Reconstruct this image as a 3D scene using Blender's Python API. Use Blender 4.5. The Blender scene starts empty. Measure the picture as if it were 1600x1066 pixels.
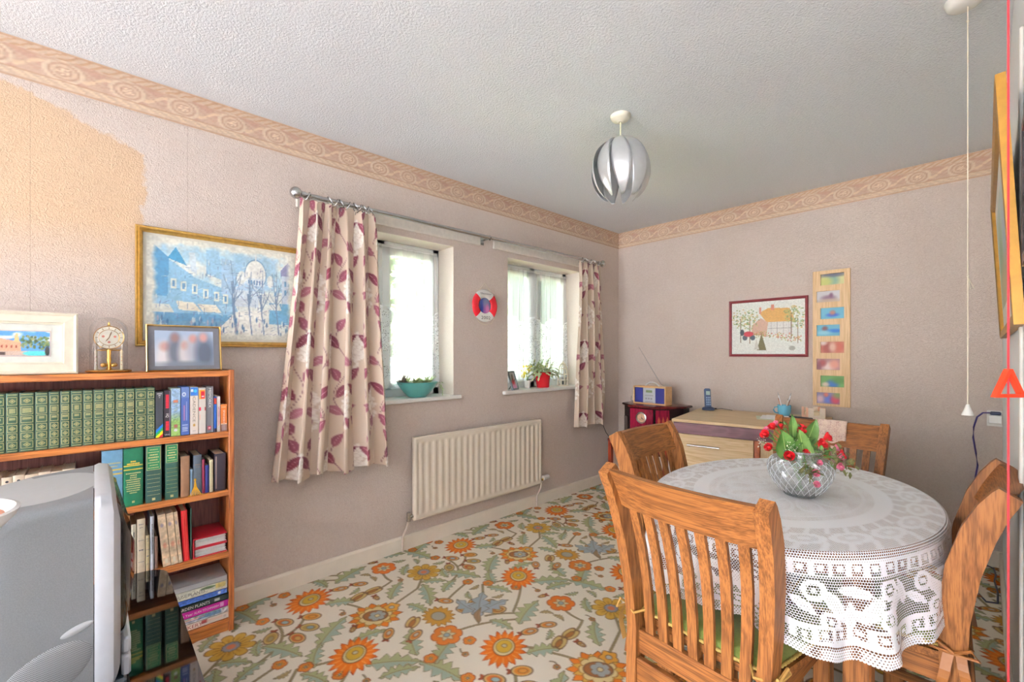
import bpy, math, random
import numpy as np
from mathutils import Matrix, Vector
random.seed(7); RNG = np.random.default_rng(11)
SC = bpy.context.scene
COL = SC.collection
PI = math.pi

# ------------------------------------------------------------------ camera, sky, light, exposure
CEIL = 2.4; XL = -2.478; YF = 3.766; XR = 0.064; YB = -10.5; YC = -6.2; XH = 1.5; YR = 1.0
YAW = math.atan(741/696)
cam_d = bpy.data.cameras.new('camera'); cam = bpy.data.objects.new('camera', cam_d); COL.objects.link(cam)
cam.location = (0, 0, 1.216); cam.rotation_euler = (PI/2, 0, YAW)
cam_d.sensor_width = 36; cam_d.lens = 36*696/1600; cam_d.shift_y = 20/1600; cam_d.clip_start = 0.01
SC.camera = cam
SC.view_settings.view_transform = 'Standard'; SC.view_settings.look = 'None'
SC.view_settings.gamma = 1.0; SC.view_settings.use_curve_mapping = False
SC.view_settings.exposure = 0.72
SC.cycles.use_denoising = True
SC.cycles.max_bounces = 10; SC.cycles.diffuse_bounces = 6; SC.cycles.transparent_max_bounces = 24
SC.cycles.transmission_bounces = 8; SC.cycles.caustics_reflective = False; SC.cycles.caustics_refractive = False
SC.cycles.sample_clamp_indirect = 6.0
world = bpy.data.worlds.new('sky'); SC.world = world; world.use_nodes = True
bg = world.node_tree.nodes['Background']; bg.inputs[0].default_value = (0.80, 0.91, 1.0, 1); bg.inputs[1].default_value = 9.0
sun_d = bpy.data.lights.new('sun', 'SUN'); sun_d.energy = 140.0; sun_d.angle = math.radians(1.5); sun_d.color = (0.97, 0.97, 0.98)
sun = bpy.data.objects.new('sun', sun_d); COL.objects.link(sun); sun.rotation_euler = Vector((-.36, .70, -.62)).to_track_quat('-Z', 'Y').to_euler()
def portal(loc, rot, sx, sy):
    l = bpy.data.lights.new('window_portal', 'AREA'); l.shape = 'RECTANGLE'; l.size = sx; l.size_y = sy
    l.cycles.is_portal = True
    o = bpy.data.objects.new('window_portal', l); COL.objects.link(o); o.location = loc; o.rotation_euler = rot
portal((XL-0.32, 1.3375, 1.44), (0, -PI/2, 0), 1.03, 0.9)
portal((XL-0.32, 2.7275, 1.44), (0, -PI/2, 0), 1.03, 0.9)
portal((-0.5, YB-0.12, 1.15), (PI/2, 0, 0), 3.5, 2.15)
portal((-0.5, (YB+YC)/2, CEIL+0.1), (0, 0, 0), 3.9, YC-YB)  # sampling portal over the open top of the added garden room

# ------------------------------------------------------------------ helpers
def s1(c):
    c = c/255.0
    return c/12.92 if c <= 0.04045 else ((c+0.055)/1.055)**2.4
def S(r, g, b): return (s1(r), s1(g), s1(b))
def srgb_arr(a):
    a = np.clip(np.asarray(a, float)/255.0, 0, 1)
    return np.where(a <= 0.04045, a/12.92, ((a+0.055)/1.055)**2.4)

class NT:
    def __init__(self, name):
        self.m = bpy.data.materials.new(name); self.m.use_nodes = True
        self.t = self.m.node_tree; self.b = self.t.nodes['Principled BSDF']; self.o = self.t.nodes['Material Output']
    def n(self, typ, **kw):
        nd = self.t.nodes.new(typ)
        for k, v in kw.items():
            setattr(nd, k, v)
        return nd
    def set(self, sock, v):
        if isinstance(v, bpy.types.NodeSocket): self.t.links.new(v, sock)
        elif v is not None: sock.default_value = v
    def math(self, op, a, b=None, c=None, clamp=False):
        nd = self.n('ShaderNodeMath', operation=op, use_clamp=clamp)
        self.set(nd.inputs[0], a)
        if b is not None: self.set(nd.inputs[1], b)
        if c is not None: self.set(nd.inputs[2], c)
        return nd.outputs[0]
    def mix(self, fac, a, b, typ='MIX'):
        nd = self.n('ShaderNodeMix', data_type='RGBA', blend_type=typ)
        self.set(nd.inputs[0], fac)
        self.set(nd.inputs[6], a if isinstance(a, bpy.types.NodeSocket) else tuple(a)+(1,))
        self.set(nd.inputs[7], b if isinstance(b, bpy.types.NodeSocket) else tuple(b)+(1,))
        return nd.outputs[2]
    def coord(self, which='Object', scale=(1, 1, 1), loc=(0, 0, 0), rot=(0, 0, 0)):
        tc = self.n('ShaderNodeTexCoord'); mp = self.n('ShaderNodeMapping')
        mp.inputs['Scale'].default_value = scale; mp.inputs['Location'].default_value = loc; mp.inputs['Rotation'].default_value = rot
        self.t.links.new(tc.outputs[which], mp.inputs[0]); return mp.outputs[0]
    def noise(self, vec, scale, detail=3, rough=0.5, dist=0):
        nd = self.n('ShaderNodeTexNoise'); self.set(nd.inputs['Vector'], vec)
        nd.inputs['Scale'].default_value = scale; nd.inputs['Detail'].default_value = detail
        nd.inputs['Roughness'].default_value = rough; nd.inputs['Distortion'].default_value = dist
        return nd.outputs[0]
    def ramp(self, fac, stops):
        nd = self.n('ShaderNodeValToRGB'); cr = nd.color_ramp
        while len(cr.elements) < len(stops): cr.elements.new(0.5)
        for e, (p, c) in zip(cr.elements, stops):
            e.position = p; e.color = tuple(c)+(1,) if len(c) == 3 else c
        self.set(nd.inputs[0], fac); return nd.outputs[0]
    def rng(self, v, a, b, c=0.0, d=1.0):
        nd = self.n('ShaderNodeMapRange'); self.set(nd.inputs[0], v)
        for i, x in enumerate((a, b, c, d)): nd.inputs[1+i].default_value = x
        return nd.outputs[0]
    def bump(self, h, strength, dist=0.002):
        nd = self.n('ShaderNodeBump'); self.set(nd.inputs['Height'], h)
        nd.inputs['Strength'].default_value = strength; nd.inputs['Distance'].default_value = dist
        self.t.links.new(nd.outputs[0], self.b.inputs['Normal'])
    def base(self, c): self.set(self.b.inputs['Base Color'], c if isinstance(c, bpy.types.NodeSocket) else tuple(c)+(1,))
    def p(self, rough=0.5, metal=0.0, spec=None, **kw):
        self.b.inputs['Roughness'].default_value = rough; self.b.inputs['Metallic'].default_value = metal
        if spec is not None: self.b.inputs['Specular IOR Level'].default_value = spec
        for k, v in kw.items(): self.b.inputs[k.replace('_', ' ')].default_value = v
        return self

def plain(name, rgb, rough=0.5, metal=0.0, var=0.06, scale=40, bump=0.0, spec=None, **kw):
    t = NT(name); c = S(*rgb); v = t.coord()
    n = t.noise(v, scale, 3)
    t.base(t.mix(t.rng(n, 0.3, 0.7), tuple(x*(1-var) for x in c), tuple(min(1, x*(1+var)) for x in c)))
    t.p(rough, metal, spec, **kw)
    if bump: t.bump(n, bump, 0.001)
    return t.m
def wood(name, light, dark, axis='z', rough=0.4, fine=1.0, ring=9, spec=0.4):
    t = NT(name); k = {'x': (0.10, 1, 1), 'y': (1, 0.10, 1), 'z': (1, 1, 0.10)}[axis]
    v = t.coord(scale=k)
    a = t.noise(v, ring*fine, 3, 0.6, 1.2)
    band = t.math('FRACT', t.math('MULTIPLY', a, 7.0))
    band = t.math('ABSOLUTE', t.math('SUBTRACT', band, 0.5))
    k2 = {'x': (0.03, 1, 1), 'y': (1, 0.03, 1), 'z': (1, 1, 0.03)}[axis]
    g = t.noise(t.coord(scale=k2), 260*fine, 2, 0.6)
    f = t.math('ADD', t.math('MULTIPLY', band, 0.9), t.math('MULTIPLY', t.rng(g, 0.35, 0.65), 0.55))
    t.base(t.ramp(f, [(0.15, S(*dark)), (0.75, S(*light))]))
    t.p(rough, 0, spec); t.bump(g, 0.08, 0.001)
    return t.m
def attr_mat(name, rough=0.6, spec=0.3, metal=0.0, coat=0.0, weave=0.0, wscale=900, attr='Col'):
    t = NT(name); a = t.n('ShaderNodeVertexColor', layer_name=attr)
    if weave:
        n = t.noise(t.coord(), wscale, 2, 0.7)
        t.base(t.mix(1.0, a.outputs[0], t.ramp(n, [(0.3, (1-weave,)*3), (0.7, (1, 1, 1))]), 'MULTIPLY'))
        t.bump(n, 0.25, 0.002)
    else: t.base(a.outputs[0])
    t.p(rough, metal, spec); t.b.inputs['Coat Weight'].default_value = coat
    return t.m

class MB:
    def __init__(self): self.V = []; self.F = []; self.sm = False
    def add(self, vs, fs):
        b = len(self.V); self.V.extend([tuple(map(float, v)) for v in vs]); self.F.extend([tuple(b+i for i in f) for f in fs]); return self
    def box(self, x0, x1, y0, y1, z0, z1):
        vs = [(x, y, z) for x in (x0, x1) for y in (y0, y1) for z in (z0, z1)]
        return self.add(vs, [(0, 1, 3, 2), (4, 6, 7, 5), (0, 4, 5, 1), (2, 3, 7, 6), (0, 2, 6, 4), (1, 5, 7, 3)])
    def rbox(self, x0, x1, y0, y1, z0, z1, r=0.003, M=None):
        cx, cy, cz = (x0+x1)/2, (y0+y1)/2, (z0+z1)/2; h = (abs(x1-x0)/2, abs(y1-y0)/2, abs(z1-z0)/2)
        r = min(r, *[q*0.98 for q in h]); ids = {}; vs = []
        for sx in (-1, 1):
            for sy in (-1, 1):
                for sz in (-1, 1):
                    for ax in range(3):
                        p = [sx*(h[0]-r), sy*(h[1]-r), sz*(h[2]-r)]; p[ax] = (sx, sy, sz)[ax]*h[ax]
                        ids[(sx, sy, sz, ax)] = len(vs); vs.append((p[0]+cx, p[1]+cy, p[2]+cz))
        fs = []
        for ax in range(3):
            o = [i for i in range(3) if i != ax]
            for sg in (-1, 1):
                q = []
                for a, b in ((-1, -1), (1, -1), (1, 1), (-1, 1)):
                    k = [0, 0, 0]; k[ax] = sg; k[o[0]] = a; k[o[1]] = b; q.append(ids[(*k, ax)])
                fs.append(q)
        for ax in range(3):
            o = [i for i in range(3) if i != ax]
            for a in (-1, 1):
                for b in (-1, 1):
                    q = []
                    for sg, w in ((-1, o[0]), (1, o[0]), (1, o[1]), (-1, o[1])):
                        k = [0, 0, 0]; k[ax] = sg; k[o[0]] = a; k[o[1]] = b; q.append(ids[(*k, w)])
                    fs.append(q)
        for sx in (-1, 1):
            for sy in (-1, 1):
                for sz in (-1, 1): fs.append([ids[(sx, sy, sz, a)] for a in range(3)])
        if M is not None: vs = [tuple(M @ Vector(v)) for v in vs]
        c = np.mean(vs, axis=0); out = []
        for f in fs:
            p = [np.array(vs[i]) for i in f]; nn = np.cross(p[1]-p[0], p[2]-p[0])
            out.append(f if np.dot(nn, np.mean(p, axis=0)-c) > 0 else f[::-1])
        return self.add(vs, out)
    def ring_stack(self, rings, caps=True, closed=True):
        n = len(rings[0]); vs = [v for r in rings for v in r]; fs = []
        for i in range(len(rings)-1):
            for j in range(n if closed else n-1):
                k = (j+1) % n; fs.append((i*n+j, i*n+k, (i+1)*n+k, (i+1)*n+j))
        if caps and closed:
            fs.append(tuple(range(n))[::-1]); fs.append(tuple((len(rings)-1)*n+j for j in range(n)))
        return self.add(vs, fs)
    def lathe(self, prof, c=(0, 0, 0), n=24, caps=True, M=None):
        rings = []
        for r, z in prof:
            ring = [(c[0]+r*math.cos(2*PI*j/n), c[1]+r*math.sin(2*PI*j/n), c[2]+z) for j in range(n)]
            if M is not None: ring = [tuple(M @ Vector(v)) for v in ring]
            rings.append(ring)
        return self.ring_stack(rings, caps)
    def cyl(self, p0, p1, r0, r1=None, n=12, caps=True):
        return self.tube([p0, p1], [r0, r0 if r1 is None else r1], n, caps)
    def tube(self, path, r, n=8, caps=True, closed=False):
        P = [Vector(p) for p in path]; R = r if hasattr(r, '__len__') else [r]*len(P); rings = []
        up = None
        for i, p in enumerate(P):
            if closed: t = P[(i+1) % len(P)]-P[i-1]
            else: t = (P[min(i+1, len(P)-1)]-P[max(i-1, 0)])
            t.normalize()
            if up is None: up = Vector((0, 0, 1)) if abs(t.z) < 0.9 else Vector((1, 0, 0))
            a = t.cross(up)
            if a.length < 1e-5: a = t.cross(Vector((0.3, 1, 0.2)))
            a.normalize(); b = t.cross(a).normalized(); up = -b if False else up
            rings.append([tuple(p+R[i]*(a*math.cos(2*PI*j/n)+b*math.sin(2*PI*j/n))) for j in range(n)])
        if closed: rings.append(rings[0]); return self.ring_stack(rings, False)
        return self.ring_stack(rings, caps)
    def sweep_rect(self, path, w, d):
        # path of (x, y, z); cross-section w along x and d along the in-plane normal (path lies near a yz plane)
        P = [np.array(p, float) for p in path]; rings = []
        for i, p in enumerate(P):
            t = P[min(i+1, len(P)-1)]-P[max(i-1, 0)]; t /= np.linalg.norm(t)
            nn = np.array([0, -t[2], t[1]]); nn /= np.linalg.norm(nn)
            ww = w[i] if hasattr(w, '__len__') else w; dd = d[i] if hasattr(d, '__len__') else d
            ex = np.array([1., 0, 0])
            rings.append([tuple(p+ex*a*ww/2+nn*b*dd/2) for a, b in ((-1, -1), (1, -1), (1, 1), (-1, 1))])
        return self.ring_stack(rings)
    def grid(self, pts, closed_u=False):
        A = np.asarray(pts, float); nu, nv = A.shape[:2]; fs = []
        for i in range(nu if closed_u else nu-1):
            k = (i+1) % nu
            for j in range(nv-1): fs.append((i*nv+j, k*nv+j, k*nv+j+1, i*nv+j+1))
        return self.add(A.reshape(-1, 3), fs)
    def prism(self, poly, M, t):
        n = len(poly); a = [tuple(M @ Vector((p[0], p[1], 0))) for p in poly]; b = [tuple(M @ Vector((p[0], p[1], t))) for p in poly]
        return self.add(a+b, [tuple(range(n))[::-1], tuple(range(n, 2*n))]+[(i, (i+1) % n, (i+1) % n+n, i+n) for i in range(n)])
    def build(self, name, mat, parent=None, smooth=None, loc=None):
        me = bpy.data.meshes.new(name); me.from_pydata(self.V, [], self.F); me.update()
        if smooth is not None:
            me.polygons.foreach_set('use_smooth', [True]*len(me.polygons))
            if smooth < 170: me.set_sharp_from_angle(angle=math.radians(smooth))
        o = bpy.data.objects.new(name, me); COL.objects.link(o)
        if mat is not None: me.materials.append(mat)
        if parent is not None: o.parent = parent
        if loc is not None: o.location = loc
        return o
def set_col(o, lin, attr='Col'):
    me = o.data; ca = me.color_attributes.new(attr, 'FLOAT_COLOR', 'POINT')
    buf = np.ones((len(me.vertices), 4), np.float32); buf[:, :3] = lin
    ca.data.foreach_set('color', buf.ravel())
def big_grid(name, P, mat, parent=None, lin=None, smooth=True):
    """dense grid mesh straight from numpy; P is (nu, nv, 3)"""
    nu, nv = P.shape[:2]; i, j = np.meshgrid(np.arange(nu-1), np.arange(nv-1), indexing='ij')
    q = np.stack([i*nv+j, (i+1)*nv+j, (i+1)*nv+j+1, i*nv+j+1], -1).reshape(-1, 4).astype(np.int32)
    me = bpy.data.meshes.new(name); me.vertices.add(nu*nv); me.vertices.foreach_set('co', P.reshape(-1).astype(np.float32))
    me.loops.add(q.size); me.loops.foreach_set('vertex_index', q.ravel()); me.polygons.add(len(q))
    me.polygons.foreach_set('loop_start', np.arange(0, q.size, 4, dtype=np.int32))
    me.polygons.foreach_set('loop_total', np.full(len(q), 4, np.int32))
    if smooth: me.polygons.foreach_set('use_smooth', np.ones(len(q), bool))
    me.update(calc_edges=True); me.validate()
    o = bpy.data.objects.new(name, me); COL.objects.link(o); me.materials.append(mat)
    if parent is not None: o.parent = parent
    if lin is not None: set_col(o, lin.reshape(-1, 3))
    return o
def add_uv(o, uv):
    me = o.data; l = me.uv_layers.new(name='UVMap'); idx = np.empty(len(me.loops), np.int32); me.loops.foreach_get('vertex_index', idx)
    l.data.foreach_set('uv', np.asarray(uv, np.float32).reshape(-1, 2)[idx].ravel())
def tag(o, label=None, cat=None, group=None, kind=None):
    for k, v in (('label', label), ('category', cat), ('group', group), ('kind', kind)):
        if v: o[k] = v
    return o
def thing(name, label, cat, loc=(0, 0, 0), rz=0.0, group=None):
    o = bpy.data.objects.new(name, None); COL.objects.link(o); o.location = loc; o.rotation_euler = (0, 0, rz); o.empty_display_size = 0.05
    return tag(o, label, cat, group)
def struct(o): o['kind'] = 'structure'; return o
def dup(root, loc, rz, label):
    def cp(o, par):
        c = o.copy(); COL.objects.link(c); c.parent = par
        for ch in list(o.children): cp(ch, c)
        return c
    r = cp(root, None); r.location = loc; r.rotation_euler = (0, 0, rz); r['label'] = label
    return r
FONT_CACHE = {}
def text(txt, size, mat, parent, M, width=None, name='lettering', ext=0.0002):
    cu = bpy.data.curves.new('t', 'FONT'); cu.body = txt; cu.size = 1.0; cu.align_x = 'CENTER'; cu.align_y = 'CENTER'; cu.resolution_u = 2
    ob = bpy.data.objects.new('t', cu); me = bpy.data.meshes.new_from_object(ob); bpy.data.objects.remove(ob); bpy.data.curves.remove(cu)
    n = len(me.vertices); co = np.empty(n*3, np.float32); me.vertices.foreach_get('co', co); co = co.reshape(-1, 3)
    sx = sy = size
    if width is not None and n: sx = width/max(1e-6, np.ptp(co[:, 0])); 
    if n: co[:, 0] -= (co[:, 0].min()+co[:, 0].max())/2; co[:, 1] -= (co[:, 1].min()+co[:, 1].max())/2
    co[:, 0] *= sx; co[:, 1] *= sy
    R = np.array(M); co = co@R[:3, :3].T+R[:3, 3]
    me.vertices.foreach_set('co', co.astype(np.float32).ravel()); me.update(); me.name = name
    o = bpy.data.objects.new(name, me); COL.objects.link(o); me.materials.clear(); me.materials.append(mat); o.parent = parent
    return o
def frame_M(o, ex, ey):
    ex = Vector(ex).normalized(); ey = Vector(ey).normalized(); ez = ex.cross(ey)
    return Matrix(((ex.x, ey.x, ez.x, o[0]), (ex.y, ey.y, ez.y, o[1]), (ex.z, ey.z, ez.z, o[2]), (0, 0, 0, 1)))

class Paint:
    """paints sRGB colour onto points (u, v) in metres"""
    def __init__(self, U, V, bg=(255, 255, 255)):
        self.U = U; self.V = V; self.C = np.empty(U.shape+(3,)); self.C[:] = bg
    def put(self, m, col, a=1.0):
        m = np.clip(m, 0, 1)[..., None]*a
        self.C = self.C*(1-m)+np.asarray(col, float)*m
        return self
    def sub(self, box):
        return None
    def ell(self, cx, cy, rx, ry, col, a=1.0, rot=0.0, soft=0.15):
        x = self.U-cx; y = self.V-cy; c, s_ = math.cos(rot), math.sin(rot)
        d = np.hypot((x*c+y*s_)/rx, (-x*s_+y*c)/ry)
        return self.put((1-d)/soft+0.5, col, a)
    def rect(self, x0, x1, y0, y1, col, a=1.0, soft=0.0015):
        d = np.minimum(np.minimum(self.U-x0, x1-self.U), np.minimum(self.V-y0, y1-self.V))
        return self.put(d/soft+0.5, col, a)
    def poly(self, pts, col, a=1.0):
        ins = np.zeros(self.U.shape, bool); n = len(pts)
        for i in range(n):
            x0, y0 = pts[i]; x1, y1 = pts[(i+1) % n]
            if y0 == y1: continue
            c = ((y0 > self.V) != (y1 > self.V)) & (self.U < (x1-x0)*(self.V-y0)/(y1-y0)+x0); ins ^= c
        return self.put(ins.astype(float), col, a)
    def dist(self, pts):
        d = np.full(self.U.shape, 1e9)
        for (x0, y0), (x1, y1) in zip(pts[:-1], pts[1:]):
            dx, dy = x1-x0, y1-y0; L = dx*dx+dy*dy+1e-12
            t = np.clip(((self.U-x0)*dx+(self.V-y0)*dy)/L, 0, 1)
            d = np.minimum(d, np.hypot(self.U-x0-t*dx, self.V-y0-t*dy))
        return d
    def line(self, pts, w, col, a=1.0, soft=0.0015):
        return self.put((w/2-self.dist(pts))/soft+0.5, col, a)
    def mottle(self, scale, amt, seed=0):
        n = vnoise(self.U*scale, self.V*scale, seed)
        self.C = np.clip(self.C*(1+(n[..., None]-0.5)*2*amt), 0, 255); return self
    def lin(self): return srgb_arr(self.C)
def vnoise(x, y, seed=0):
    xi = np.floor(x).astype(int); yi = np.floor(y).astype(int); fx = x-xi; fy = y-yi
    def h(a, b):
        n = (a*374761393+b*668265263+seed*974711) & 0x7fffffff; n = ((n ^ (n >> 13))*1274126177) & 0x7fffffff
        return ((n ^ (n >> 16)) & 0xffff)/65535.0
    u = fx*fx*(3-2*fx); v = fy*fy*(3-2*fy)
    return (h(xi, yi)*(1-u)+h(xi+1, yi)*u)*(1-v)+(h(xi, yi+1)*(1-u)+h(xi+1, yi+1)*u)*v
def panel(name, w, h, nu, nv, M, mat, parent, painter):
    """flat painted sheet, w by h metres, lower-left at M's origin, with painter(Paint) drawing on it"""
    u = np.linspace(0, w, nu); v = np.linspace(0, h, nv); U, Vv = np.meshgrid(u, v, indexing='ij')
    p = Paint(U, Vv); painter(p, w, h); R = np.array(M)
    P = U[..., None]*R[:3, 0]+Vv[..., None]*R[:3, 1]+R[:3, 3]
    return big_grid(name, P, mat, parent, p.lin())
# ------------------------------------------------------------------ shared materials
M_white = plain('white_gloss', (238, 236, 230), 0.35, var=0.02)
M_upvc = plain('white_window_plastic', (240, 242, 244), 0.3, var=0.015)
M_skirt = plain('cream_skirting_paint', (236, 226, 210), 0.4, var=0.03, scale=12)
M_gold = plain('gilt_frame', (196, 158, 84), 0.32, 0.75, var=0.16, scale=60)
M_brass = plain('polished_brass', (222, 184, 110), 0.16, 1.0, var=0.04)
M_chrome = plain('brushed_steel', (196, 196, 194), 0.24, 1.0, var=0.05)
M_black = plain('black_plastic', (22, 22, 24), 0.35, var=0.1)
M_paper = plain('page_edges', (226, 214, 190), 0.9, var=0.1, scale=300)
M_oakz = wood('golden_oak_upright', (154, 100, 54), (108, 65, 32), 'z', .5, spec=.25)
M_oakx = wood('golden_oak_rail', (152, 98, 52), (104, 62, 30), 'x', .5, spec=.25)
M_oaky = wood('golden_oak_side', (152, 98, 52), (104, 62, 30), 'y', .5, spec=.25)
M_teaky = wood('teak_shelf', (196, 122, 62), (138, 76, 34), 'y', 0.38)
M_teakz = wood('teak_side', (186, 110, 56), (126, 66, 32), 'z', 0.38)
M_teakb = wood('mauve_brown_back_panel', (142, 96, 88), (112, 70, 66), 'z', 0.55)
M_mahog = wood('dark_mahogany', (104, 34, 32), (46, 14, 16), 'z', 0.22)
M_attr = attr_mat('printed_picture', 0.5, 0.3)
M_photo = attr_mat('glossy_photo', 0.4, 0.25)
M_gilt_print = plain('gilt_print', (208, 196, 138), 0.4, 0.25, var=0.2, scale=400)

# ------------------------------------------------------------------ carpet
TPX, TPY = 0.918, 0.924
def carpet_tile():
    N = 330; us = (np.arange(N)+0.5)/N*TPX; vs = (np.arange(N)+0.5)/N*TPY
    U, V = np.meshgrid(us, vs, indexing='ij'); C = np.empty((N, N, 3)); C[:] = (240, 231, 213)
    rr = np.random.default_rng(3)
    def stamp(cx, cy, R, fn):
        for i in (-1, 0, 1):
            for j in (-2, -1, 0, 1, 2):
                ox, oy = cx+i*TPX, cy+j*TPY+i*TPY/2
                i0 = max(0, int((ox-R)/TPX*N)); i1 = min(N, int((ox+R)/TPX*N)+2); j0 = max(0, int((oy-R)/TPY*N)); j1 = min(N, int((oy+R)/TPY*N)+2)
                if i0 >= i1 or j0 >= j1: continue
                x = U[i0:i1, j0:j1]-ox; y = V[i0:i1, j0:j1]-oy
                C[i0:i1, j0:j1] = fn(x, y, C[i0:i1, j0:j1])
    def lay(c, sd, col, edge=None, ew=0.0045):
        m = np.clip(-sd/0.003+0.5, 0, 1)[..., None]; c = c*(1-m)+np.asarray(col, float)*m
        if edge is not None:
            e = np.clip((ew/2-np.abs(sd))/0.0025+0.5, 0, 1)[..., None]; c = c*(1-e*0.85)+np.asarray(edge, float)*e*0.85
        return c
    DK = (92, 60, 40)
    def rot(x, y, a): c, s_ = math.cos(a), math.sin(a); return x*c+y*s_, -x*s_+y*c
    def petals(n, R, depth, sharp, ph=0.0):
        def f(x, y):
            th = np.arctan2(y, x)*n/(2*PI)+ph; fr = np.abs((th % 1.0)-0.5)*2
            prof = (1-fr**(1.0 if sharp else 2.6)) if sharp else np.sqrt(np.clip(1-fr**2.2, 0, 1))
            return np.hypot(x, y)-R*(1-depth+depth*prof)
        return f
    def sun(cx, cy, a, R=0.120):
        def fn(x, y, c):
            x, y = rot(x, y, a); f = petals(17, R, 0.3, True)(x*1.0, y*1.22)
            c = lay(c, f, (216, 112, 34), (140, 54, 18)); r = np.hypot(x, y*1.22); th = np.arctan2(y, x)
            k = np.clip((np.cos(th*17)-0.6)*2.5, 0, 1)*((r > R*0.5) & (r < R*0.78)); c = c*(1-k[..., None]*.6)+np.array((244, 186, 120))*k[..., None]*.6
            k = np.clip((r-R*0.72)/(R*.2), 0, 1)*(f < 0); c = c*(1-k[..., None]*.5)+np.array((186, 74, 22))*k[..., None]*.5
            c = lay(c, np.hypot((x-0.008)/1.25, y)-0.044, (222, 206, 160), DK, 0.004)
            c = lay(c, np.hypot((x-0.012)/1.2, y)-0.034, (206, 168, 64), (120, 110, 70), 0.003)
            c = lay(c, np.hypot(x-0.016, y)-0.011, (196, 190, 160), DK, 0.003)
            return c
        stamp(cx, cy, 0.15, fn)
    def daisy(cx, cy, a, R=0.092):
        def fn(x, y, c):
            x, y = rot(x, y, a); f = petals(9, R, 0.42, False)(x, y); c = lay(c, f, (206, 164, 74), (110, 72, 26), 0.005)
            r = np.hypot(x, y); th = np.arctan2(y, x)*9/(2*PI)
            k = (np.abs((th % 1)-0.5) < 0.16)*np.clip((R*0.75-r)/0.02, 0, 1)*(f < 0); c = c*(1-k[..., None]*.55)+np.array((158, 108, 34))*k[..., None]*.55
            k = (np.abs((th % 1)-0.5) > 0.44)*(r < R*.8)*(f < 0); c = c*(1-k[..., None]*.7)+np.array((110, 72, 26))*k[..., None]*.7
            c = lay(c, petals(10, 0.034, 0.2, False)(x, y), (150, 150, 156), (92, 80, 76), 0.004)
            c = lay(c, r-0.018, (206, 120, 84), (170, 150, 140), 0.004)
            return c
        stamp(cx, cy, 0.12, fn)
    def big(cx, cy, a):
        def fn(x, y, c):
            x, y = rot(x, y, a); c = lay(c, petals(11, 0.125, 0.32, True)(x, y*1.15), (214, 120, 42), DK)
            c = lay(c, petals(11, 0.104, 0.34, True, 0.5)(x, y*1.15), (216, 172, 84), (128, 84, 40), 0.004)
            c = lay(c, petals(9, 0.075, 0.25, False)(x, y), (226, 206, 150), (128, 84, 40), 0.004)
            c = lay(c, np.hypot(x/1.35, y)-0.042, (150, 98, 54), DK, 0.004)
            c = lay(c, petals(6, 0.040, 0.35, False)(x-.008, y), (168, 172, 170), (110, 88, 66), 0.003)
            c = lay(c, np.hypot(x-.008, y)-0.012, (222, 206, 160), DK, 0.003)
            x2, y2 = x-0.055, y-0.07; c = lay(c, petals(5, 0.042, 0.3, True)(x2, y2), (220, 160, 66), DK, 0.004); c = lay(c, np.hypot(x2, y2)-0.013, (190, 190, 176), DK, 0.003)
            return c
        stamp(cx, cy, 0.15, fn)
    def rosette(cx, cy, a, col=(208, 112, 44), R=0.068, n=6, mid=(214, 200, 160)):
        def fn(x, y, c):
            x, y = rot(x, y, a); c = lay(c, petals(n, R, 0.24, False)(x, y), col, (124, 56, 24), 0.004)
            c = lay(c, petals(n, R*0.6, 0.5, True)(x, y), mid, (120, 92, 60), 0.003); c = lay(c, np.hypot(x, y)-R*.2, (150, 168, 170), DK, .003)
            return c
        stamp(cx, cy, R*1.3, fn)
    def gear(cx, cy, a):
        def fn(x, y, c):
            x, y = rot(x, y, a); c = lay(c, petals(15, 0.086, 0.28, True)(x, y*1.15), (196, 146, 62), (112, 68, 28), 0.0045)
            c = lay(c, np.hypot(x, y*1.15)-0.036, (172, 166, 150), (110, 84, 50), 0.004); return c
        stamp(cx, cy, 0.11, fn)
    def leaf(cx, cy, a, L=0.075, W=0.030, col=(176, 178, 132), col2=(164, 182, 172), ns=5):
        L *= 1.3; W *= 1.55
        def fn(x, y, c):
            x, y = rot(x, y, a); t = np.clip((x+L)/(2*L), 0, 1); w = W*np.sin(PI*t**0.85)*(0.42+0.62*(1-np.abs(np.mod(t*ns+np.where(y > 0, 0.0, 0.4), 1.0)*2-1.15)))
            sd = np.where((x > -L) & (x < L), np.abs(y-0.012*np.sin(t*3))-w, 0.02); sd = np.maximum(sd, np.abs(x)-L)
            c = lay(c, sd, col, (112, 98, 70), 0.0040); k = ((y < 0.012*np.sin(t*3)-0.004) & (sd < -0.004))[..., None]*0.75; c = c*(1-k)+np.array(col2, float)*k
            k = np.clip((0.0016-np.abs(y-0.012*np.sin(t*3)))/0.002+.5, 0, 1)*(sd < 0); c = c*(1-k[..., None]*.7)+np.array((120, 104, 70))*k[..., None]*.7
            return c
        stamp(cx, cy, L*1.15, fn)
    def pod(cx, cy, a, out=(200, 110, 50), inn=(160, 186, 186), rx=0.042, ry=0.028, tail=True):
        def fn(x, y, c):
            x, y = rot(x, y, a)
            if tail: c = lay(c, petals(4, 0.02, 0.6, True)(x+rx*1.05, y), (150, 70, 40), DK, 0.003)
            c = lay(c, (np.hypot(x/rx, y/ry)-1)*ry, (214, 184, 120), DK, 0.0042); c = lay(c, (np.hypot(x/rx, y/ry)-0.74)*ry, out, None)
            c = lay(c, (np.hypot((x-.004)/rx, y/ry)-0.42)*ry, inn, (120, 84, 50), 0.003); return c
        stamp(cx, cy, rx*1.9, fn)
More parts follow.
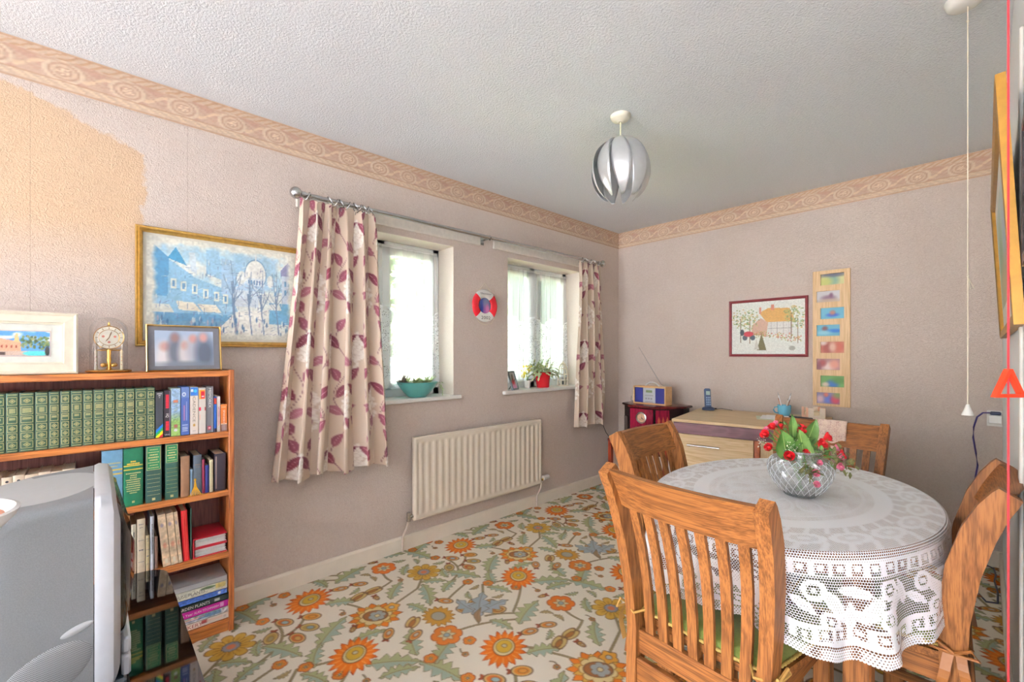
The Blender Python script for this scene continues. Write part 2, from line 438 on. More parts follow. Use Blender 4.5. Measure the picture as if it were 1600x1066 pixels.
    def tulip(cx, cy, a):
        def fn(x, y, c):
            x, y = rot(x, y, a)
            for o in (-0.012, 0.012): c = lay(c, (np.hypot((x)/.04, (y-o)/.017)-1)*.017, (204, 176, 112), (104, 70, 40), .004)
            c = lay(c, (np.hypot((x+.008)/.028, y/.012)-1)*.012, (156, 104, 52), DK, .003); return c
        stamp(cx, cy, 0.07, fn)
    def fan(cx, cy, a):
        for k, (da, col) in enumerate(((-1.25, (186, 128, 66)), (1.25, (186, 128, 66)), (-0.42, (200, 160, 84)), (0.42, (200, 160, 84)))):
            ax = a+da; pod(cx+0.085*math.cos(ax), cy+0.085*math.sin(ax), ax, (176, 116, 56), (206, 166, 96), 0.04, 0.03, False)
        for da, L in ((-0.85, .072), (0.85, .072), (0.0, .085)):
            ax = a+da; leaf(cx+0.078*math.cos(ax), cy+0.078*math.sin(ax), ax, L, 0.034, (164, 174, 178), (178, 184, 190), 4)
        leaf(cx-0.02*math.cos(a), cy-0.02*math.sin(a), a, 0.05, 0.012, (160, 130, 96), (170, 140, 104), 1)
    def stem(pts, w=0.010):
        P = np.array(pts); t = np.linspace(0, 1, 16)[:, None]
        if len(P) == 3: Q = (1-t)**2*P[0]+2*t*(1-t)*P[1]+t*t*P[2]
        else: Q = P[0]*(1-t)+P[1]*t
        cx, cy = Q.mean(0); R = np.hypot(*(Q-[cx, cy]).T).max()+0.02
        def fn(x, y, c):
            d = np.full(x.shape, 9.)
            for (x0, y0), (x1, y1) in zip(Q[:-1]-[cx, cy], Q[1:]-[cx, cy]):
                dx, dy = x1-x0, y1-y0; L = dx*dx+dy*dy+1e-9; tt = np.clip(((x-x0)*dx+(y-y0)*dy)/L, 0, 1); d = np.minimum(d, np.hypot(x-x0-tt*dx, y-y0-tt*dy))
            return lay(c, d-w/2, (150, 136, 98), (112, 92, 66), 0.0025)
        stamp(cx, cy, R, fn)
    for p in (((.30, .60), (.46, .62), (.52, .47)), ((.333, .42), (.42, .34), (.46, .30)), ((.46, .30), (.50, .18), (.54, .05)), ((.88, .19), (.90, .35), (1.0, .48)),
              ((.733, .767), (.84, .70), (.95, .52)), ((.2, .775), (.26, .88), (.36, .9)), ((.36, .9), (.45, .95), (.54, .95)), ((.34, .70), (.40, .66), (.41, .60)),
              ((.852, .40), (.78, .48), (.66, .57)), ((.129, .281), (.2, .22), (.30, .237)), ((.30, .237), (.33, .18), (.335, .10)), ((.66, .34), (.62, .42), (.586, .53)), ((.10, .1), (.0, .02), (-.03, -.06)), ((.733, .767), (.70, .66), (.67, .59))):
        stem(p)
    for x, y, a, L, W in ((.517, .767, 2.2, .085, .036), (.324, .883, 1.0, .06, .028), (.509, .56, .5, .08, .034), (.55, .44, 2.0, .055, .022), (.54, .30, -.4, .085, .03), (.40, .215, 2.3, .07, .028),
                          (.085, .11, 1.9, .085, .036), (.886, .86, .9, .085, .034), (.82, .99, 2.7, .075, .03), (.132, .508, .3, .085, .034), (.04, .60, 2.0, .075, .03), (.63, .66, 2.6, .06, .024),
                          (.03, .39, 1.2, .06, .024), (.66, .87, 1.4, .06, .024), (.46, .40, .9, .055, .022), (.24, .36, 2.4, .05, .02), (.62, .20, .2, .055, .022), (.76, .60, 0.4, .055, .022), (.07, .87, .2, .05, .022), (.42, .50, 2.8, .045, .018)):
        leaf(x, y, a, L, W)
    pod(.303, .629, .6); pod(.341, .735, .9, (212, 132, 50), (214, 150, 70)); pod(.418, .70, .7, (176, 150, 80), (150, 170, 168)); pod(.385, .552, -.5, (180, 150, 80), (160, 150, 110)); pod(.46, .635, .2, (190, 100, 50), (200, 160, 90))
    for x, y, a in ((.191, .006, 1.2), (.214, .101, 1.0), (.656, .338, .6), (.70, .01, 2.4), (.79, .09, 2.0)): pod(x, y, a, (204, 120, 50), (200, 190, 170), .038, .022)
    for x, y in ((.586, .53), (.67, .60), (.23, .56), (.80, .68), (.06, .70), (.96, .98)): rosette(x, y, .4, (212, 126, 52), .028, 5, (220, 160, 80))
    tulip(.329, .045, 1.9); tulip(.325, .125, 1.6); tulip(.70, .13, 2.2)
    rosette(.14, .275, .2); rosette(.881, .189, .6, (206, 120, 52)); gear(.739, .241, 0); fan(.852, .40, 2.36)
    fill = 0
    for _ in range(4000):
        if fill >= 34: break
        ux, vy = rr.uniform(0, TPX), rr.uniform(0, TPY); ia, ja = int(ux/TPX*N), int(vy/TPY*N); q = 11
        if ia < q or ja < q or ia > N-q or ja > N-q: continue
        if np.abs(C[ia-q:ia+q, ja-q:ja+q]-np.array((240, 231, 213))).max() > 6: continue
        if min(math.hypot(ux-a_, vy-b_)-c_ for a_, b_, c_ in ((.537, .03, .12), (.333, .416, .10), (.195, .772, .12), (.732, .765, .12))) < .03: continue
        k = fill % 4; an = rr.uniform(0, 6.28)
        if k == 0: leaf(ux, vy, an, .030, .012)
        elif k == 1: pod(ux, vy, an, (190, 140, 70), (206, 190, 150), .020, .012)
        elif k == 2: stem(((ux-.02, vy), (ux, vy+.025*math.sin(an)), (ux+.022, vy-.004)), .004); rosette(ux+.02, vy-.004, an, (200, 150, 80), .014, 5, (150, 170, 168))
        else: leaf(ux, vy, an, .026, .010, (182, 160, 110), (196, 176, 130))
        fill += 1
    big(.537, .03, .8); daisy(.333, .416, 0); sun(.195, .772, 2.2); sun(.732, .765, 2.4)
    return C
def sample_tile(T, x, y):
    i = np.floor((x-XL)/TPX); u = (x-XL)-i*TPX; v = np.mod(y-i*TPY/2, TPY); N = T.shape[0]
    a = u/TPX*N-0.5; b = v/TPY*N-0.5; a0 = np.floor(a).astype(int); b0 = np.floor(b).astype(int); fa = (a-a0)[..., None]; fb = (b-b0)[..., None]
    g = lambda p, q: T[np.clip(p, 0, N-1), q % N]
    return (g(a0, b0)*(1-fa)+g(a0+1, b0)*fa)*(1-fb)+(g(a0, b0+1)*(1-fa)+g(a0+1, b0+1)*fa)*fb
TILE = carpet_tile()
M_carpet = attr_mat('floral_wool_carpet', 0.95, 0.1, weave=0.16, wscale=420)
fx = np.arange(XL, XR+0.004, 0.0045); fy = np.arange(-0.9, YF+0.006, 0.0045)
FXg, FYg = np.meshgrid(fx, fy, indexing='ij')
floor = struct(big_grid('floor', np.stack([FXg, FYg, np.zeros_like(FXg)], -1), M_carpet, None, srgb_arr(sample_tile(TILE, FXg, FYg))))
M_bounce = plain('pale_bounce_floor', (222, 225, 230), 0.6, var=.02); struct(MB().box(XL-.1, XH, YB, -0.9, -0.02, 0.0).build('floor_rear', M_bounce)); struct(MB().box(XR, XH, -0.9, YR+0.2, -0.02, 0.0).build('floor_hall', M_bounce))  # rear floor is unseen, made pale grey to bounce neutral light inside

# ------------------------------------------------------------------ walls, ceiling
def wallpaper(name, patch=False):
    t = NT(name); v = t.coord()
    n1 = t.noise(v, 95, 4, 0.6, 1.6); n2 = t.noise(v, 3.0, 3)
    c = t.mix(t.rng(n2, 0.3, 0.7), S(207, 190, 179), S(214, 198, 188)); c = t.mix(t.math('MULTIPLY', t.rng(n1, 0.35, 0.65), 0.5), c, S(230, 218, 208))
    sp = t.n('ShaderNodeSeparateXYZ'); t.t.links.new(v, sp.inputs[0]); y, z = sp.outputs[1], sp.outputs[2]; wob = t.math('MULTIPLY', t.math('SUBTRACT', t.noise(v, 9, 4, 0.7), 0.5), 0.14)
    if patch:
        a = t.rng(t.math('ADD', y, wob), 0.150, 0.162, 1.0, 0.0)
        zz = t.math('ADD', z, t.math('MULTIPLY', y, 0.42)); b = t.rng(t.math('ADD', zz, wob), 2.125, 2.14, 1.0, 0.0); d = t.rng(z, 1.45, 1.75, 0.0, 1.0)
        m = t.math('MULTIPLY', t.math('MULTIPLY', a, b), d); c = t.mix(t.math('MULTIPLY', m, 0.68), c, S(214, 176, 132))
        seam = None
        for y0, z0 in ((-0.175, 1.3), (0.31, 1.2)):
            q = t.math('MULTIPLY', t.math('LESS_THAN', t.math('ABSOLUTE', t.math('SUBTRACT', y, y0)), 0.0012), t.math('GREATER_THAN', z, z0)); seam = q if seam is None else t.math('MAXIMUM', seam, q)
        c = t.mix(t.math('MULTIPLY', seam, 0.3), c, S(150, 118, 96))
    t.base(c); t.p(0.8, 0, 0.2); t.bump(n1, 1.0, 0.006); return t.m
M_wallL = wallpaper('textured_wallpaper_with_paint_patch', True); M_wall = wallpaper('textured_wallpaper')
t = NT('stippled_ceiling'); n = t.noise(t.coord(), 110, 3, 0.65); t.base(t.mix(t.rng(n, .3, .7), S(228, 231, 235), S(240, 242, 245))); t.p(0.85, 0, 0.2); t.bump(n, 0.75, 0.007); M_ceil = t.m
WT = 0.30
W1 = (0.891, 1.784); W2 = (2.281, 3.174); WZ = (0.93, 1.947)
b = MB()
for y0, y1, z0, z1 in ((YB, YF+.1, -.02, WZ[0]), (YB, YF+.1, WZ[1], CEIL), (YB, W1[0], *WZ), (W1[1], W2[0], *WZ), (W2[1], YF+.1, *WZ)): b.box(XL-WT, XL, y0, y1, z0, z1)
struct(b.build('wall_left', M_wallL))
struct(MB().box(XL-WT, XR+.15, YF, YF+.15, -.02, CEIL).build('wall_far', M_wall))
t_r = plain('white_wall_paint', (236, 236, 236), 0.7, var=0.02)
struct(MB().box(XR, XR+.12, YR, YF+.15, -.02, CEIL).build('wall_right', t_r))
struct(MB().box(XR+.12, XH+.1, YR, YR+.12, -.02, CEIL).build('wall_hall', t_r))
struct(MB().box(XH, XH+.1, YB, YR, -.02, CEIL).build('wall_hall_side', t_r))
b = MB(); b.box(XL-WT, XH+.1, YB-.12, YB, 2.22, CEIL).box(XL-WT, -2.25, YB-.12, YB, -.02, 2.22).box(1.25, XH+.1, YB-.12, YB, -.02, 2.22).box(-2.25, 1.25, YB-.12, YB, -.02, .08)
struct(b.build('wall_rear', t_r))
struct(MB().box(XL-WT, XH+.1, YC, YF+.15, CEIL, CEIL+.06).build('ceiling', M_ceil))
b = MB()   # bars over the open top of an added, unseen garden room admitting extra sun
for y in np.linspace(YB, YC, 7): b.box(XL-.05, XH+.05, y-.02, y+.02, CEIL, CEIL+.05)
for x in (XL-.03, -.5, XH+.03): b.box(x-.03, x+.03, YB, YC, CEIL+.001, CEIL+.049)
struct(b.build('added_light_opening_bars', M_upvc))
# bare patio frame in the rear wall, added behind the camera to admit daylight
w3 = struct(bpy.data.objects.new('window_3', None)); COL.objects.link(w3)
b = MB()
for x in (-2.25, -1.1, 0.05, 1.19): b.rbox(x, x+.06, YB-.1, YB-.03, .08, 2.22, .006)
b.rbox(-2.25, 1.25, YB-.1, YB-.03, .08, .14, .006).rbox(-2.25, 1.25, YB-.1, YB-.03, 2.16, 2.22, .006); b.build('frame', M_upvc, w3)

# wallpaper border: embossed roll of scrolls and medallions printed along the top of the walls
def border(name, ux, origin, length, wall_n):
    t_h = 0.152; nu = max(8, int(length/0.0075)); nv = 30
    u = np.linspace(0, length, nu); v = np.linspace(0, t_h, nv); U, V = np.meshgrid(u, v, indexing='ij')
    p = Paint(U, V, (206, 184, 164)); per = 0.19
    mid = (V > .036) & (V < .116); p.put(mid.astype(float), (198, 172, 154))
    uu = np.mod(U, per)-per/2; vv = V-.075; r = np.hypot(uu/1.15, vv*1.2)
    H = np.zeros_like(U)
    p.put(((np.mod(U*1.0+V*2.2, per) < per*.33) & mid & (r > .052)).astype(float), (190, 158, 142))
    for R, c, w in ((.046, (218, 200, 180), .010), (.036, (182, 152, 132), .005), (.027, (214, 192, 170), .008), (.019, (184, 154, 134), .004)):
        k = np.clip((w/2-np.abs(r-R))/.003+.5, 0, 1); p.put(k, c); H += k*.0012
    th = np.arctan2(vv, uu); k = np.clip(np.cos(th*5+r*160)*2, 0, 1)*(r < .017); p.put(k, (232, 212, 188)); H += k*.0012
    s2 = np.mod(U+per/2, per)-per/2; k = np.clip((.009-np.abs(vv-.018*np.sin(s2*46)))/.004, 0, 1)*(r > .052)*mid; p.put(k, (222, 198, 172)); H += k*.001
    k = np.clip((.004-np.abs(vv+.016*np.sin(s2*50+.6)))/.003, 0, 1)*(r > .052)*mid; p.put(k, (188, 158, 140))
    rope = ((V > .012) & (V < .034)); k = np.clip(np.sin((U*1.0+V*2.0)*150+3*vnoise(U*40, V*40, 3)), 0, 1)*rope; p.put(k, (228, 208, 182)); H += k*.0012
    k = np.clip(np.sin((U-V*2.0)*150+3*vnoise(U*40, V*40, 5)), 0, 1)*((V > .118) & (V < .142)); p.put(k, (184, 150, 122)); H += k*.0012
    for a in (.005, .038, .112, .147): p.put(np.clip((.003-np.abs(V-a))/.002, 0, 1), (186, 154, 130)); 
    p.C *= np.array((.955, .94, .92)); p.mottle(260, .05, 7); o = np.array(origin); nrm = np.array(wall_n, float)
    P = U[..., None]*np.array(ux, float)+V[..., None]*np.array((0, 0, 1.))+o+nrm*(.0012+H)[..., None]
    return struct(big_grid(name, P, M_border, None, p.lin()))
M_border = attr_mat('embossed_border_paper', 0.7, 0.2)
border('trim_1', (0, 1, 0), (XL, -0.75, CEIL-.153), YF+.75, (1, 0, 0))
border('trim_2', (1, 0, 0), (XL, YF, CEIL-.153), XR-XL, (0, -1, 0))
# skirting boards
def skirt(name, x0, x1, y0, y1, ax):
    b = MB(); h = .088
    if ax == 'y': prof = [(x0, 0), (x1, 0), (x1, h-.012), (x0+(x1-x0)*.6, h), (x0, h)]; b.add([(p[0], y, p[1]) for y in (y0, y1) for p in prof], [(0, 1, 2, 3, 4), (9, 8, 7, 6, 5)]+[(i, i+5, (i+1) % 5+5, (i+1) % 5) for i in range(5)])
    else: prof = [(y1, 0), (y0, 0), (y0, h-.012), (y1+(y0-y1)*.6, h), (y1, h)]; b.add([(x, p[0], p[1]) for x in (x0, x1) for p in prof], [(0, 1, 2, 3, 4), (9, 8, 7, 6, 5)]+[(i, i+5, (i+1) % 5+5, (i+1) % 5) for i in range(5)])
    return struct(b.build(name, M_skirt))
skirt('baseboard_left', XL, XL+.016, YB, YF, 'y'); skirt('baseboard_far', XL+.016, XR, YF-.016, YF, 'x')
struct(MB().rbox(XR-.014, XR, YR, YF-.016, 0, .088, .004).build('baseboard_right', M_skirt))
# white door architrave on the right-hand wall
struct(MB().rbox(XR-.006, XR+.003, 1.72, 1.80, 0, 2.05, .003).build('trim_3', M_white)); 

# ------------------------------------------------------------------ windows
t = NT('window_glass'); t.t.nodes.remove(t.b); tr = t.n('ShaderNodeBsdfTransparent'); gl = t.n('ShaderNodeBsdfGlossy'); gl.inputs['Roughness'].default_value = .02; tr.inputs[0].default_value = (.96, .98, .97, 1)
fr = t.n('ShaderNodeFresnel'); fr.inputs[0].default_value = 1.45; mx = t.n('ShaderNodeMixShader'); t.t.links.new(fr.outputs[0], mx.inputs[0]); t.t.links.new(tr.outputs[0], mx.inputs[1]); t.t.links.new(gl.outputs[0], mx.inputs[2]); t.t.links.new(mx.outputs[0], t.o.inputs[0]); M_glass = t.m
XG = XL-.177
for k, (y0, y1) in enumerate((W1, W2)):
    w = struct(bpy.data.objects.new('window_%d' % (k+1), None)); COL.objects.link(w); z0, z1 = WZ; ym = (y0+y1)/2
    b = MB(); b.rbox(XG-.06, XG, y0, y0+.055, z0, z1, .006).rbox(XG-.06, XG, y1-.055, y1, z0, z1, .006).rbox(XG-.06, XG, y0, y1, z0, z0+.055, .006).rbox(XG-.06, XG, y0, y1, z1-.055, z1, .006); b.rbox(XG-.06, XG, ym-.035, ym+.035, z0, z1, .006)
    b.build('outer_frame', M_upvc, w)
    for a, c in ((y0+.05, ym-.03), (ym+.03, y1-.05)):
        sa = MB(); sa.rbox(XG-.05, XG+.012, a, a+.038, z0+.05, z1-.05, .006).rbox(XG-.05, XG+.012, c-.038, c, z0+.05, z1-.05, .006).rbox(XG-.05, XG+.012, a, c, z0+.05, z0+.09, .006).rbox(XG-.05, XG+.012, a, c, z1-.09, z1-.05, .006)
        so = sa.build('sash', M_upvc, w); MB().box(XG-.022, XG-.018, a+.034, c-.034, z0+.086, z1-.086).build('pane', M_glass, so)
    MB().rbox(XG, XL+.028, y0-.05, y1+.05, z0-.020, z0+.006, .005).build('sill', M_white, w)
    b = MB(); b.box(XG, XL-.0005, y0, y0+.003, z0, z1).box(XG, XL-.0005, y1-.003, y1, z0, z1).box(XG, XL-.0005, y0, y1, z1-.003, z1); b.build('reveal_lining', plain('reveal_paper', (232, 220, 208), .8, var=.03, scale=120, bump=.3), w)
    MB().rbox(XL, XL+.02, y0-.12 if k == 0 else y0-.15, y1+.22 if k == 0 else y1+.1, 1.985, 2.045, .004).build('head_board', plain('head_board_paint', (224, 216, 204), .5), w)
# ------------------------------------------------------------------ outside
t = NT('garden_ground'); v = t.coord(); n = t.noise(v, 1.2, 4); n2 = t.noise(v, 30, 3)
sp = t.n('ShaderNodeSeparateXYZ'); t.t.links.new(v, sp.inputs[0]); g = t.mix(n2, S(96, 120, 66), S(126, 146, 88))
lawn = t.math('MULTIPLY', t.math('GREATER_THAN', sp.outputs[0], -6.6), t.math('LESS_THAN', sp.outputs[0], -5.2)); pav = t.mix(n2, S(134, 128, 120), S(158, 150, 142)); c = t.mix(lawn, pav, g); bed = t.math('MULTIPLY', t.math('GREATER_THAN', sp.outputs[0], -5.2), t.math('LESS_THAN', sp.outputs[0], -4.7)); t.base(t.mix(bed, c, S(140, 112, 90))); t.p(.95, 0, .1)
gr = struct(MB().box(-30, 22, -25, 30, -.35, -.15).build('ground', t.m))
M_bush = plain('pale_hedge_leaf', (104, 122, 80), .7, var=.3, scale=8); M_bark = plain('bark', (120, 100, 80), .9, var=.2)
def shrub(label, x, y, rx, rz, zc, name='garden_tree', trunk=True, seed=0):
    rr = np.random.default_rng(seed); o = thing(name, label, 'tree' if trunk else 'hedge', (x, y, -.15))
    n = 2600 if trunk else 1500; d = rr.normal(size=(n, 3)); d /= np.linalg.norm(d, axis=1)[:, None]; r = rr.uniform(.45, 1, n)[:, None]; c = d*r*np.array((rx, rx, rz))+np.array((0, 0, zc+.15)); b = MB()
    for p in c:
        if p[2] < .05: continue
        a = rr.normal(size=3); a /= np.linalg.norm(a); e = np.cross(a, rr.normal(size=3)); e /= np.linalg.norm(e); L = rr.uniform(.08, .16)*(1.3 if trunk else .8)
        b.add([p-a*L, p+e*L*.5, p+a*L, p-e*L*.5], [(0, 1, 2, 3)])
    b.build('foliage', M_bush, o)
    tb = MB(); tb.tube([(0, 0, 0), (.05, .03, zc*.6), (0, .1, zc+.2)], [.14 if trunk else .05, .1 if trunk else .04, .03], 8)
    for k in range(5):
        an = k*1.256; tb.tube([(.02, .03, zc*.5), (rx*.4*math.cos(an), rx*.4*math.sin(an), zc+.2), (rx*.7*math.cos(an), rx*.7*math.sin(an), zc+rz*.5)], [.05, .03, .01], 6)
    tb.build('trunk', M_bark, o)
b = MB(); b.add([(XL-.75, YC, 2.46), (XH+.6, YC, 2.46), (XH+.6, YF+.7, 2.46), (XL-.75, YF+.7, 2.46), (-.5, YC, 4.4), (-.5, YF+.7, 4.4)], [(0, 3, 2, 1), (0, 4, 5, 3), (1, 2, 5, 4), (0, 1, 4), (3, 5, 2)]); struct(b.build('shade_roof', plain('shade_roof_tile', (120, 84, 70), .8)))  # unseen gable, added so the house shades the garden by the windows
shrub('leafy tree in the garden, seen through the net of the left window', -7.6, 4.3, 1.5, 1.7, 2.7, seed=1)
shrub('tall garden tree seen through the net of the window by the corner', -8.2, 8.4, 1.6, 1.9, 2.9, seed=2)
for k, (x, y, lb) in enumerate(((-7.2, 2.4, 'low garden bush farthest left beyond the window'), (-7.9, 6.2, 'round garden bush between the two garden trees'), (-8.8, 10.4, 'garden bush beyond the window nearest the room corner'))): shrub(lb, x, y, 1.1, .8, .5, 'garden_bush', False, 5+k)
# ------------------------------------------------------------------ window dressing
ROD_X, ROD_Z = -2.388, 2.030
pole = thing('curtain_pole', 'long brushed steel curtain pole with ball finials above both windows', 'curtain pole', (ROD_X, 0, ROD_Z))
MB().cyl((0, .775, 0), (0, 3.345, .004), .0125, n=14).build('rod', M_chrome, pole, 40)
for y, sg, z in ((.745, -1, 0), (3.372, 1, .004)):
    fb = MB(); fb.lathe([(.0001, -.03), (.012, -.0275), (.021, -.021), (.028, -.011), (.03, 0), (.028, .011), (.021, .021), (.012, .0275), (.0001, .03)], n=20, caps=False, M=Matrix.Translation((0, y, z)))
    fb.cyl((0, y-sg*.022, z), (0, y-sg*.045, z), .016, n=14); fb.build('finial', M_chrome, pole, 50)
for y in (.81, 2.03, 3.31):
    MB().cyl((0, y, -.003), (XL-ROD_X, y, -.003), .007, n=8).tube([(0, y, .016), (.016, y, 0), (0, y, -.016), (-.016, y, 0)], .004, 6, closed=True).rbox(XL-ROD_X, XL-ROD_X+.006, y-.016, y+.016, -.035, .03, .002).build('bracket', M_chrome, pole, 40)
def ring_mesh(y, tilt): 
    b = MB(); b.tube([(.024*math.cos(a), y+tilt*.012*math.sin(a), .024*math.sin(a)-.008) for a in np.linspace(0, 2*PI, 16, endpoint=False)], .0032, 6, closed=True); b.tube([(0, y, -.031), (0, y, -.046)], .0018, 5); return b
for k, y in enumerate((.800, .915, .945, .975, 1.012, 1.055, 1.075, 1.105, 1.12, 1.14, 3.06, 3.12, 3.18, 3.24, 3.29)): ring_mesh(y, (-1)**k).build('ring', M_chrome, pole, 60)

def curtain_tile():
    W, H = .36, .62; nx, ny = 150, 258; U, V = np.meshgrid((np.arange(nx)+.5)/nx*W, (np.arange(ny)+.5)/ny*H, indexing='ij'); p = Paint(U, V, (206, 186, 166))
    def wrap(fn):
        for i in (-1, 0, 1):
            for j in (-1, 0, 1): fn(i*W, j*H)
    rr = np.random.default_rng(5)
    for cx, cy in ((.10, .16), (.27, .47)):
        for k in range(60):
            a = rr.uniform(0, 6.28); r = rr.uniform(0, 1)**.6; x = cx+.058*r*math.cos(a); y = cy+.10*r*math.sin(a); q = rr.uniform(0, 3)
            wrap(lambda ox, oy: p.ell(x+ox, y+oy, .016, .011, (178, 160, 146), .5, q, .25)); wrap(lambda ox, oy: p.ell(x+ox, y+oy, .0145, .0095, (238, 230, 220), .95, q, .25))
    for x0, ph, sgn in ((.03, 0.0, 1), (.215, 2.2, -1)):
        vx = lambda v: x0+.034*math.sin(2*PI*v/H*2+ph)+.0
        for i in (-1, 0, 1): p.line([(vx(v)+i*W, v) for v in np.linspace(-.02, H+.02, 44)], .0035, (104, 52, 66), .9)
        for k in range(7):
            v = (k+.4)*H/7; side = sgn*(-1)**k; L = .040+.008*((k*7) % 3); an = PI/2-side*(.55+.28*((k*5) % 3)); bx, by = vx(v), v
            col = ((132, 62, 80), (116, 40, 60), (150, 88, 100))[(k*2) % 3]; cx, cy = bx+math.cos(an)*(L+.012), by+math.sin(an)*(L+.012)
            def lf(ox, oy):
                x = p.U-cx-ox; y = p.V-cy-oy; m = (np.abs(x) < .08) & (np.abs(y) < .08)
                if not m.any(): return
                c_, s_ = math.cos(an), math.sin(an); a = x*c_+y*s_; b2 = -x*s_+y*c_; t = np.clip((a+L)/(2*L), 0, 1)
                w = .0225*np.sin(PI*np.clip(t, 0, 1)**.8)**.9; sd = np.where(np.abs(a) < L, np.abs(b2-.008*np.sin(t*3.1)*side)-w, .02); p.put(-sd/.002+.5, col)
                p.put(np.clip((.0012-np.abs(b2-.008*np.sin(t*3.1)*side))/.0012+.5, 0, 1)*(t > .05)*(t < .8)*(sd < 0), (214, 176, 182), .8)
            wrap(lf); wrap(lambda ox, oy: p.line([(bx+ox, by+oy), (bx+ox+math.cos(an)*.016, by+oy+math.sin(an)*.016)], .003, (104, 52, 66), .9))
    return p.C, W, H
CT, CTW, CTH = curtain_tile()
def samp(T, W, H, u, v):
    nx, ny = T.shape[:2]; a = np.mod(u, W)/W*nx-.5; b = np.mod(v, H)/H*ny-.5; a0 = np.floor(a).astype(int); b0 = np.floor(b).astype(int); fa = (a-a0)[..., None]; fb = (b-b0)[..., None]; g = lambda i, j: T[i % nx, j % ny]
    return (g(a0, b0)*(1-fa)+g(a0+1, b0)*fa)*(1-fb)+(g(a0, b0+1)*(1-fa)+g(a0+1, b0+1)*fa)*fb
t = NT('leaf_print_satin'); a = t.n('ShaderNodeVertexColor', layer_name='Col'); t.base(a.outputs[0]); t.p(.5, 0, .35); t.b.inputs['Sheen Weight'].default_value = .25; t.bump(t.noise(t.coord(), 1500, 2), .12, .001); M_curt = t.m
def curtain(label, ytop, ybot, ztop, zbot, folds, amp, u0=0.0, wav=0.0, seed=0):
    nu, nv = 250, 270; u = np.linspace(0, 1, nu); w = np.linspace(0, 1, nv); Uu, Ww = np.meshgrid(u, w, indexing='ij'); rr = np.random.default_rng(seed)
    warp = np.interp(u, np.linspace(0, 1, 8), np.concatenate([[0], np.cumsum(rr.uniform(.6, 1.4, 7))])); warp /= warp[-1]; ph = 2*PI*folds*warp[:, None]
    k = .55+.45*Ww; y0 = ytop[0]+(ybot[0]-ytop[0])*Ww**1.1; y1 = ytop[1]+(ybot[1]-ytop[1])*Ww**1.1
    Yy = y0+(y1-y0)*Uu+amp*.55*k*np.sin(2*ph+.6)*np.sin(PI*Uu)**.3; Xx = -2.386+amp*k*np.sin(ph+.35*np.sin(3*Ww))+.006*np.sin(9*Uu+7*Ww)
    pinch = np.exp(-(Ww/.05)**2); Xx = Xx*(1-pinch*.55)+(-2.386)*pinch*.55
    Xx = np.maximum(Xx, -2.444)
    zb = zbot+wav*np.sin(ph*.5+.4); Zz = ztop+.012*np.cos(ph*2)*pinch+(zb-ztop)*Ww
    P = np.stack([Xx, Yy, Zz], -1); mid = P[:, nv//2]; arc = np.concatenate([[0], np.cumsum(np.linalg.norm(np.diff(mid, axis=0), axis=1))])
    C = samp(CT, CTW, CTH, arc[:, None]+u0+0*Ww, (ztop-Zz)*-1.0+3.1); o = thing('window_curtain', label, 'curtain', (0, 0, 0)); o.location = (-2.386, (ytop[0]+ytop[1])/2, zbot); off = np.array(o.location)
    c = big_grid('curtain_cloth', P-off, M_curt, o, srgb_arr(C)); md = c.modifiers.new('thick', 'SOLIDIFY'); md.thickness = .002; return o
curtain('beige curtain printed with plum leaves, hanging in front of the large blue street print', (.765, 1.165), (.63, 1.225), 2.000, .585, 5.3, .054, .02, .012, 4)
curtain('beige curtain printed with plum leaves, hanging beside the room corner', (3.03, 3.335), (2.95, 3.40), 2.004, .59, 4.0, .040, .11, .010, 9)
# lilac-red tie cord behind the corner curtain
wc = MB().tube([(-2.47, 3.40, 1.0), (-2.462, 3.42, .8), (-2.465, 3.44, .62), (-2.44, 3.50, .48), (-2.40, 3.56, .38), (-2.36, 3.60, .30), (-2.35, 3.62, .006)], .003, 6).build('power_cable', M_black); tag(wc, 'thin black cable dangling beside the corner curtain', 'cable')

# net curtains
t = NT('white_net_lace'); t.t.nodes.remove(t.b); uv = t.coord('UV'); sp = t.n('ShaderNodeSeparateXYZ'); t.t.links.new(uv, sp.inputs[0])
vo = t.n('ShaderNodeTexVoronoi', feature='DISTANCE_TO_EDGE'); t.set(vo.inputs['Vector'], uv); vo.inputs['Scale'].default_value = 95
motif = t.noise(uv, 26, 3, .6, .8); vor2 = t.n('ShaderNodeTexVoronoi'); t.set(vor2.inputs['Vector'], uv); vor2.inputs['Scale'].default_value = 17
flower = t.math('LESS_THAN', vor2.outputs[0], .36); dens = t.math('MAXIMUM', t.rng(motif, .48, .56), t.math('MULTIPLY', flower, .9))
hole = t.math('GREATER_THAN', vo.outputs[0], .16); open_ = t.math('MULTIPLY', hole, t.math('SUBTRACT', 1.0, dens))
edge = t.math('ADD', .45, t.math('MULTIPLY', t.math('ABSOLUTE', t.math('SINE', t.math('MULTIPLY', sp.outputs[0], 9.0))), .06)); lace = t.math('LESS_THAN', sp.outputs[1], edge)
band = t.math('LESS_THAN', t.math('ABSOLUTE', t.math('SUBTRACT', sp.outputs[1], edge)), .006); hem = t.math('LESS_THAN', sp.outputs[1], .03); head = t.math('GREATER_THAN', sp.outputs[1], .885)
op = t.math('SUBTRACT', .92, t.math('MULTIPLY', open_, .55)); mm = t.n('ShaderNodeMix'); t.set(mm.inputs[0], lace); mm.inputs[2].default_value = .5; t.set(mm.inputs[3], op)
fac = t.math('MAXIMUM', t.math('MAXIMUM', mm.outputs[0], t.math('MULTIPLY', band, .95)), t.math('MULTIPLY', t.math('MAXIMUM', hem, head), .8))
tr = t.n('ShaderNodeBsdfTransparent'); df = t.n('ShaderNodeBsdfDiffuse'); tl = t.n('ShaderNodeBsdfTranslucent')
for q in (df, tl): q.inputs[0].default_value = (.93, .94, .95, 1)
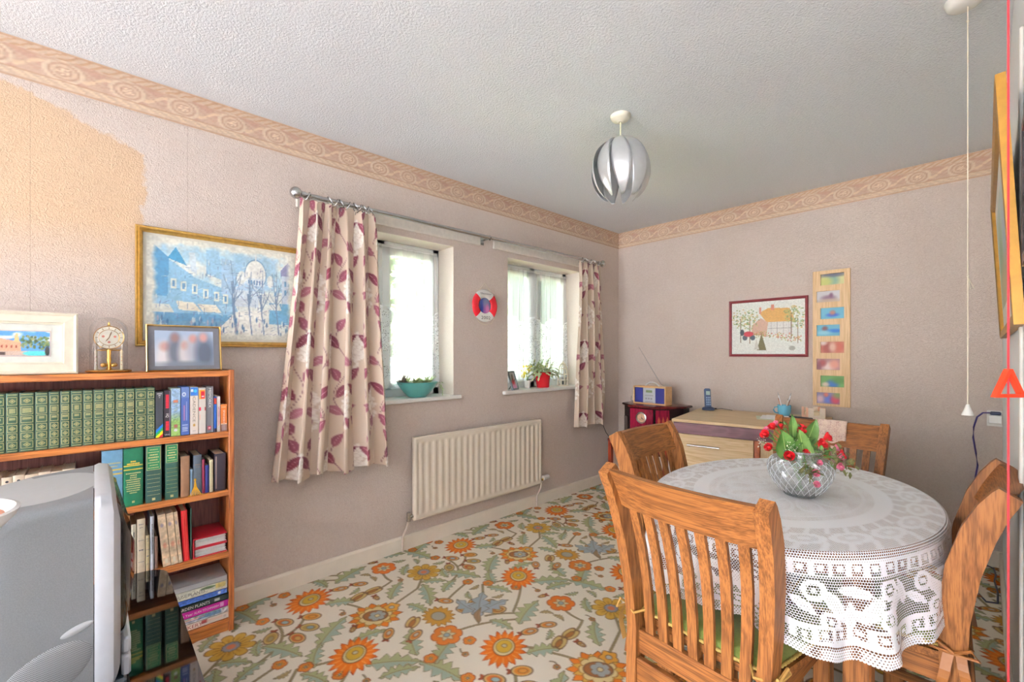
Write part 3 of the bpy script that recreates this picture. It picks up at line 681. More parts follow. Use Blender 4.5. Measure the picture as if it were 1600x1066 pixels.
m1 = t.n('ShaderNodeMixShader'); m1.inputs[0].default_value = .55; t.t.links.new(df.outputs[0], m1.inputs[1]); t.t.links.new(tl.outputs[0], m1.inputs[2]); m2 = t.n('ShaderNodeMixShader'); t.set(m2.inputs[0], fac); t.t.links.new(tr.outputs[0], m2.inputs[1]); t.t.links.new(m1.outputs[0], m2.inputs[2]); t.t.links.new(m2.outputs[0], t.o.inputs[0]); M_net = t.m
def net(label, y0, y1, seed):
    nu, nv = 220, 60; u = np.linspace(0, 1, nu); w = np.linspace(0, 1, nv); Uu, Ww = np.meshgrid(u, w, indexing='ij'); rr = np.random.default_rng(seed)
    warp = np.interp(u, np.linspace(0, 1, 9), np.concatenate([[0], np.cumsum(rr.uniform(.5, 1.5, 8))])); warp /= warp[-1]; ph = 2*PI*11*warp[:, None]; yc = (y0+y1)/2
    Yy = yc+(y0-yc+(y1-y0)*Uu)*(.965+.035*Ww)+.006*np.sin(2*ph); Xx = XG+.042+.012*(.5+.5*Ww)*np.sin(ph+.8*Ww); Zz = 1.912-.905*Ww-.012*np.abs(np.sin(Uu*22))*(Ww > .98)
    o = tag(big_grid('net_curtain', np.stack([Xx, Yy, Zz], -1), M_net), label, 'net curtain', 'white lace net curtains in the window recesses'); add_uv(o, np.stack([Uu*(y1-y0)*1.35, (1-Ww)*.9], -1)); 
    return o
net('white lace net curtain in the window above the radiator left end', W1[0]+.03, W1[1]-.03, 1); net('white lace net curtain in the window nearest the room corner', W2[0]+.03, W2[1]-.03, 2)

# ------------------------------------------------------------------ radiator
M_rad = plain('cream_radiator_enamel', (226, 214, 196), .35, var=.015)
rad = thing('radiator', 'cream fluted panel radiator under the windows', 'radiator', (XL, 1.435, 0)); RW = 1.145; z0, z1 = .186, .702; xf = .078
ny, nz = 26*8+1, 26; ys = np.linspace(0, RW, ny); zs = np.concatenate([np.linspace(z0, z0+.065, 9), np.linspace(z0+.07, z1-.07, 8), np.linspace(z1-.065, z1, 9)]); Yg, Zg = np.meshgrid(ys, zs, indexing='ij')
ed = np.minimum(np.minimum(Zg-z0, z1-Zg), 9)
ridge = np.clip(np.sin(Yg/RW*2*PI*23+PI/2)*1.8, -1, 1)*.5-.5; act = np.clip((ed-.034)/.016, 0, 1)*np.clip(np.minimum(Yg-.02, RW-.02-Yg)/.01, 0, 1); Xg = xf+.0055*ridge*act
rnd = np.clip(ed/.012, 0, 1); Xg -= .012*(1-rnd)**2; er = np.clip(np.minimum(Yg, RW-Yg)/.01, 0, 1); Xg -= .008*(1-er)**2
big_grid('front_panel', np.stack([Xg, Yg, Zg], -1), M_rad, rad)
MB().rbox(xf-.03, xf-.013, .0, RW, z0+.002, z1-.002, .004).build('rear_panel', M_rad, rad)
MB().rbox(xf-.018, xf-.004, -.001, .006, z0+.01, z1-.01, .003).rbox(xf-.018, xf-.004, RW-.006, RW+.001, z0+.01, z1-.01, .003).rbox(xf-.03, xf-.006, 0, RW, z1-.006, z1, .002).build('edge_trim', M_rad, rad)
for y in (.2, RW-.2): MB().box(0, xf-.03, y-.015, y+.015, z0+.05, z1-.05).build('wall_bracket', M_rad, rad)
M_pipe = plain('painted_pipe', (214, 198, 184), .4)
MB().cyl((xf-.02, 0, .215), (xf-.02, -.035, .215), .011, n=10).cyl((xf-.02, -.03, .19), (xf-.02, -.03, .245), .012, n=10).build('valve', M_chrome, rad, 40)
MB().tube([(xf-.02, -.03, .19), (xf-.025, -.04, .15), (.022, -.05, .09), (.02, -.05, .0)], .0075, 8).build('pipe', M_pipe, rad, 60)
vv = MB().cyl((xf-.02, RW, .215), (xf-.02, RW+.03, .215), .01, n=10).build('valve', M_brass, rad, 40); MB().cyl((xf-.02, RW+.03, .225), (xf-.02, RW+.095, .228), .02, .016, 14).build('thermostat_head', M_white, vv, 40)
MB().tube([(xf-.02, RW+.02, .21), (xf-.02, RW+.01, .15), (.022, RW, .09), (.02, RW, 0)], .0075, 8).build('pipe', M_pipe, rad, 60)

# ------------------------------------------------------------------ picture frames
def moulding(parent, w, h, prof, M, mat, names='frame_side'):
    cs = [(0, 0), (w, 0), (w, h), (0, h)]; ins = [(1, 1), (-1, 1), (-1, -1), (1, -1)]
    for i in range(4):
        j = (i+1) % 4; b = MB(); A = [tuple(M @ Vector((cs[i][0]+ins[i][0]*d, cs[i][1]+ins[i][1]*d, z))) for d, z in prof]; B = [tuple(M @ Vector((cs[j][0]+ins[j][0]*d, cs[j][1]+ins[j][1]*d, z))) for d, z in prof]
        n = len(prof); b.add(A+B, [(k, (k+1) % n, (k+1) % n+n, k+n) for k in range(n)]+[tuple(range(n))[::-1], tuple(range(n, 2*n))]); b.build(names, mat, parent, 40)
def lm(w, o=(0, 0, 0)): return Matrix.Translation(o)
def sub_M(M, x, y, z): return M @ Matrix.Translation((x, y, z))
def p_paris(p, w, h):
    p.C[:] = (226, 232, 226); U, V = p.U/w, p.V/h; n = vnoise(U*9, V*7, 1)*.6+vnoise(U*30, V*22, 2)*.4
    sky = (V > .55); p.put(sky*np.clip((n-.35)*3, 0, 1), (156, 200, 222), .8)
    P = lambda pts: [(x*w, y*h) for x, y in pts]
    p.poly(P([(.02, .92), (.12, .80), (.30, .62), (.56, .50), (.56, .20), (.02, .16)]), (138, 182, 208)); p.poly(P([(.02, .95), (.13, .80), (.12, .42), (.02, .42)]), (84, 142, 182))
    p.poly(P([(.12, .8), (.17, .92), (.24, .74)]), (70, 142, 184)); p.poly(P([(.25, .88), (.29, .88), (.30, .66), (.26, .7)]), (206, 220, 226)); p.poly(P([(.36, .93), (.44, .93), (.48, .62), (.36, .68)]), (150, 190, 214)); p.poly(P([(.46, .86), (.60, .84), (.60, .40), (.46, .48)]), (164, 194, 216))
    for x, y in ((.14, .60), (.20, .58), (.27, .56), (.34, .52), (.41, .50), (.47, .48)): p.rect(x*w, (x+.035)*w, (y-.1)*h, y*h, (226, 228, 216)); p.rect((x+.01)*w, (x+.025)*w, (y-.08)*h, (y-.02)*h, (92, 140, 176))
    p.poly(P([(.02, .34), (.13, .34), (.16, .26), (.02, .26)]), (214, 216, 206)); p.poly(P([(.17, .38), (.28, .37), (.33, .28), (.19, .29)]), (236, 228, 208)); p.poly(P([(.30, .36), (.42, .36), (.46, .28), (.34, .28)]), (238, 230, 210)); p.poly(P([(.44, .36), (.56, .35), (.58, .29), (.47, .29)]), (164, 200, 218))
    p.rect(.02*w, .56*w, .08*h, .26*h, (88, 142, 180), .8); p.rect(.02*w, .98*w, .03*h, .10*h, (232, 234, 226)); p.poly(P([(.56, .3), (.80, .34), (.86, .04), (.40, .04)]), (236, 236, 228))
    p.rect(.55*w, .86*w, .55*h, .92*h, (150, 190, 214), .8, .02); p.ell(.70*w, .72*h, .081*w, .172*h, (96, 136, 172), soft=.06); p.ell(.70*w, .72*h, .075*w, .16*h, (238, 238, 230), soft=.06); p.rect(.635*w, .765*w, .60*h, .68*h, (218, 226, 228)); p.rect(.635*w, .765*w, .52*h, .60*h, (176, 202, 218)); [p.rect((.645+.02*i)*w, (.655+.02*i)*w, .61*h, .66*h, (96, 136, 172)) for i in range(6)]; p.ell(.60*w, .66*h, .034*w, .09*h, (230, 234, 230), soft=.08); p.ell(.81*w, .66*h, .025*w, .07*h, (230, 234, 230), soft=.08); p.line(P([(.70, .88), (.70, .95)]), .006, (220, 226, 226)); p.poly(P([(.55, .56), (.63, .64), (.72, .56), (.72, .36), (.55, .36)]), (206, 218, 226)); p.poly(P([(.55, .54), (.63, .62), (.72, .54)]), (178, 204, 222))
    p.poly(P([(.89, .80), (.96, .92), (.99, .9), (.99, .72), (.89, .74)]), (140, 142, 178)); p.rect(.90*w, .99*w, .42*h, .74*h, (196, 208, 220)); p.rect(.80*w, .99*w, .18*h, .42*h, (110, 166, 200)); p.poly(P([(.80, .40), (.88, .42), (.9, .34), (.80, .34)]), (228, 232, 226))
    for x, y in ((.92, .62), (.95, .62), (.92, .52), (.955, .52), (.84, .5)): p.rect(x*w, (x+.018)*w, y*h, (y+.06)*h, (100, 148, 184))
    rr = np.random.default_rng(8)
    tk = (98, 122, 152)
    for bx in (.545, .655, .745, .86): 
        top = .62 if bx < .6 else .5; p.line(P([(bx+.02, .03), (bx, .3), (bx-.01, top)]), .011 if bx < .6 else .006, tk, .9)
        for k in range(9): a = rr.uniform(.6, 2.5); L = rr.uniform(.1, .26); y0 = rr.uniform(.3, top); p.line(P([(bx, y0), (bx+math.cos(a)*L*.5, y0+math.sin(a)*L), (bx+math.cos(a)*L*.6, y0+math.sin(a)*L*1.3)]), .0035, tk, .7)
    for k in range(330):
        x, y = rr.uniform(.03, .95), rr.uniform(.1, .85)**1.3; a = rr.choice([0.1, 1.5, 1.6, .5, 2.6]); L = rr.uniform(.01, .045); p.line(P([(x, y), (x+L*math.cos(a), y+L*1.3*math.sin(a))]), .0022, [(72, 104, 146), (92, 124, 160), (236, 236, 228), (104, 100, 140)][k % 4], .75)
    p.put(np.full(U.shape, .06), (222, 228, 224))
    for k in range(60):
        x, y = rr.uniform(.05, .97), rr.uniform(.05, .22); p.ell(x*w, y*h, .006*w, .03*h, [(70, 118, 160), (226, 228, 220), (186, 170, 180), (54, 96, 140)][k % 4], .8, soft=.5)
    m = np.minimum(np.minimum(U-.03, .97-U), np.minimum(V-.04, .97-V))+(n-.5)*.05; p.put(1-np.clip(m/.03, 0, 1), (228, 228, 216)); p.mottle(140, .07, 3); p.mottle(28, .05, 4)
def p_cottage(p, w, h):
    p.C[:] = (232, 236, 228); P = lambda pts: [(x*w, y*h) for x, y in pts]; rr = np.random.default_rng(2)
    p.poly(P([(.40, .78), (.52, .86), (.80, .84), (.88, .58), (.52, .56)]), (206, 162, 96)); p.rect(.52*w, .84*w, .36*h, .60*h, (230, 228, 222)); p.poly(P([(.30, .55), (.42, .68), (.52, .6), (.50, .36), (.30, .36)]), (204, 170, 150)); p.rect(.56*w, .6*w, .82*h, .92*h, (196, 130, 110)); p.rect(.40*w, .43*w, .76*h, .88*h, (200, 140, 120))
    for x in (.56, .64, .72, .79): p.line(P([(x, .36), (x, .6)]), .002, (110, 100, 100)); 
    p.line(P([(.52, .48), (.84, .48)]), .002, (110, 100, 100))
    for cx, cy, r in ((.14, .68, .13), (.27, .66, .13), (.90, .66, .13), (.82, .74, .1)):
        p.line(P([(cx, cy-.45), (cx, cy)]), .005, (120, 96, 66))
        for k in range(70): a = rr.uniform(0, 6.3); q = rr.uniform(0, 1)**.5*r; p.ell((cx+q*math.cos(a))*w, (cy+q*1.5*math.sin(a))*h, .006, .005, [(150, 170, 110), (110, 140, 90), (196, 190, 130), (206, 176, 120)][k % 4], .75, soft=.4)
    for k in range(120): x = rr.uniform(.3, .95); y = .40-.18*(x-.3)+rr.normal()*.03; p.ell(x*w, y*h, .005, .004, [(196, 150, 90), (170, 170, 100), (206, 120, 110), (140, 130, 80)][k % 4], .8, soft=.4)
    p.ell(.20*w, .32*h, .035*w, .05*h, (80, 90, 100), soft=.2); p.ell(.31*w, .32*h, .035*w, .05*h, (80, 90, 100), soft=.2); p.ell(.25*w, .39*h, .07*w, .05*h, (176, 60, 70), soft=.2); p.ell(.16*w, .42*h, .03*w, .06*h, (70, 76, 80), soft=.2)
    p.poly(P([(.37, .08), (.43, .40), (.50, .08)]), (110, 104, 70)); p.ell(.43*w, .38*h, .012*w, .03*h, (150, 120, 90)); p.poly(P([(.33, .1), (.36, .3), (.40, .1)]), (206, 206, 196)); p.ell(.83*w, .12*h, .04*w, .04*h, (170, 170, 160), soft=.3); p.mottle(330, .09, 5)
def p_pool(p, w, h):
    p.U = np.clip((p.U-.5*w)*2, 0, w); V = p.V/h; U = p.U/w; p.C[:] = (92, 152, 212); p.put(np.clip((vnoise(U*6, V*8, 3)-.5)*4, 0, 1)*(V > .6), (236, 240, 244)); P = lambda pts: [(x*w, y*h) for x, y in pts]
    p.poly(P([(0, .72), (.15, .66), (.3, .6), (.42, .55), (.42, .14), (0, .14)]), (218, 160, 130)); p.poly(P([(.28, .58), (.31, .9), (.36, .9), (.40, .55)]), (214, 186, 130))
    rr = np.random.default_rng(4)
    for k in range(90): x = rr.uniform(.42, .98); y = rr.uniform(.3, .82)-.15*abs(x-.55); p.ell(x*w, y*h, .02*w+.002, .05*h, [(86, 112, 66), (120, 138, 84), (150, 150, 100), (70, 84, 56)][k % 4], .85, soft=.4)
    for x in (.06, .14, .24, .33): p.ell(x*w, .38*h, .02*w, .06*h, (150, 80, 60)); 
    p.rect(.0, w, 0, .2*h, (200, 176, 160)); p.ell(.72*w, .10*h, .26*w, .10*h, (96, 206, 206), soft=.15); p.rect(0, .12*w, .04*h, .16*h, (84, 70, 66)); p.ell(.95*w, .2*h, .05*w, .2*h, (70, 70, 66), soft=.3); p.mottle(500, .08, 3)
def p_blobs(seed, bgc, blobs):
    def f(p, w, h):
        p.C[:] = bgc
        for cx, cy, rx, ry, c in blobs: p.ell(cx*w, cy*h, rx*w, ry*h, c, .9, soft=.9)
    return f
P_family = p_blobs(0, (168, 184, 206), [(.18, .25, .2, .4, (226, 218, 216)), (.17, .55, .09, .13, (196, 150, 140)), (.34, .4, .13, .45, (92, 98, 112)), (.33, .8, .07, .13, (150, 116, 112)), (.50, .35, .12, .4, (214, 206, 206)), (.50, .58, .07, .12, (190, 150, 140)), (.64, .45, .12, .35, (176, 176, 186)), (.64, .78, .07, .12, (206, 150, 140)), (.84, .35, .16, .5, (80, 88, 104)), (.82, .82, .07, .13, (216, 160, 150)), (.5, .03, .5, .1, (120, 130, 140))])
# large blue Paris street print on the window wall
pic = thing('framed_print', 'large gilt framed print of a pale blue street scene with a white dome', 'picture', (XL, .128, 1.248)); PW, PH = .672, .518
Mw = frame_M((0, 0, 0), (0, 1, 0), (0, 0, 1)); moulding(pic, PW, PH, [(0, 0), (0, .016), (.004, .022), (.010, .020), (.013, .026), (.019, .022), (.023, .012), (.026, .008), (.026, 0)], Mw, M_gold)
MB().box(.002, .0045, .02, PW-.02, .02, PH-.02).build('mount', plain('cream_mount', (226, 222, 208), .8), pic); panel('print', PW-.075, PH-.075, 200, 150, sub_M(Mw, .0375, .0375, .0055), M_attr, pic, p_paris)
# cottage cross stitch and photo strip on the far wall
Mf = frame_M((0, 0, 0), (1, 0, 0), (0, 0, 1)); pic = thing('framed_cross_stitch', 'mahogany framed cross stitch of a thatched cottage with a carriage', 'picture', (-1.427, YF, 1.194)); PW, PH = .548, .445
moulding(pic, PW, PH, [(0, 0), (0, .014), (.006, .02), (.014, .017), (.02, .008), (.02, 0)], Mf, plain('mahogany_frame', (126, 48, 54), .3, var=.12))
panel('cross_stitch_panel', PW-.03, PH-.03, 170, 140, sub_M(Mf, .015, .015, .006), M_attr, pic, p_cottage)
st = thing('photo_strip_frame', 'tall pale oak strip frame holding eight small photos', 'picture frame', (-.849, YF, .849)); FW, FH, FD = .216, .952, .018; M_beech = wood('pale_oak_veneer', (226, 194, 150), (204, 168, 122), 'z', .5)
hw, hh = .136, .078; gap = FH/8; slots = []
for k in range(8): zc = FH-gap*(k+.5)-.004; x0 = (.046 if k % 2 == 0 else .022); slots.append((x0, zc-hh/2))
b = MB(); prev = FH
for x0, zb in slots: b.box(0, FW, -FD, 0, zb+hh, prev); b.box(0, x0, -FD, 0, zb, zb+hh); b.box(x0+hw, FW, -FD, 0, zb, zb+hh); prev = zb
b.box(0, FW, -FD, 0, 0, prev); b.build('frame', M_beech, st)
G = (150, 170, 110)
ph = [((206, 206, 150), [(.5, .4, .25, .5, (120, 160, 150)), (.5, .9, .6, .2, (90, 90, 110)), (.2, .3, .3, .4, (196, 200, 120))]), ((206, 206, 210), [(.5, .35, .3, .25, (120, 90, 110)), (.62, .6, .08, .2, (110, 70, 100)), (.5, .1, .5, .2, (190, 170, 150))]), ((110, 180, 206), [(.5, .35, .25, .15, (40, 70, 180)), (.5, .55, .12, .2, (186, 120, 100))]), ((110, 176, 200), [(.35, .65, .12, .22, (120, 60, 60)), (.75, .45, .35, .15, (40, 110, 200)), (.3, .3, .3, .2, (150, 206, 220))]),
      ((196, 130, 110), [(.3, .4, .25, .5, (140, 60, 50)), (.75, .5, .25, .5, (170, 80, 60)), (.5, .5, .15, .4, (226, 190, 170)), (.1, .9, .15, .2, (240, 230, 226))]), ((170, 130, 130), [(.5, .3, .25, .35, (240, 220, 214)), (.25, .6, .16, .3, (150, 70, 70)), (.75, .5, .2, .4, (216, 150, 130)), (.1, .3, .1, .4, (120, 70, 80))]), ((110, 160, 90), [(.5, .25, .25, .35, (60, 110, 190)), (.8, .6, .3, .3, (80, 130, 60)), (.2, .2, .15, .2, (226, 206, 190))]), ((150, 140, 170), [(.5, .4, .2, .4, (90, 110, 190)), (.8, .4, .2, .4, (196, 60, 80)), (.15, .4, .15, .3, (226, 190, 196)), (.4, .8, .1, .2, (206, 110, 90)), (.9, .8, .2, .3, (130, 150, 90))])]
for (x0, zb), (bc, bl) in zip(slots, ph): panel('photo', hw, hh, 22, 14, frame_M((x0, -.006, zb), (1, 0, 0), (0, 0, 1)), M_photo, st, p_blobs(0, bc, bl))
# lifebuoy plaque between the windows
lb = thing('lifebuoy_plaque', 'red and white lifebuoy photo plaque hanging between the windows', 'wall plaque', (XL, 2.049, 1.562)); R = .118; b = MB()
def tor(a0, a1, mat, name):
    b = MB(); na = max(4, int((a1-a0)/(PI/24))); A = np.linspace(a0, a1, na+1); rings = []
    for a in A: rings.append([(.012+.011*math.sin(q), (.0865+.0305*math.cos(q))*math.cos(a), (.0865+.0305*math.cos(q))*math.sin(a)*1.0) for q in np.linspace(0, 2*PI, 12, endpoint=False)])
    b.ring_stack(rings).build(name, mat, lb, 50)
M_red = plain('bright_red_gloss', (206, 30, 44), .25, var=.04); M_ink = plain('dark_ink', (60, 56, 60), .6)
tor(PI*.25, PI*.75, M_white, 'ring_segment'); tor(PI*.75, PI*1.25, M_red, 'ring_segment'); tor(PI*1.25, PI*1.75, M_white, 'ring_segment'); tor(-PI*.25, PI*.25, M_red, 'ring_segment')
panel('photo', .116, .116, 24, 24, frame_M((.006, -.058, -.058), (0, 1, 0), (0, 0, 1)), M_photo, lb, p_blobs(1, (90, 96, 140), [(.5, .3, .3, .4, (150, 90, 150)), (.3, .4, .12, .5, (40, 60, 140)), (.7, .7, .3, .3, (130, 140, 170)), (.75, .3, .15, .3, (206, 120, 170))]))
MB().tube([(.0236, -.05+.1*i/24, .083+.008*math.sin(i*1.9)*(1-.02*i)) for i in range(25)], .0011, 4).build('script_lettering', M_ink, lb); text('2002', .032, M_ink, lb, frame_M((.0236, 0, -.087), (0, 1, 0), (0, 0, 1)), .085)
MB().tube([(.012, -.055, .105), (.006, 0, .165), (.012, .055, .105)], .002, 5).tube([(.012, -.1, -.07), (.012, -.05, -.125), (.012, .0, -.138), (.012, .06, -.125), (.012, .1, -.07)], .002, 5).build('rope', plain('cream_cord', (226, 214, 190), .8), lb)

# ------------------------------------------------------------------ window sill ornaments
def leaf_blade(b, base, d, up, L, W, curl=.3, n=4):
    d = Vector(d).normalized(); up = Vector(up); side = d.cross(up)
    if side.length < 1e-4: side = d.cross(Vector((1, 0, 0)))
    side.normalize(); nn = side.cross(d).normalized(); rows = []
    for i in range(n+1):
        t = i/n; p = Vector(base)+d*L*t-nn*(curl*L*t*t); w = W*math.sin(PI*min(.97, .12+.85*t)); rows.append((p-side*w, p+nn*W*.18, p+side*w))
    vs = [v for r in rows for v in r]; fs = []
    for i in range(n): fs += [(3*i, 3*i+1, 3*i+4, 3*i+3), (3*i+1, 3*i+2, 3*i+5, 3*i+4)]
    b.add(vs, fs)
M_teal = plain('teal_ceramic', (92, 168, 164), .3, var=.04); M_soil = plain('potting_soil', (76, 60, 46), .95, var=.3, scale=120)
M_succ = plain('pale_succulent_leaf', (186, 200, 140), .5, var=.3, scale=25); M_aloe = plain('grey_mauve_succulent_leaf', (150, 140, 130), .5, var=.25, scale=25)
pl = thing('succulent_bowl', 'teal ribbed bowl of succulents on the window sill above the radiator', 'plant bowl', (-2.535, 1.535, .9364)); pr = [(.0001, 0), (.055, 0), (.06, .004), (.085, .03), (.108, .06), (.128, .088), (.132, .098), (.126, .098), (.10, .07), (.0001, .066)]
b = MB(); fine = []
for (r0, zz0), (r1, zz1) in zip(pr[2:6], pr[3:7]):
    for q in range(4): fine.append((r0+(r1-r0)*q/4+(.0012 if q % 2 else 0), zz0+(zz1-zz0)*q/4))
b.lathe(pr[:2]+fine+pr[6:], n=40, caps=False).build('bowl', M_teal, pl, 50); MB().lathe([(.0001, .085), (.115, .084)], n=20, caps=False).build('soil', M_soil, pl)
rr = np.random.default_rng(6)
for cx, cy, L, mm in ((-.01, -.10, .075, M_aloe), (.02, -.03, .05, M_succ), (.03, .035, .07, M_succ), (0, .09, .07, M_succ), (-.04, .02, .05, M_succ), (-.03, -.06, .05, M_succ)):
    b = MB()
    for k in range(22): a = rr.uniform(0, 6.28); e = rr.uniform(.1, 1.2); leaf_blade(b, (cx, cy, .086), (math.cos(a)*math.cos(e), math.sin(a)*math.cos(e), math.sin(e)), (0, 0, 1), L*rr.uniform(.7, 1.1), .0075, .15, 3)
    b.build('succulent_rosette', mm, pl, 60)
b = MB(); b.tube([(.05, .10, .09), (.075, .13, .09), (.085, .14, .05), (.08, .142, .005)], .002, 5)
for k in range(10): a = rr.uniform(0, 6.28); leaf_blade(b, (.07+rr.uniform(-.01, .015), .125+rr.uniform(-.02, .02), rr.uniform(.05, .1)), (math.cos(a), math.sin(a), -.2), (0, 0, 1), .03, .006, .2, 2)
b.build('trailing_stem', M_succ, pl)
pt = thing('air_plant', 'small spiky green plant peeping out behind the left curtain', 'plant', (-2.53, 1.235, .9364)); MB().lathe([(.0001, 0), (.028, 0), (.036, .09), (.032, .09), (.03, .075), (.0001, .075)], n=18, caps=False).build('pot', M_white, pt, 40); b = MB()
for k in range(26): a = rr.uniform(0, 6.28); e = rr.uniform(.3, 1.4); leaf_blade(b, (0, 0, .075), (math.cos(a)*math.cos(e), math.sin(a)*math.cos(e), math.sin(e)), (0, 0, 1), rr.uniform(.05, .1), .004, .25, 3)
b.build('foliage', plain('green_blade', (110, 140, 84), .5, var=.2), pt)
pt = thing('potted_plant', 'bushy grey green plant in a bright red pot on the corner window sill', 'potted plant', (-2.535, 2.735, .9364)); MB().lathe([(.0001, 0), (.048, 0), (.052, .004), (.064, .122), (.066, .126), (.06, .126), (.055, .11), (.0001, .108)], n=32, caps=False).build('pot', M_red, pt, 40); MB().lathe([(.0001, .114), (.057, .113)], n=16, caps=False).build('soil', M_soil, pt)
b = MB(); b2 = MB()
for k in range(84):
    a = rr.uniform(0, 6.28); e = rr.uniform(.15, 1.2); p = Vector((.03*math.cos(a), .03*math.sin(a), .11)); d = Vector((math.cos(a)*math.cos(e)*.7, math.sin(a)*math.cos(e)*1.15, math.sin(e))); n = rr.integers(4, 7)
    for q in range(n):
        if p.x+d.x*.03 < -.075 : d.x = abs(d.x)*.3
        leaf_blade(b if (k+q) % 3 else b2, p, d, (0, 0, 1), .034, .0095, .2, 3); p = p+d.normalized()*.029; d = (d.normalized()+Vector((rr.normal()*.15, rr.normal()*.15, -.24)))
b.build('foliage', plain('grey_green_leaf', (168, 184, 142), .5, var=.25, scale=30), pt); b2.build('foliage', plain('olive_leaf', (196, 196, 150), .5, var=.25, scale=30), pt)
fl = thing('yellow_flower_pot', 'small pot of yellow flowers behind the red pot against the net', 'potted plant', (-2.585, 2.60, .9364)); MB().lathe([(.0001, 0), (.024, 0), (.03, .06), (.0001, .056)], n=16, caps=False).build('pot', M_white, fl, 40); b = MB()
for k in range(60): a = rr.uniform(0, 6.28); q = rr.uniform(0, 1)**.5; c = (.022*q*math.cos(a), .055*q*math.sin(a)-.01, .14+rr.uniform(-.045, .05)); leaf_blade(b, c, (rr.normal(), rr.normal(), rr.normal()), (0, 0, 1), .022, .009, .2, 2)
b.build('blossom', plain('yellow_petal', (244, 226, 96), .6, var=.1), fl); MB().tube([(0, 0, .05), (0, -.01, .14)], .003, 5).tube([(0, 0, .05), (.005, .02, .13)], .003, 5).build('stem', plain('stem_green', (120, 140, 80), .6), fl)
ff = thing('small_photo_frame', 'small grey photo frame leaning on the corner window sill', 'photo frame', (-2.475, 2.33, .9375), .35); Mt = Matrix.Rotation(-.30, 4, 'Y') @ frame_M((0, 0, 0), (0, 1, 0), (0, 0, 1)); moulding(ff, .105, .15, [(0, -.006), (0, .006), (.01, .006), (.012, .002), (.012, -.006)], Mt, plain('pewter_frame', (110, 122, 128), .35, .5)); MB().rbox(0, .085, 0, .13, -.004, .0, .001, M=Mt @ Matrix.Translation((.01, .01, 0))).build('backing', M_black, ff)
panel('photo', .081, .126, 18, 26, sub_M(Mt, .012, .012, .001), M_photo, ff, p_blobs(2, (196, 200, 200), [(.5, .75, .2, .15, (110, 110, 100)), (.5, .5, .3, .2, (180, 120, 110)), (.45, .35, .25, .2, (190, 40, 50)), (.5, .12, .5, .15, (220, 150, 190)), (.4, .6, .1, .1, (60, 100, 60))])); MB().add([(0, .05, .09), (-.06, .05, .001), (-.055, .06, .001), (0, .06, .09)], [(0, 1, 2, 3)]).build('easel_strut', M_black, ff)
wr = thing('wire_ornament', 'cream wire ornament beside the red pot on the sill', 'ornament', (-2.53, 2.985, .9364)); b = MB(); M_cream = plain('cream_wire', (232, 222, 204), .5)
for r_, z_ in ((.05, .004), (.046, .05), (.046, .10), (.036, .15), (.022, .19)): b.tube([(r_*math.cos(a), r_*math.sin(a), z_) for a in np.linspace(0, 2*PI, 18, endpoint=False)], .003, 5, closed=True)
for k in range(10): a = k*PI/5; b.tube([(.05*math.cos(a), .05*math.sin(a), .004), (.046*math.cos(a), .046*math.sin(a), .1), (.03*math.cos(a), .03*math.sin(a), .17), (.0, .0, .215)], .0025, 5)
b.build('cage', M_cream, wr); b = MB(); b.tube([(.05, -.02, .004), (.05, -.07, .006), (.03, -.08, .035), (.01, -.06, .004)], .003, 5); b.build('foot_loop', M_cream, wr)
# ------------------------------------------------------------------ ceiling lamp and pull cords
lp = thing('pendant_lamp', 'silver petal pendant lamp hanging from the ceiling', 'lamp', (-1.245, 1.91, CEIL)); M_ivory = plain('ivory_plastic', (240, 234, 214), .35, var=.02)
MB().lathe([(.0001, -.034), (.012, -.034), (.018, -.028), (.04, -.022), (.048, -.012), (.05, 0)], n=28, caps=False).build('ceiling_rose', M_ivory, lp, 40); MB().cyl((0, 0, -.03), (0, 0, -.125), .0035, n=8).build('cord', plain('cream_flex', (232, 222, 190), .6), lp); MB().lathe([(.0001, -.12), (.02, -.12), (.022, -.16), (.018, -.19), (.0001, -.19)], n=16, caps=False).build('lamp_holder', M_ivory, lp, 40)
MB().lathe([(.0001, -.19), (.015, -.195), (.03, -.225), (.032, -.25), (.022, -.275), (.0001, -.285)], n=16, caps=False).build('bulb', plain('opal_bulb', (244, 244, 240), .3), lp, 60)
M_alu = plain('satin_aluminium', (212, 214, 216), .3, .6, var=.03)
for k in range(9):
    a0 = k*2*PI/9+.2; n = 20; pts = []
    for i in range(n+1):
        t = i/n; f = .16+t*2.42; wid = (.36*math.sin(PI*min(1, .10+.86*t))**.7); row = []
        for j in range(7):
            s_ = (j-3)/3; az = a0+s_*wid+.35*t; rr_ = .140*(1+.07*s_)*(1.0 if k % 2 else .985); row.append((rr_*math.sin(f)*math.cos(az), rr_*math.sin(f)*math.sin(az), -.265+.153*math.cos(f)-.02*t*t))
        pts.append(row)
    o = MB().grid(pts).build('petal', M_alu, lp, 180); m_ = o.modifiers.new('t', 'SOLIDIFY'); m_.thickness = .0012
pc = thing('pull_cord_switch', 'white ceiling pull cord switch with a long thin cord', 'pull cord', (-.05, 2.116, CEIL)); MB().lathe([(.0001, -.03), (.03, -.03), (.042, -.024), (.05, -.006), (.05, 0)], n=24, caps=False).build('switch_housing', M_white, pc, 40)
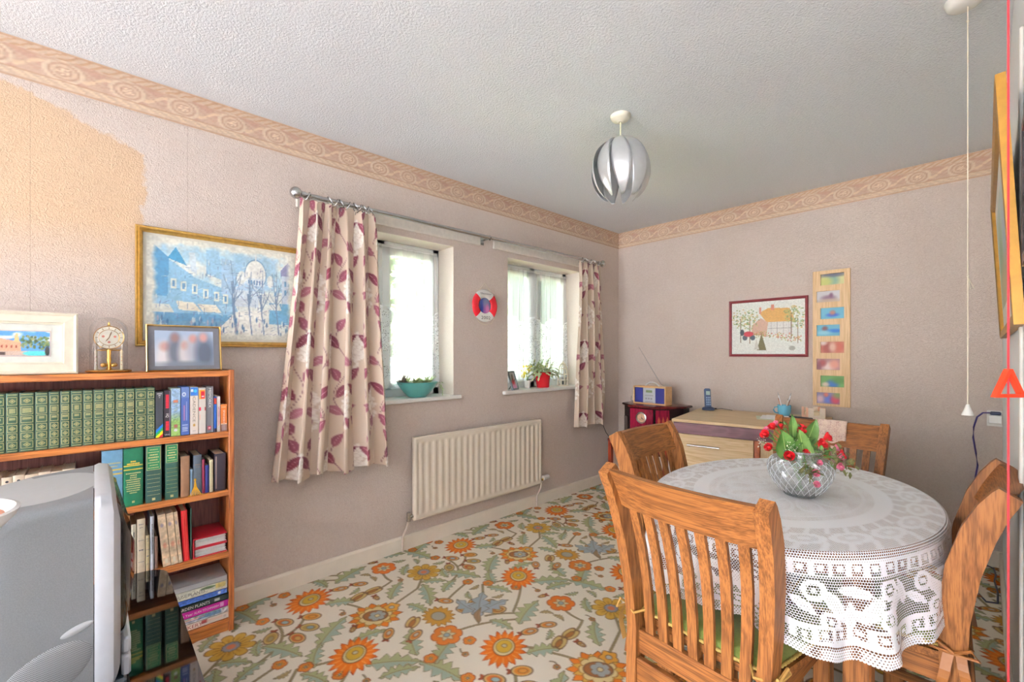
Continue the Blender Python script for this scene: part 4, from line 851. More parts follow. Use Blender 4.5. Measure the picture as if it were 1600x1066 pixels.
M_cord = plain('off_white_cord', (232, 222, 200), .8); MB().tube([(.008, 0, -.03), (.008, 0, -1.36)], .0016, 6).build('cord', M_cord, pc); MB().lathe([(.0001, -1.352), (.004, -1.352), (.007, -1.362), (.016, -1.388), (.0001, -1.388)], c=(.008, 0, 0), n=14, caps=False).build('cord_pull', M_white, pc, 40); MB().tube([(.008, 0, -.925), (.014, .012, -.945), (.022, .022, -.965), (.014, .016, -.968), (.008, 0, -.925)], .0012, 5).build('cord_loop', M_cord, pc); MB().lathe([(.0001, -.93), (.004, -.925), (.0001, -.918)], c=(.008, 0, 0), n=8, caps=False).build('cord_knot', M_cord, pc); MB().lathe([(.0001, -.085), (.004, -.08), (.0001, -.07)], c=(.008, 0, 0), n=8, caps=False).build('cord_knot', M_cord, pc)
al = thing('emergency_pull_cord', 'red emergency pull cord with a red triangle handle by the right wall', 'pull cord', (.034, 1.50, 0)); M_rcord = plain('red_cord', (226, 60, 70), .6)
MB().lathe([(.0001, -.02), (.04, -.02), (.045, 0)], c=(0, 0, CEIL), n=20, caps=False).build('ceiling_switch', M_white, al, 40); MB().cyl((0, 0, .10), (0, 0, CEIL-.02), .0022, n=6).build('cord', M_rcord, al)
M_tri = plain('red_orange_plastic', (232, 70, 36), .3, var=.03)
def tri(zc, parent):
    c30 = YAW; ex = Vector((math.cos(c30), math.sin(c30), 0)); out = [(-.0345, -.030), (.0345, -.030), (.004, .034), (-.004, .034)]; inn = [(-.0235, -.0225), (.0235, -.0225), (.0015, .022), (-.0015, .022)]; b = MB(); th = .006; ey = Vector((0, 0, 1)); nn = ex.cross(ey)
    V = []
    for pts, s_ in ((out, 1), (inn, 1), (inn, -1), (out, -1)): V.append([tuple(ex*x+ey*(y+zc)+nn*th*s_) for x, y in pts])
    V.append(V[0]); b.ring_stack(V, caps=False); return b.build('triangle_handle', M_tri, parent)
tri(1.148, al); tri(.16, al)
# pictures on the right-hand wall
gp = thing('gilt_framed_picture', 'large gilt framed picture tilting forward on the right wall', 'picture', (XR-.002, 2.98, 1.285)); Mr = frame_M((0, 0, 0), (0, -1, 0), (-.05, 0, 1)); M_gold2 = plain('yellow_gold_leaf', (158, 116, 40), .4, .4, var=.12)
moulding(gp, 1.41, .60, [(0, 0), (0, .018), (.012, .020), (.022, .015), (.03, .016), (.036, .006), (.036, 0)], Mr, M_gold2); MB().rbox(.03, 1.38, .03, .57, .002, .006, .001, M=Mr).build('mount', plain('ivory_mount', (228, 224, 214), .7), gp)
panel('print', 1.18, .37, 60, 24, sub_M(Mr, .115, .115, .0075), M_attr, gp, p_blobs(0, (196, 206, 196), [(.3, .4, .2, .4, (150, 170, 130)), (.7, .5, .2, .3, (170, 180, 190)), (.5, .2, .4, .2, (190, 170, 130))]))
bp = thing('black_framed_picture', 'black framed picture nearest the camera on the right wall', 'picture', (XR-.001, 1.43, 1.40)); Mk = frame_M((0, 0, 0), (0, -1, 0), (0, 0, 1)); moulding(bp, .34, .30, [(0, 0), (0, .012), (.02, .012), (.024, .004), (.024, 0)], Mk, M_black); MB().rbox(.02, .32, .02, .28, .002, .005, .001, M=Mk).build('print', plain('dark_print', (52, 46, 60), .4), bp)
# ------------------------------------------------------------------ bookcase
FX = -2.27; BX0 = XL+.004; BY0, BY1 = -.46, .452; ZT = 1.146
bc = thing('bookcase', 'low teak bookcase against the window wall', 'bookcase', (0, 0, 0)); bc.location = (BX0, BY0, 0); D = FX-BX0; Wd = BY1-BY0
MB().rbox(0, D, Wd-.02, Wd, 0, ZT, .0015).build('side_panel', M_teakz, bc); MB().rbox(0, D, 0, .02, 0, ZT, .0015).build('side_panel', M_teakz, bc)
MB().rbox(0, D, .02, Wd-.02, ZT-.028, ZT-.004, .0015).build('top_board', M_teaky, bc)
for z in (.876, .620, .350): MB().rbox(.004, D-.002, .0201, Wd-.0201, z-.024, z, .0015).build('shelf', M_teaky, bc)
MB().rbox(.004, D-.002, .0201, Wd-.0201, .040, .058, .0015).build('shelf', M_teaky, bc); MB().rbox(D-.03, D-.012, .0201, Wd-.0201, 0, .0399, .0015).build('plinth', M_teaky, bc); MB().box(.0, .004, .0201, Wd-.0201, .058, ZT-.029).build('back_panel', M_teakb, bc)
MB().rbox(D-.05, D-.02, Wd-.05, Wd-.021, .350, .353, .001).build('metal_plate', M_chrome, bc)
SPX = -2.287
def book(label, y0, y1, z0, h, rgb, depth=.15, lean=0.0, group='books in the teak bookcase', name='book', pages=True, sx=SPX, rough=.45, mat=None):
    w = y1-y0-.0012; o = thing(name, label, 'book' if name == 'book' else 'video cassette' if name == 'video_cassette' else name.replace('_', ' '), (sx, (y0+y1)/2, z0+.0003), 0, group)
    if lean: o.rotation_euler = (lean, 0, 0)
    m = mat or plain('cover', rgb, rough, var=.07, scale=60); b = MB(); tk = min(.0022, w*.2)
    if pages:
        n = 5; sp = [(-.002+.002*math.cos(q*PI/2), w/2*math.sin(q*PI/2)) for q in np.linspace(-1, 1, n+2)]
        prof = [(-depth, -w/2)]+[(x, y) for x, y in sp]+[(-depth, w/2), (-depth, w/2-tk), (-.004, w/2-tk), (-.004, -w/2+tk), (-depth, -w/2+tk)]; k = len(prof)
        b.add([(x, y, z) for z in (0, h) for x, y in prof], [(i, (i+1) % k, (i+1) % k+k, i+k) for i in range(k)]); q = len(sp)
        for z_, rev in ((0, 1), (h, 0)):
            of = 0 if z_ == 0 else k; A = [of+0, of+1, of+q+4, of+q+5]; Bq = [of+q, of+q+1, of+q+2, of+q+3]; Cc = [of+j for j in range(1, q+1)]+[of+q+3, of+q+4]
            for f in (A, Bq, Cc): b.F.append(tuple(f[::-1] if rev else f))
        c = b.build('cover', m, o, 45); MB().box(-depth+.004, -.0045, -w/2+tk, w/2-tk, .003, h-.003).build('page_block', M_paper, o)
    else: MB().rbox(-depth, 0, -w/2, w/2, 0, h, .0015).build('case', m, o, 40)
    return o, w
SM = lambda y, z, x=.0006, vert=False: frame_M((x, y, z), (0, 1, 0), (0, 0, 1)) if not vert else frame_M((x, y, z), (0, 0, -1), (0, 1, 0))
def bars(o, w, rows, mat, name='lettering', x=.0004):
    b = MB(); rr = np.random.default_rng(int(abs(w)*1e6) % 97)
    for z, hw, hh in rows:
        y = -hw
        while y < hw-.0006:
            L = rr.uniform(.0016, .005); b.box(-.0003, x, y, min(hw, y+L), z-hh/2, z+hh/2); y += L+.0009
    return b.build(name, mat, o)
def spine_panel(o, w, h, fn, nu=16, nv=90, name='spine_print'): return panel(name, w*.94, h*.985, nu, nv, SM(-w*.47, h*.0075, .0007), M_attr, o, fn)
# fifteen green encyclopaedia volumes
ed = [-.252, -.219, -.188, -.1505, -.117, -.0885, -.0615, -.029, -.0005, .0305, .0610, .0905, .1185, .1545, .1805]
ordn = ['first', 'second', 'third', 'fourth', 'fifth', 'sixth', 'seventh', 'eighth', 'ninth', 'tenth', 'eleventh', 'twelfth', 'thirteenth', 'fourteenth']
t = NT('green_leatherette'); n = t.noise(t.coord(), 500, 2); t.base(t.mix(n, S(40, 72, 52), S(58, 92, 68))); t.p(.35, 0, .5); t.bump(n, .1, .0005); M_enc = t.m
for k in range(14):
    h = .204; o, w = book('green and gilt encyclopaedia volume, %s from the left on the top shelf' % ordn[k], ed[k], ed[k+1], .876, h, (46, 80, 58), .165, group='green encyclopaedia volumes', mat=M_enc)
    b = MB(); hw = w/2-.0035; x = .0005
    def fr_(z0, z1, t_=.0012): b.box(-.001, x, -hw, hw, z0, z0+t_).box(-.001, x, -hw, hw, z1-t_, z1).box(-.001, x, -hw, -hw+t_, z0, z1).box(-.001, x, hw-t_, hw, z0, z1)
    hs = [(.012, .036), (.041, .065), (.070, .094), (.100, .124), (.129, .156), (.163, .190)]
    for i, (a, c) in enumerate(hs):
        fr_(a, c)
        if i in (0, 1, 2, 5):
            zc = (a+c)/2; r1, r2 = min(.0095, hw*.72), .0080
            for s_ in (1.0, .62): b.add([(x, -r1*s_, zc), (x, 0, zc-r2*s_), (x, r1*s_, zc), (x, 0, zc+r2*s_), (x, -r1*s_*.82, zc), (x, 0, zc-r2*s_*.82), (x, r1*s_*.82, zc), (x, 0, zc+r2*s_*.82)], [(0, 1, 5, 4), (1, 2, 6, 5), (2, 3, 7, 6), (3, 0, 4, 7)])
            b.add([(x, -r1*.3, zc), (x, 0, zc-r2*.3), (x, r1*.3, zc), (x, 0, zc+r2*.3)], [(0, 1, 2, 3)])
        else:
            for q in range(4 if i == 4 else 2): L = hw*(.5+.13*((k+q*3) % 3)); b.box(-.001, x, -L, L, c-.008-q*.0042, c-.006-q*.0042)
    b.box(-.001, x, -hw, hw, .004, .0055).box(-.001, x, -hw, hw, .1975, .199); b.build('gilt_ornament', M_gilt_print, o)
G8 = 'video cassettes on the top shelf'
def vhs(label, y0, y1, h, rgb, fn=None): 
    o, w = book(label, y0, y1, .876, h, rgb, .105, 0, G8, 'video_cassette', False)
    if fn: spine_panel(o, w, h, fn)
    return o, w
def rainbow(p, w, h):
    p.C[:] = (62, 64, 70)
    for k, c in enumerate(((30, 110, 200), (20, 150, 80), (250, 220, 30), (220, 40, 60))): q = .056-k*.013; p.poly([(0, q-.026), (w, q), (w, q-.013), (0, q-.039)], c)
    p.rect(.004, w-.004, h-.008, h-.005, (220, 220, 220)); p.rect(.008, w-.008, h-.016, h-.011, (190, 190, 190)); p.rect(.01, w-.01, h-.024, h-.019, (170, 170, 170))
vhs('black video cassette with a rainbow stripe at the foot of its spine', .181, .207, .186, (62, 64, 70), rainbow)
def redhq(p, w, h):
    p.C[:] = (40, 36, 42)
    for a, c in ((.62, .92), (.13, .34)):
        p.rect(w*.28, w*.78, h*a, h*c, (214, 30, 50))
        for q in np.arange(a, c, .04): p.rect(w*.28, w*.78, h*q, h*q+.0012, (60, 30, 40))
    p.rect(w*.85, w, 0, h, (130, 120, 140))
o, w = vhs('black video cassette with red block lettering and HQ', .207, .230, .190, (40, 36, 42), redhq); text('HQ', .014, M_white, o, SM(0, .088, .0013, True), .016); text('VHS', .008, M_white, o, SM(0, .010, .0013), .017)
def garden(p, w, h):
    V = p.V/h; p.C[:] = (150, 180, 206); p.put(1-np.clip((V-.3)/.2, 0, 1), (140, 176, 96)); p.mottle(220, .18, 3); p.rect(w*.25, w*.75, h*.70, h*.76, (196, 120, 90)); p.rect(w*.3, w*.7, h*.17, h*.24, (150, 90, 80)); p.ell(w*.5, h*.12, w*.2, .006, (236, 240, 236))
    for k in range(9): p.line([(w*.35, h*(.34+k*.04)), (w*.68, h*(.36+k*.04))], .0018, [(90, 96, 60), (60, 80, 130), (206, 190, 110)][k % 3], .8)
vhs('video cassette in a blue and green garden sleeve', .230, .263, .198, (150, 170, 150), garden)
def bluev(p, w, h):
    p.C[:] = (72, 96, 160); p.rect(0, w, h*.78, h, (100, 124, 176)); p.ell(w*.35, h*.85, w*.22, .009, (232, 236, 240)); p.ell(w*.35, h*.85, w*.1, .005, (60, 84, 150)); p.rect(w*.62, w*.72, h*.3, h*.7, (170, 180, 214)); p.rect(w*.32, w*.45, h*.3, h*.62, (200, 130, 170))
    for z in (.08, .12, .15, .2): p.rect(w*.15, w*.8, h*z, h*z+.003, (214, 222, 236))
vhs('blue video cassette with a pink line of lettering', .263, .294, .202, (72, 96, 160), bluev)
def cad(p, w, h): p.C[:] = (230, 218, 206); p.rect(0, w, h*.82, h, (50, 110, 190)); p.ell(w*.65, h*.92, w*.2, .007, (80, 190, 240)); p.rect(w*.1, w*.4, h*.9, h*.96, (220, 230, 240)); p.ell(w*.5, h*.19, w*.16, .006, (190, 150, 70)); p.rect(w*.3, w*.7, h*.06, h*.075, (170, 160, 150))
o, w = vhs('cream video cassette with a blue top band and thin tall capitals', .294, .324, .200, (230, 218, 206), cad); text('CADENCE', .013, plain('grey_brown_ink', (130, 112, 100), .6), o, SM(0, .106, .0013, True), .108)
def redo(p, w, h): p.C[:] = (214, 208, 200); p.rect(w*.05, w*.9, h*.76, h*.96, (240, 160, 50)); p.rect(w*.3, w*.85, h*.77, h*.93, (196, 30, 50)); p.rect(w*.4, w*.75, h*.8, h*.83, (230, 220, 230)); p.rect(0, w*.3, h*.5, h*.58, (200, 40, 70)); p.rect(w*.85, w, h*.5, h*.58, (170, 40, 50)); p.rect(w*.1, w*.2, h*.3, h*.42, (226, 170, 150))
vhs('pale video cassette with an orange and red label at the top', .324, .351, .195, (214, 208, 200), redo)
def memx(p, w, h): p.C[:] = (112, 112, 118); p.rect(w*.75, w, 0, h, (140, 140, 146)); p.rect(w*.2, w*.7, h*.06, h*.14, (190, 50, 70)); p.rect(w*.3, w*.6, h*.08, h*.12, (226, 200, 200))
o, w = vhs('grey video cassette with white slanted capitals', .351, .378, .199, (112, 112, 118), memx); text('MEMOREX', .013, M_white, o, SM(0, .150, .0013, True), .084)
def thin(p, w, h): p.C[:] = (34, 84, 160); p.rect(0, w, h*.80, h*.97, (196, 70, 50)); p.rect(0, w, 0, h*.1, (40, 30, 50))
o, w = book('thin blue paperback with a red top on the top shelf', .378, .390, .876, .153, (34, 84, 160), .11, pages=False); spine_panel(o, w, .153, thin)
o, w = book('thin white paperback with a faded red title on the top shelf', .390, .4035, .876, .155, (220, 214, 206), .11, pages=False); bars(o, w, [(z, .002, .0025) for z in np.arange(.03, .11, .0045)], plain('red_ink', (196, 90, 90), .6))
def spa(p, w, h): p.C[:] = (206, 116, 50); p.rect(0, w, 0, h*.26, (120, 96, 92)); p.rect(w*.2, w*.75, h*.03, h*.24, (150, 130, 130)); p.rect(0, w, h*.26, h*.29, (232, 220, 200)); p.rect(w*.1, w*.8, h*.90, h*.915, (240, 230, 220))
o, w = book('small orange dictionary at the end of the top shelf', .4035, .429, .876, .118, (206, 116, 50), .09); spine_panel(o, w, .118, spa); text('SPANISH', .010, M_white, o, SM(0, .066, .0013, True), .056)
# second shelf
for k, (a, c) in enumerate(((-.250, -.2285), (-.2285, -.2025), (-.2025, -.175), (-.175, -.142), (-.142, -.112), (-.112, -.082), (-.082, -.05))):
    o, w = book('cream cased book, %s from the left behind the television' % ordn[k], a, c, .620, .176-.003*(k % 2), (226, 208, 182), .14, group='cream cased books behind the television'); b = MB(); b.lathe([(.0001, 0), (.004, 0), (.004, .0004), (.0001, .0004)], n=10, M=frame_M((.0002, 0, .158), (0, 1, 0), (0, 0, 1))); 
    for q in range(7): b.box(-.0005, .0004, -.0008, .0008, .10+q*.006, .104+q*.006)
    b.build('printed_emblem', M_ink, o)
M_yel = plain('yellow_gilt', (226, 190, 70), .45)
def hardback(label, y0, y1, h, rgb, fn, z0=.620, depth=.15, **kw):
    o, w = book(label, y0, y1, z0, h, rgb, depth, **kw); fn(o, w, h) if fn else None; return o
def f_blue(o, w, h): bars(o, w, [(h-.05, w*.4, .005), (h-.062, w*.25, .004)], M_gilt_print); MB().box(-.001, .0006, -w*.48, w*.48, h-.078, h-.073).box(-.001, .0006, -w*.48, w*.48, h-.094, h-.089).build('gilt_band', M_yel, o)
hardback('pale blue hardback behind the corner of the television', .022, .0825, .226, (112, 160, 190), f_blue)
def f_green(o, w, h): bars(o, w, [(h-.052, w*.14, .005), (h-.061, w*.32, .005)], M_yel); MB().box(-.001, .0006, -w*.49, w*.49, h-.070, h-.066).box(-.001, .0006, -w*.49, w*.49, h-.085, h-.081).build('gilt_band', M_yel, o); bars(o, w, [(h-.098-i*.0085, w*(.34 if i % 3 else .38)*(1 if i not in (1, 2, 9) else .5), .0042) for i in range(10)], M_gilt_print); MB().box(-.001, .0005, -.004, .004, .012, .02).build('emblem', M_gilt_print, o)
hardback('bright green hardback with two yellow bands and gilt lettering', .0835, .1435, .226, (14, 104, 72), f_green)
def f_dark(fr):
    def f(o, w, h):
        MB().box(-.001, .0004, -w*.42, w*.42, h*(1-fr), h-.006).build('green_label', plain('label_green', (30, 130, 84), .4), o); b = MB()
        for z in (h-.007, h*(1-fr)): b.box(-.001, .0008, -w*.43, w*.43, z, z+.0014)
        for s_ in (-1, 1): b.box(-.001, .0008, s_*w*.42-.0007, s_*w*.42+.0007, h*(1-fr), h-.006)
        b.build('gilt_border', M_gilt_print, o); n = int(fr*h/.0105)-1; bars(o, w, [(h-.017-i*.0103, w*(.34 if i % 2 else .25), .0052 if i in (2, 3, 4) else .003) for i in range(n)], M_gilt_print, x=.0008); bars(o, w, [(z, w*.4, .0012) for z in np.arange(.03, h*(1-fr)-.012, .016)], M_gilt_print); MB().box(-.001, .0005, -.005, .005, .008, .018).build('emblem', M_gilt_print, o)
    return f
hardback('dark green reference book with a tall bright green spine label', .150, .2015, .228, (48, 84, 76), f_dark(.43)); hardback('dark green reference book with a short bright green spine label', .212, .2565, .228, (44, 86, 72), f_dark(.34))
hardback('plain tan cloth hardback on the second shelf', .263, .2945, .168, (150, 112, 84), None); hardback('slim slate blue booklet tucked behind the yellow tassel', .2955, .3055, .110, (110, 134, 156), None); hardback('worn grey blue hardback beside the yellow tassel', .3065, .3365, .166, (92, 104, 116), lambda o, w, h: bars(o, w, [(h-.04, w*.36, .003), (h-.05, w*.25, .002)], plain('faded_ink', (150, 120, 100), .6)))
hardback('thin maroon booklet on the second shelf', .3375, .3475, .145, (140, 40, 70), None); hardback('small navy book on the second shelf', .3480, .3625, .118, (44, 52, 120), None); hardback('small cream book on the second shelf', .3630, .3775, .138, (206, 196, 160), None); hardback('fat black leather book at the right end of the second shelf', .3810, .4235, .160, (52, 44, 56), lambda o, w, h: MB().box(-.001, .0005, -w*.4, -w*.3, .01, h-.01).build('worn_edge', plain('scuffed_leather', (150, 130, 120), .7), o))
ts = thing('yellow_tassel', 'yellow cord tassel hanging over the second shelf edge', 'tassel', (FX-.012, .312, .6206)); b = MB(); rr = np.random.default_rng(9)
for k in range(7): a = -1+k/3; b.tube([(0, 0, .065), (.004, a*.004, .035), (.010, a*.018, .004), (.012+.004*(k % 2), a*.026, .002)], .0013, 5)
b.build('threads', plain('golden_thread', (232, 176, 40), .6), ts); MB().lathe([(.0001, .06), (.004, .06), (.004, .068), (.0001, .07)], n=8, caps=False).build('knot', plain('golden_knot', (214, 160, 40), .6), ts)
# third shelf
h3 = .352
for lb_, y0, y1, h, c, lean, rows in (('tan edged magazine at the left end of the third shelf', .094, .104, .235, (196, 160, 116), 0, 0), ('slim white paperback with black vertical title', .107, .123, .196, (222, 212, 190), 0, 1), ('cream hardback with blue sketches on its spine', .124, .150, .212, (218, 204, 178), 0, 2), ('short yellowed paperback with a black stripe', .151, .164, .142, (196, 180, 140), 0, 2), ('white and blue booklet on the third shelf', .165, .177, .214, (206, 210, 220), 0, 1), ('small brown book deep on the third shelf', .179, .190, .130, (120, 90, 76), 0, 0)):
    o = hardback(lb_, y0, y1, h, c, (lambda o, w, h, r=rows: None if not r else (bars(o, w, [(z, .0018, .0028) for z in np.arange(h*.3, h*.85, .0042)], M_ink) if r == 1 else bars(o, w, [(h*.9, w*.3, .002), (h*.84, w*.2, .002), (h*.6, w*.35, .0015), (h*.42, w*.25, .004), (h*.2, w*.35, .0012)], plain('blue_black_ink', (80, 84, 110), .6)))), z0=.350)
for lb_, y0, y1, c in (('beige patterned photo album, leftmost of the leaning three', .205, .231, (206, 178, 148)), ('beige patterned photo album, middle of the leaning three', .231, .256, (212, 184, 150)), ('beige patterned photo album, rightmost of the leaning three', .256, .270, (204, 182, 150))):
    def alb(p, w, h): p.C[:] = (212, 186, 154); p.mottle(160, .10, 2); p.mottle(50, .12, 5); p.ell(w*.4, h*.8, w*.2, .008, (140, 130, 160), .7, soft=.6); p.ell(w*.5, h*.4, w*.25, .012, (200, 120, 100), .6, soft=.7); p.rect(w*.3, w*.7, h*.05, h*.14, (226, 214, 190))
    o, w = book(lb_, y0, y1, .3516, .214, c, .16, .085, sx=SPX+.004); spine_panel(o, w, .214, alb)
def redb(o, w, h): MB().box(-.001, .0012, -w*.18, -w*.12, .004, h-.004).box(-.001, .0012, w*.12, w*.18, .004, h-.004).build('spine_rib', plain('bright_red_rib', (236, 90, 80), .3), o)
hardback('glossy red folder on the third shelf', .272, .2945, .212, (210, 32, 40), redb, z0=.3505, lean=.045); hardback('thin dark green book beside the red folder', .296, .3015, .214, (40, 80, 66), None, z0=.350)
for k, (z, lb_) in enumerate(((.3505, 'red ring binder lying flat, lower of the two on the third shelf'), (.3925, 'red ring binder lying flat, upper of the two on the third shelf'))):
    o = thing('ring_binder', lb_, 'ring binder', (SPX+.004, .305, z), 0, 'red ring binders'); L = .122; dp = .165; hh_ = .0405; mr = plain('red_vinyl', (178, 22, 40), .35, var=.05); MB().rbox(-dp, 0, 0, L, 0, .004, .001).rbox(-dp, 0, 0, L, hh_-.004, hh_, .001).rbox(-dp, 0, 0, .004, .0, hh_, .001).build('cover', mr, o); b = MB()
    for q in range(9): b.box(-dp+.005, -.004-.002*((q*3) % 4), .009, L-.003-.003*((q*5) % 3), .005+q*.0034, .0075+q*.0034)
    b.build('paper_sheets', plain('loose_white_paper', (232, 230, 226), .8), o)
# flat stack at the bottom
z = .0583
def flat(label, hgt, y0, y1, rgb, txt=None, tc=None, tw=.1, ts_=.015, ty=None, extra=None, dp=.16, sx=0.0, hard=True):
    global z
    o = thing('book', label, 'book', (SPX+.006+sx, (y0+y1)/2, z), 0, 'books lying flat on the bottom shelf'); w = y1-y0; m = plain('cover', rgb, .35, var=.06)
    MB().rbox(-dp, 0, -w/2, w/2, 0, .0022, .0008).rbox(-dp, 0, -w/2, w/2, hgt-.0026, hgt-.0004, .0008).rbox(-.003, 0, -w/2, w/2, 0, hgt-.0004, .0008).build('cover', m, o); MB().box(-dp+.004, -.0031, -w/2+.003, w/2-.003, .0023, hgt-.0027).build('page_block', M_paper, o)
    if extra: panel('spine_print', w*.96, hgt*.86, 70, 14, SM(-w*.48, hgt*.06, .0006), M_attr, o, extra)
    if txt:
        for (s_, yy, ww) in txt: text(s_, ts_, tc, o, SM(yy-(y0+y1)/2, hgt*.47, .0011), ww)
    z += hgt; return o
M_redink = plain('dark_red_ink', (150, 50, 44), .6)
def cook(p, w, h): p.C[:] = (232, 220, 208); p.rect(w*.60, w*.69, h*.35, h*.95, (150, 60, 56)); p.rect(w*.68, w*.92, h*.4, h*.8, (226, 196, 180)); p.rect(w*.93, w*.98, h*.3, h*.7, (206, 190, 180))
flat('cream cookery book at the bottom of the flat stack', .0265, .185, .434, (230, 218, 206), [('COOKERY', .285, .105)], M_redink, ts_=.021, extra=cook)
def pict(p, w, h): p.C[:] = (206, 206, 210); p.mottle(120, .35, 3); p.rect(w*.55, w*.9, h*.2, h*.9, (110, 140, 170)); p.mottle(200, .2, 6); p.rect(w*.05, w*.6, h*.3, h*.42, (90, 80, 110)); p.rect(w*.1, w*.65, h*.6, h*.72, (226, 150, 110))
flat('picture covered book second from the bottom of the flat stack', .0250, .19, .433, (214, 212, 210), None, extra=pict)
def mag(p, w, h): p.C[:] = (196, 44, 156); p.rect(w*.89, w*.95, h*.15, h*.85, (226, 170, 210))
flat('magenta gardening book in the flat stack', .0305, .185, .431, (190, 40, 150), [('The Year', .278, .052), ('ALAN TITCHMARSH', .352, .088)], M_white, ts_=.014, extra=mag)
def dgr(p, w, h): p.C[:] = (40, 52, 50); p.rect(w*.8, w*.88, h*.25, h*.75, (190, 196, 190))
flat('black and green book of garden plants in the flat stack', .0275, .165, .436, (38, 56, 52), [('OF GARDEN PLANTS', .292, .142)], M_white, ts_=.018, extra=dgr, sx=.004)
def blu(p, w, h): p.C[:] = (70, 104, 180); p.mottle(220, .25, 4); p.ell(w*.9, h*.5, .006, .006, (226, 232, 240))
flat('blue patterned book in the flat stack', .0225, .18, .427, (74, 108, 184), None, extra=blu)
def hp(p, w, h): p.C[:] = (222, 222, 204); p.ell(w*.72, h*.75, w*.12, h*.18, (110, 130, 90), soft=.3); p.rect(w*.83, w*.99, h*.3, h*.95, (206, 190, 120)); p.mottle(160, .14, 2)
flat('cream house plants book in the flat stack', .0350, .185, .428, (222, 222, 206), [('HOUSE PLANTS', .288, .118)], plain('grey_ink', (112, 104, 92), .6), ts_=.019, extra=hp)
flat('grey hardback box file on top of the flat stack', .0220, .17, .4265, (186, 184, 184), None)
# ------------------------------------------------------------------ things on the bookcase
ZB = ZT-.0037
fr1 = thing('cream_picture_frame', 'wide cream picture frame with a pool photo on the bookcase', 'picture frame', (-2.295, -.43, ZB)); Ml = Matrix.Rotation(-.10, 4, 'Y') @ frame_M((0, 0, .0), (0, 1, 0), (0, 0, 1)); FWd, FHt = .388, .222; M_cw = plain('whitewashed_wood', (230, 220, 198), .5, var=.07, scale=30)
Ml = Matrix.Translation((0, 0, .001)) @ Ml
moulding(fr1, FWd, FHt, [(0, -.012), (0, .010), (.005, .013), (.010, .009), (.012, .006), (.036, .0085), (.038, .004), (.0425, .004), (.0425, -.012)], Ml, M_cw); MB().rbox(.035, FWd-.035, .035, FHt-.035, -.012, -.004, .001, M=Ml).build('mount', plain('pale_mount', (226, 226, 216), .8), fr1)
panel('photo', FWd-.146, FHt-.135, 110, 40, sub_M(Ml, .073, .066, -.0032), M_photo, fr1, p_pool); moulding(fr1, FWd-.140, FHt-.129, [(0, 0), (0, .0012), (.003, .0012), (.003, 0)], sub_M(Ml, .070, .063, -.004), plain('mount_bevel', (206, 190, 180), .6), 'bevel')
fr2 = thing('gold_photo_frame', 'slim gold photo frame with a blurred group photo on the bookcase', 'photo frame', (-2.300, .153, ZB)); Ml = Matrix.Translation((0, 0, .001)) @ Matrix.Rotation(-.16, 4, 'Y') @ frame_M((0, 0, 0), (0, 1, 0), (0, 0, 1)); FWd, FHt = .257, .194
moulding(fr2, FWd, FHt, [(0, -.006), (0, .008), (.003, .010), (.006, .006), (.007, .002), (.007, -.006)], Ml, M_brass); MB().rbox(.005, FWd-.005, .005, FHt-.005, -.005, .0, .001, M=Ml).build('mount', plain('grey_mount', (112, 112, 120), .7), fr2); panel('photo', FWd-.056, FHt-.046, 60, 40, sub_M(Ml, .028, .023, .0008), M_photo, fr2, P_family)
MB().add([tuple(Ml @ Vector(v)) for v in ((.10, .13, -.006), (.15, .13, -.006))]+[(-.105, .15, .0), (-.105, .10, .0)], [(0, 1, 2, 3)]).build('easel_strut', M_black, fr2)
ck = thing('anniversary_clock', 'brass anniversary clock under a glass dome on the bookcase', 'clock', (-2.362, .044, ZB)); b = MB(); b.lathe([(.0001, 0), (.06, 0), (.068, .003), (.0695, .008), (.066, .011), (.062, .012), (.0001, .012)], n=40, caps=False); b.build('base', M_brass, ck, 35)
t = NT('clear_dome_glass'); t.t.nodes.remove(t.b); tr = t.n('ShaderNodeBsdfTransparent'); gl = t.n('ShaderNodeBsdfGlossy'); gl.inputs['Roughness'].default_value = .03; lw = t.n('ShaderNodeLayerWeight'); lw.inputs[0].default_value = .22; mx = t.n('ShaderNodeMixShader'); t.set(mx.inputs[0], t.math('MULTIPLY', lw.outputs[1], .55)); t.t.links.new(tr.outputs[0], mx.inputs[1]); t.t.links.new(gl.outputs[0], mx.inputs[2]); t.t.links.new(mx.outputs[0], t.o.inputs[0]); tr.inputs[0].default_value = (.97, .97, .97, 1); M_dome = t.m
MB().lathe([(.0565, .012), (.0565, .165)]+[(.0565*math.cos(a), .165+.052*math.sin(a)) for a in np.linspace(.1, PI/2-.02, 9)], n=32, caps=False).build('glass_dome', M_dome, ck, 180)
Mc = frame_M((.022, 0, .137), (0, 1, 0), (0, 0, 1)); dl = MB().lathe([(.0001, -.010), (.043, -.010), (.0445, -.004), (.043, .0), (.0001, .0)], n=36, caps=False, M=Mc).build('dial', plain('ivory_enamel', (238, 232, 214), .3), ck, 35)
MB().lathe([(.0425, .0), (.0445, .002), (.0455, .0), (.0445, -.004)], n=36, caps=False, M=Mc).lathe([(.029, .0004), (.030, .0012), (.031, .0004)], n=36, caps=False, M=Mc).build('bezel', M_brass, ck, 60); b = MB()
for k in range(12): a = k*PI/6; c, s_ = math.cos(a), math.sin(a); q = [(.0325, -.0012), (.040, -.0012), (.040, .0012), (.0325, .0012)]; b.add([tuple(Mc @ Vector((x*c-y*s_, x*s_+y*c, .0012))) for x, y in q], [(0, 1, 2, 3)])
b.build('hour_numeral', plain('numeral_gold', (150, 110, 60), .4), dl)
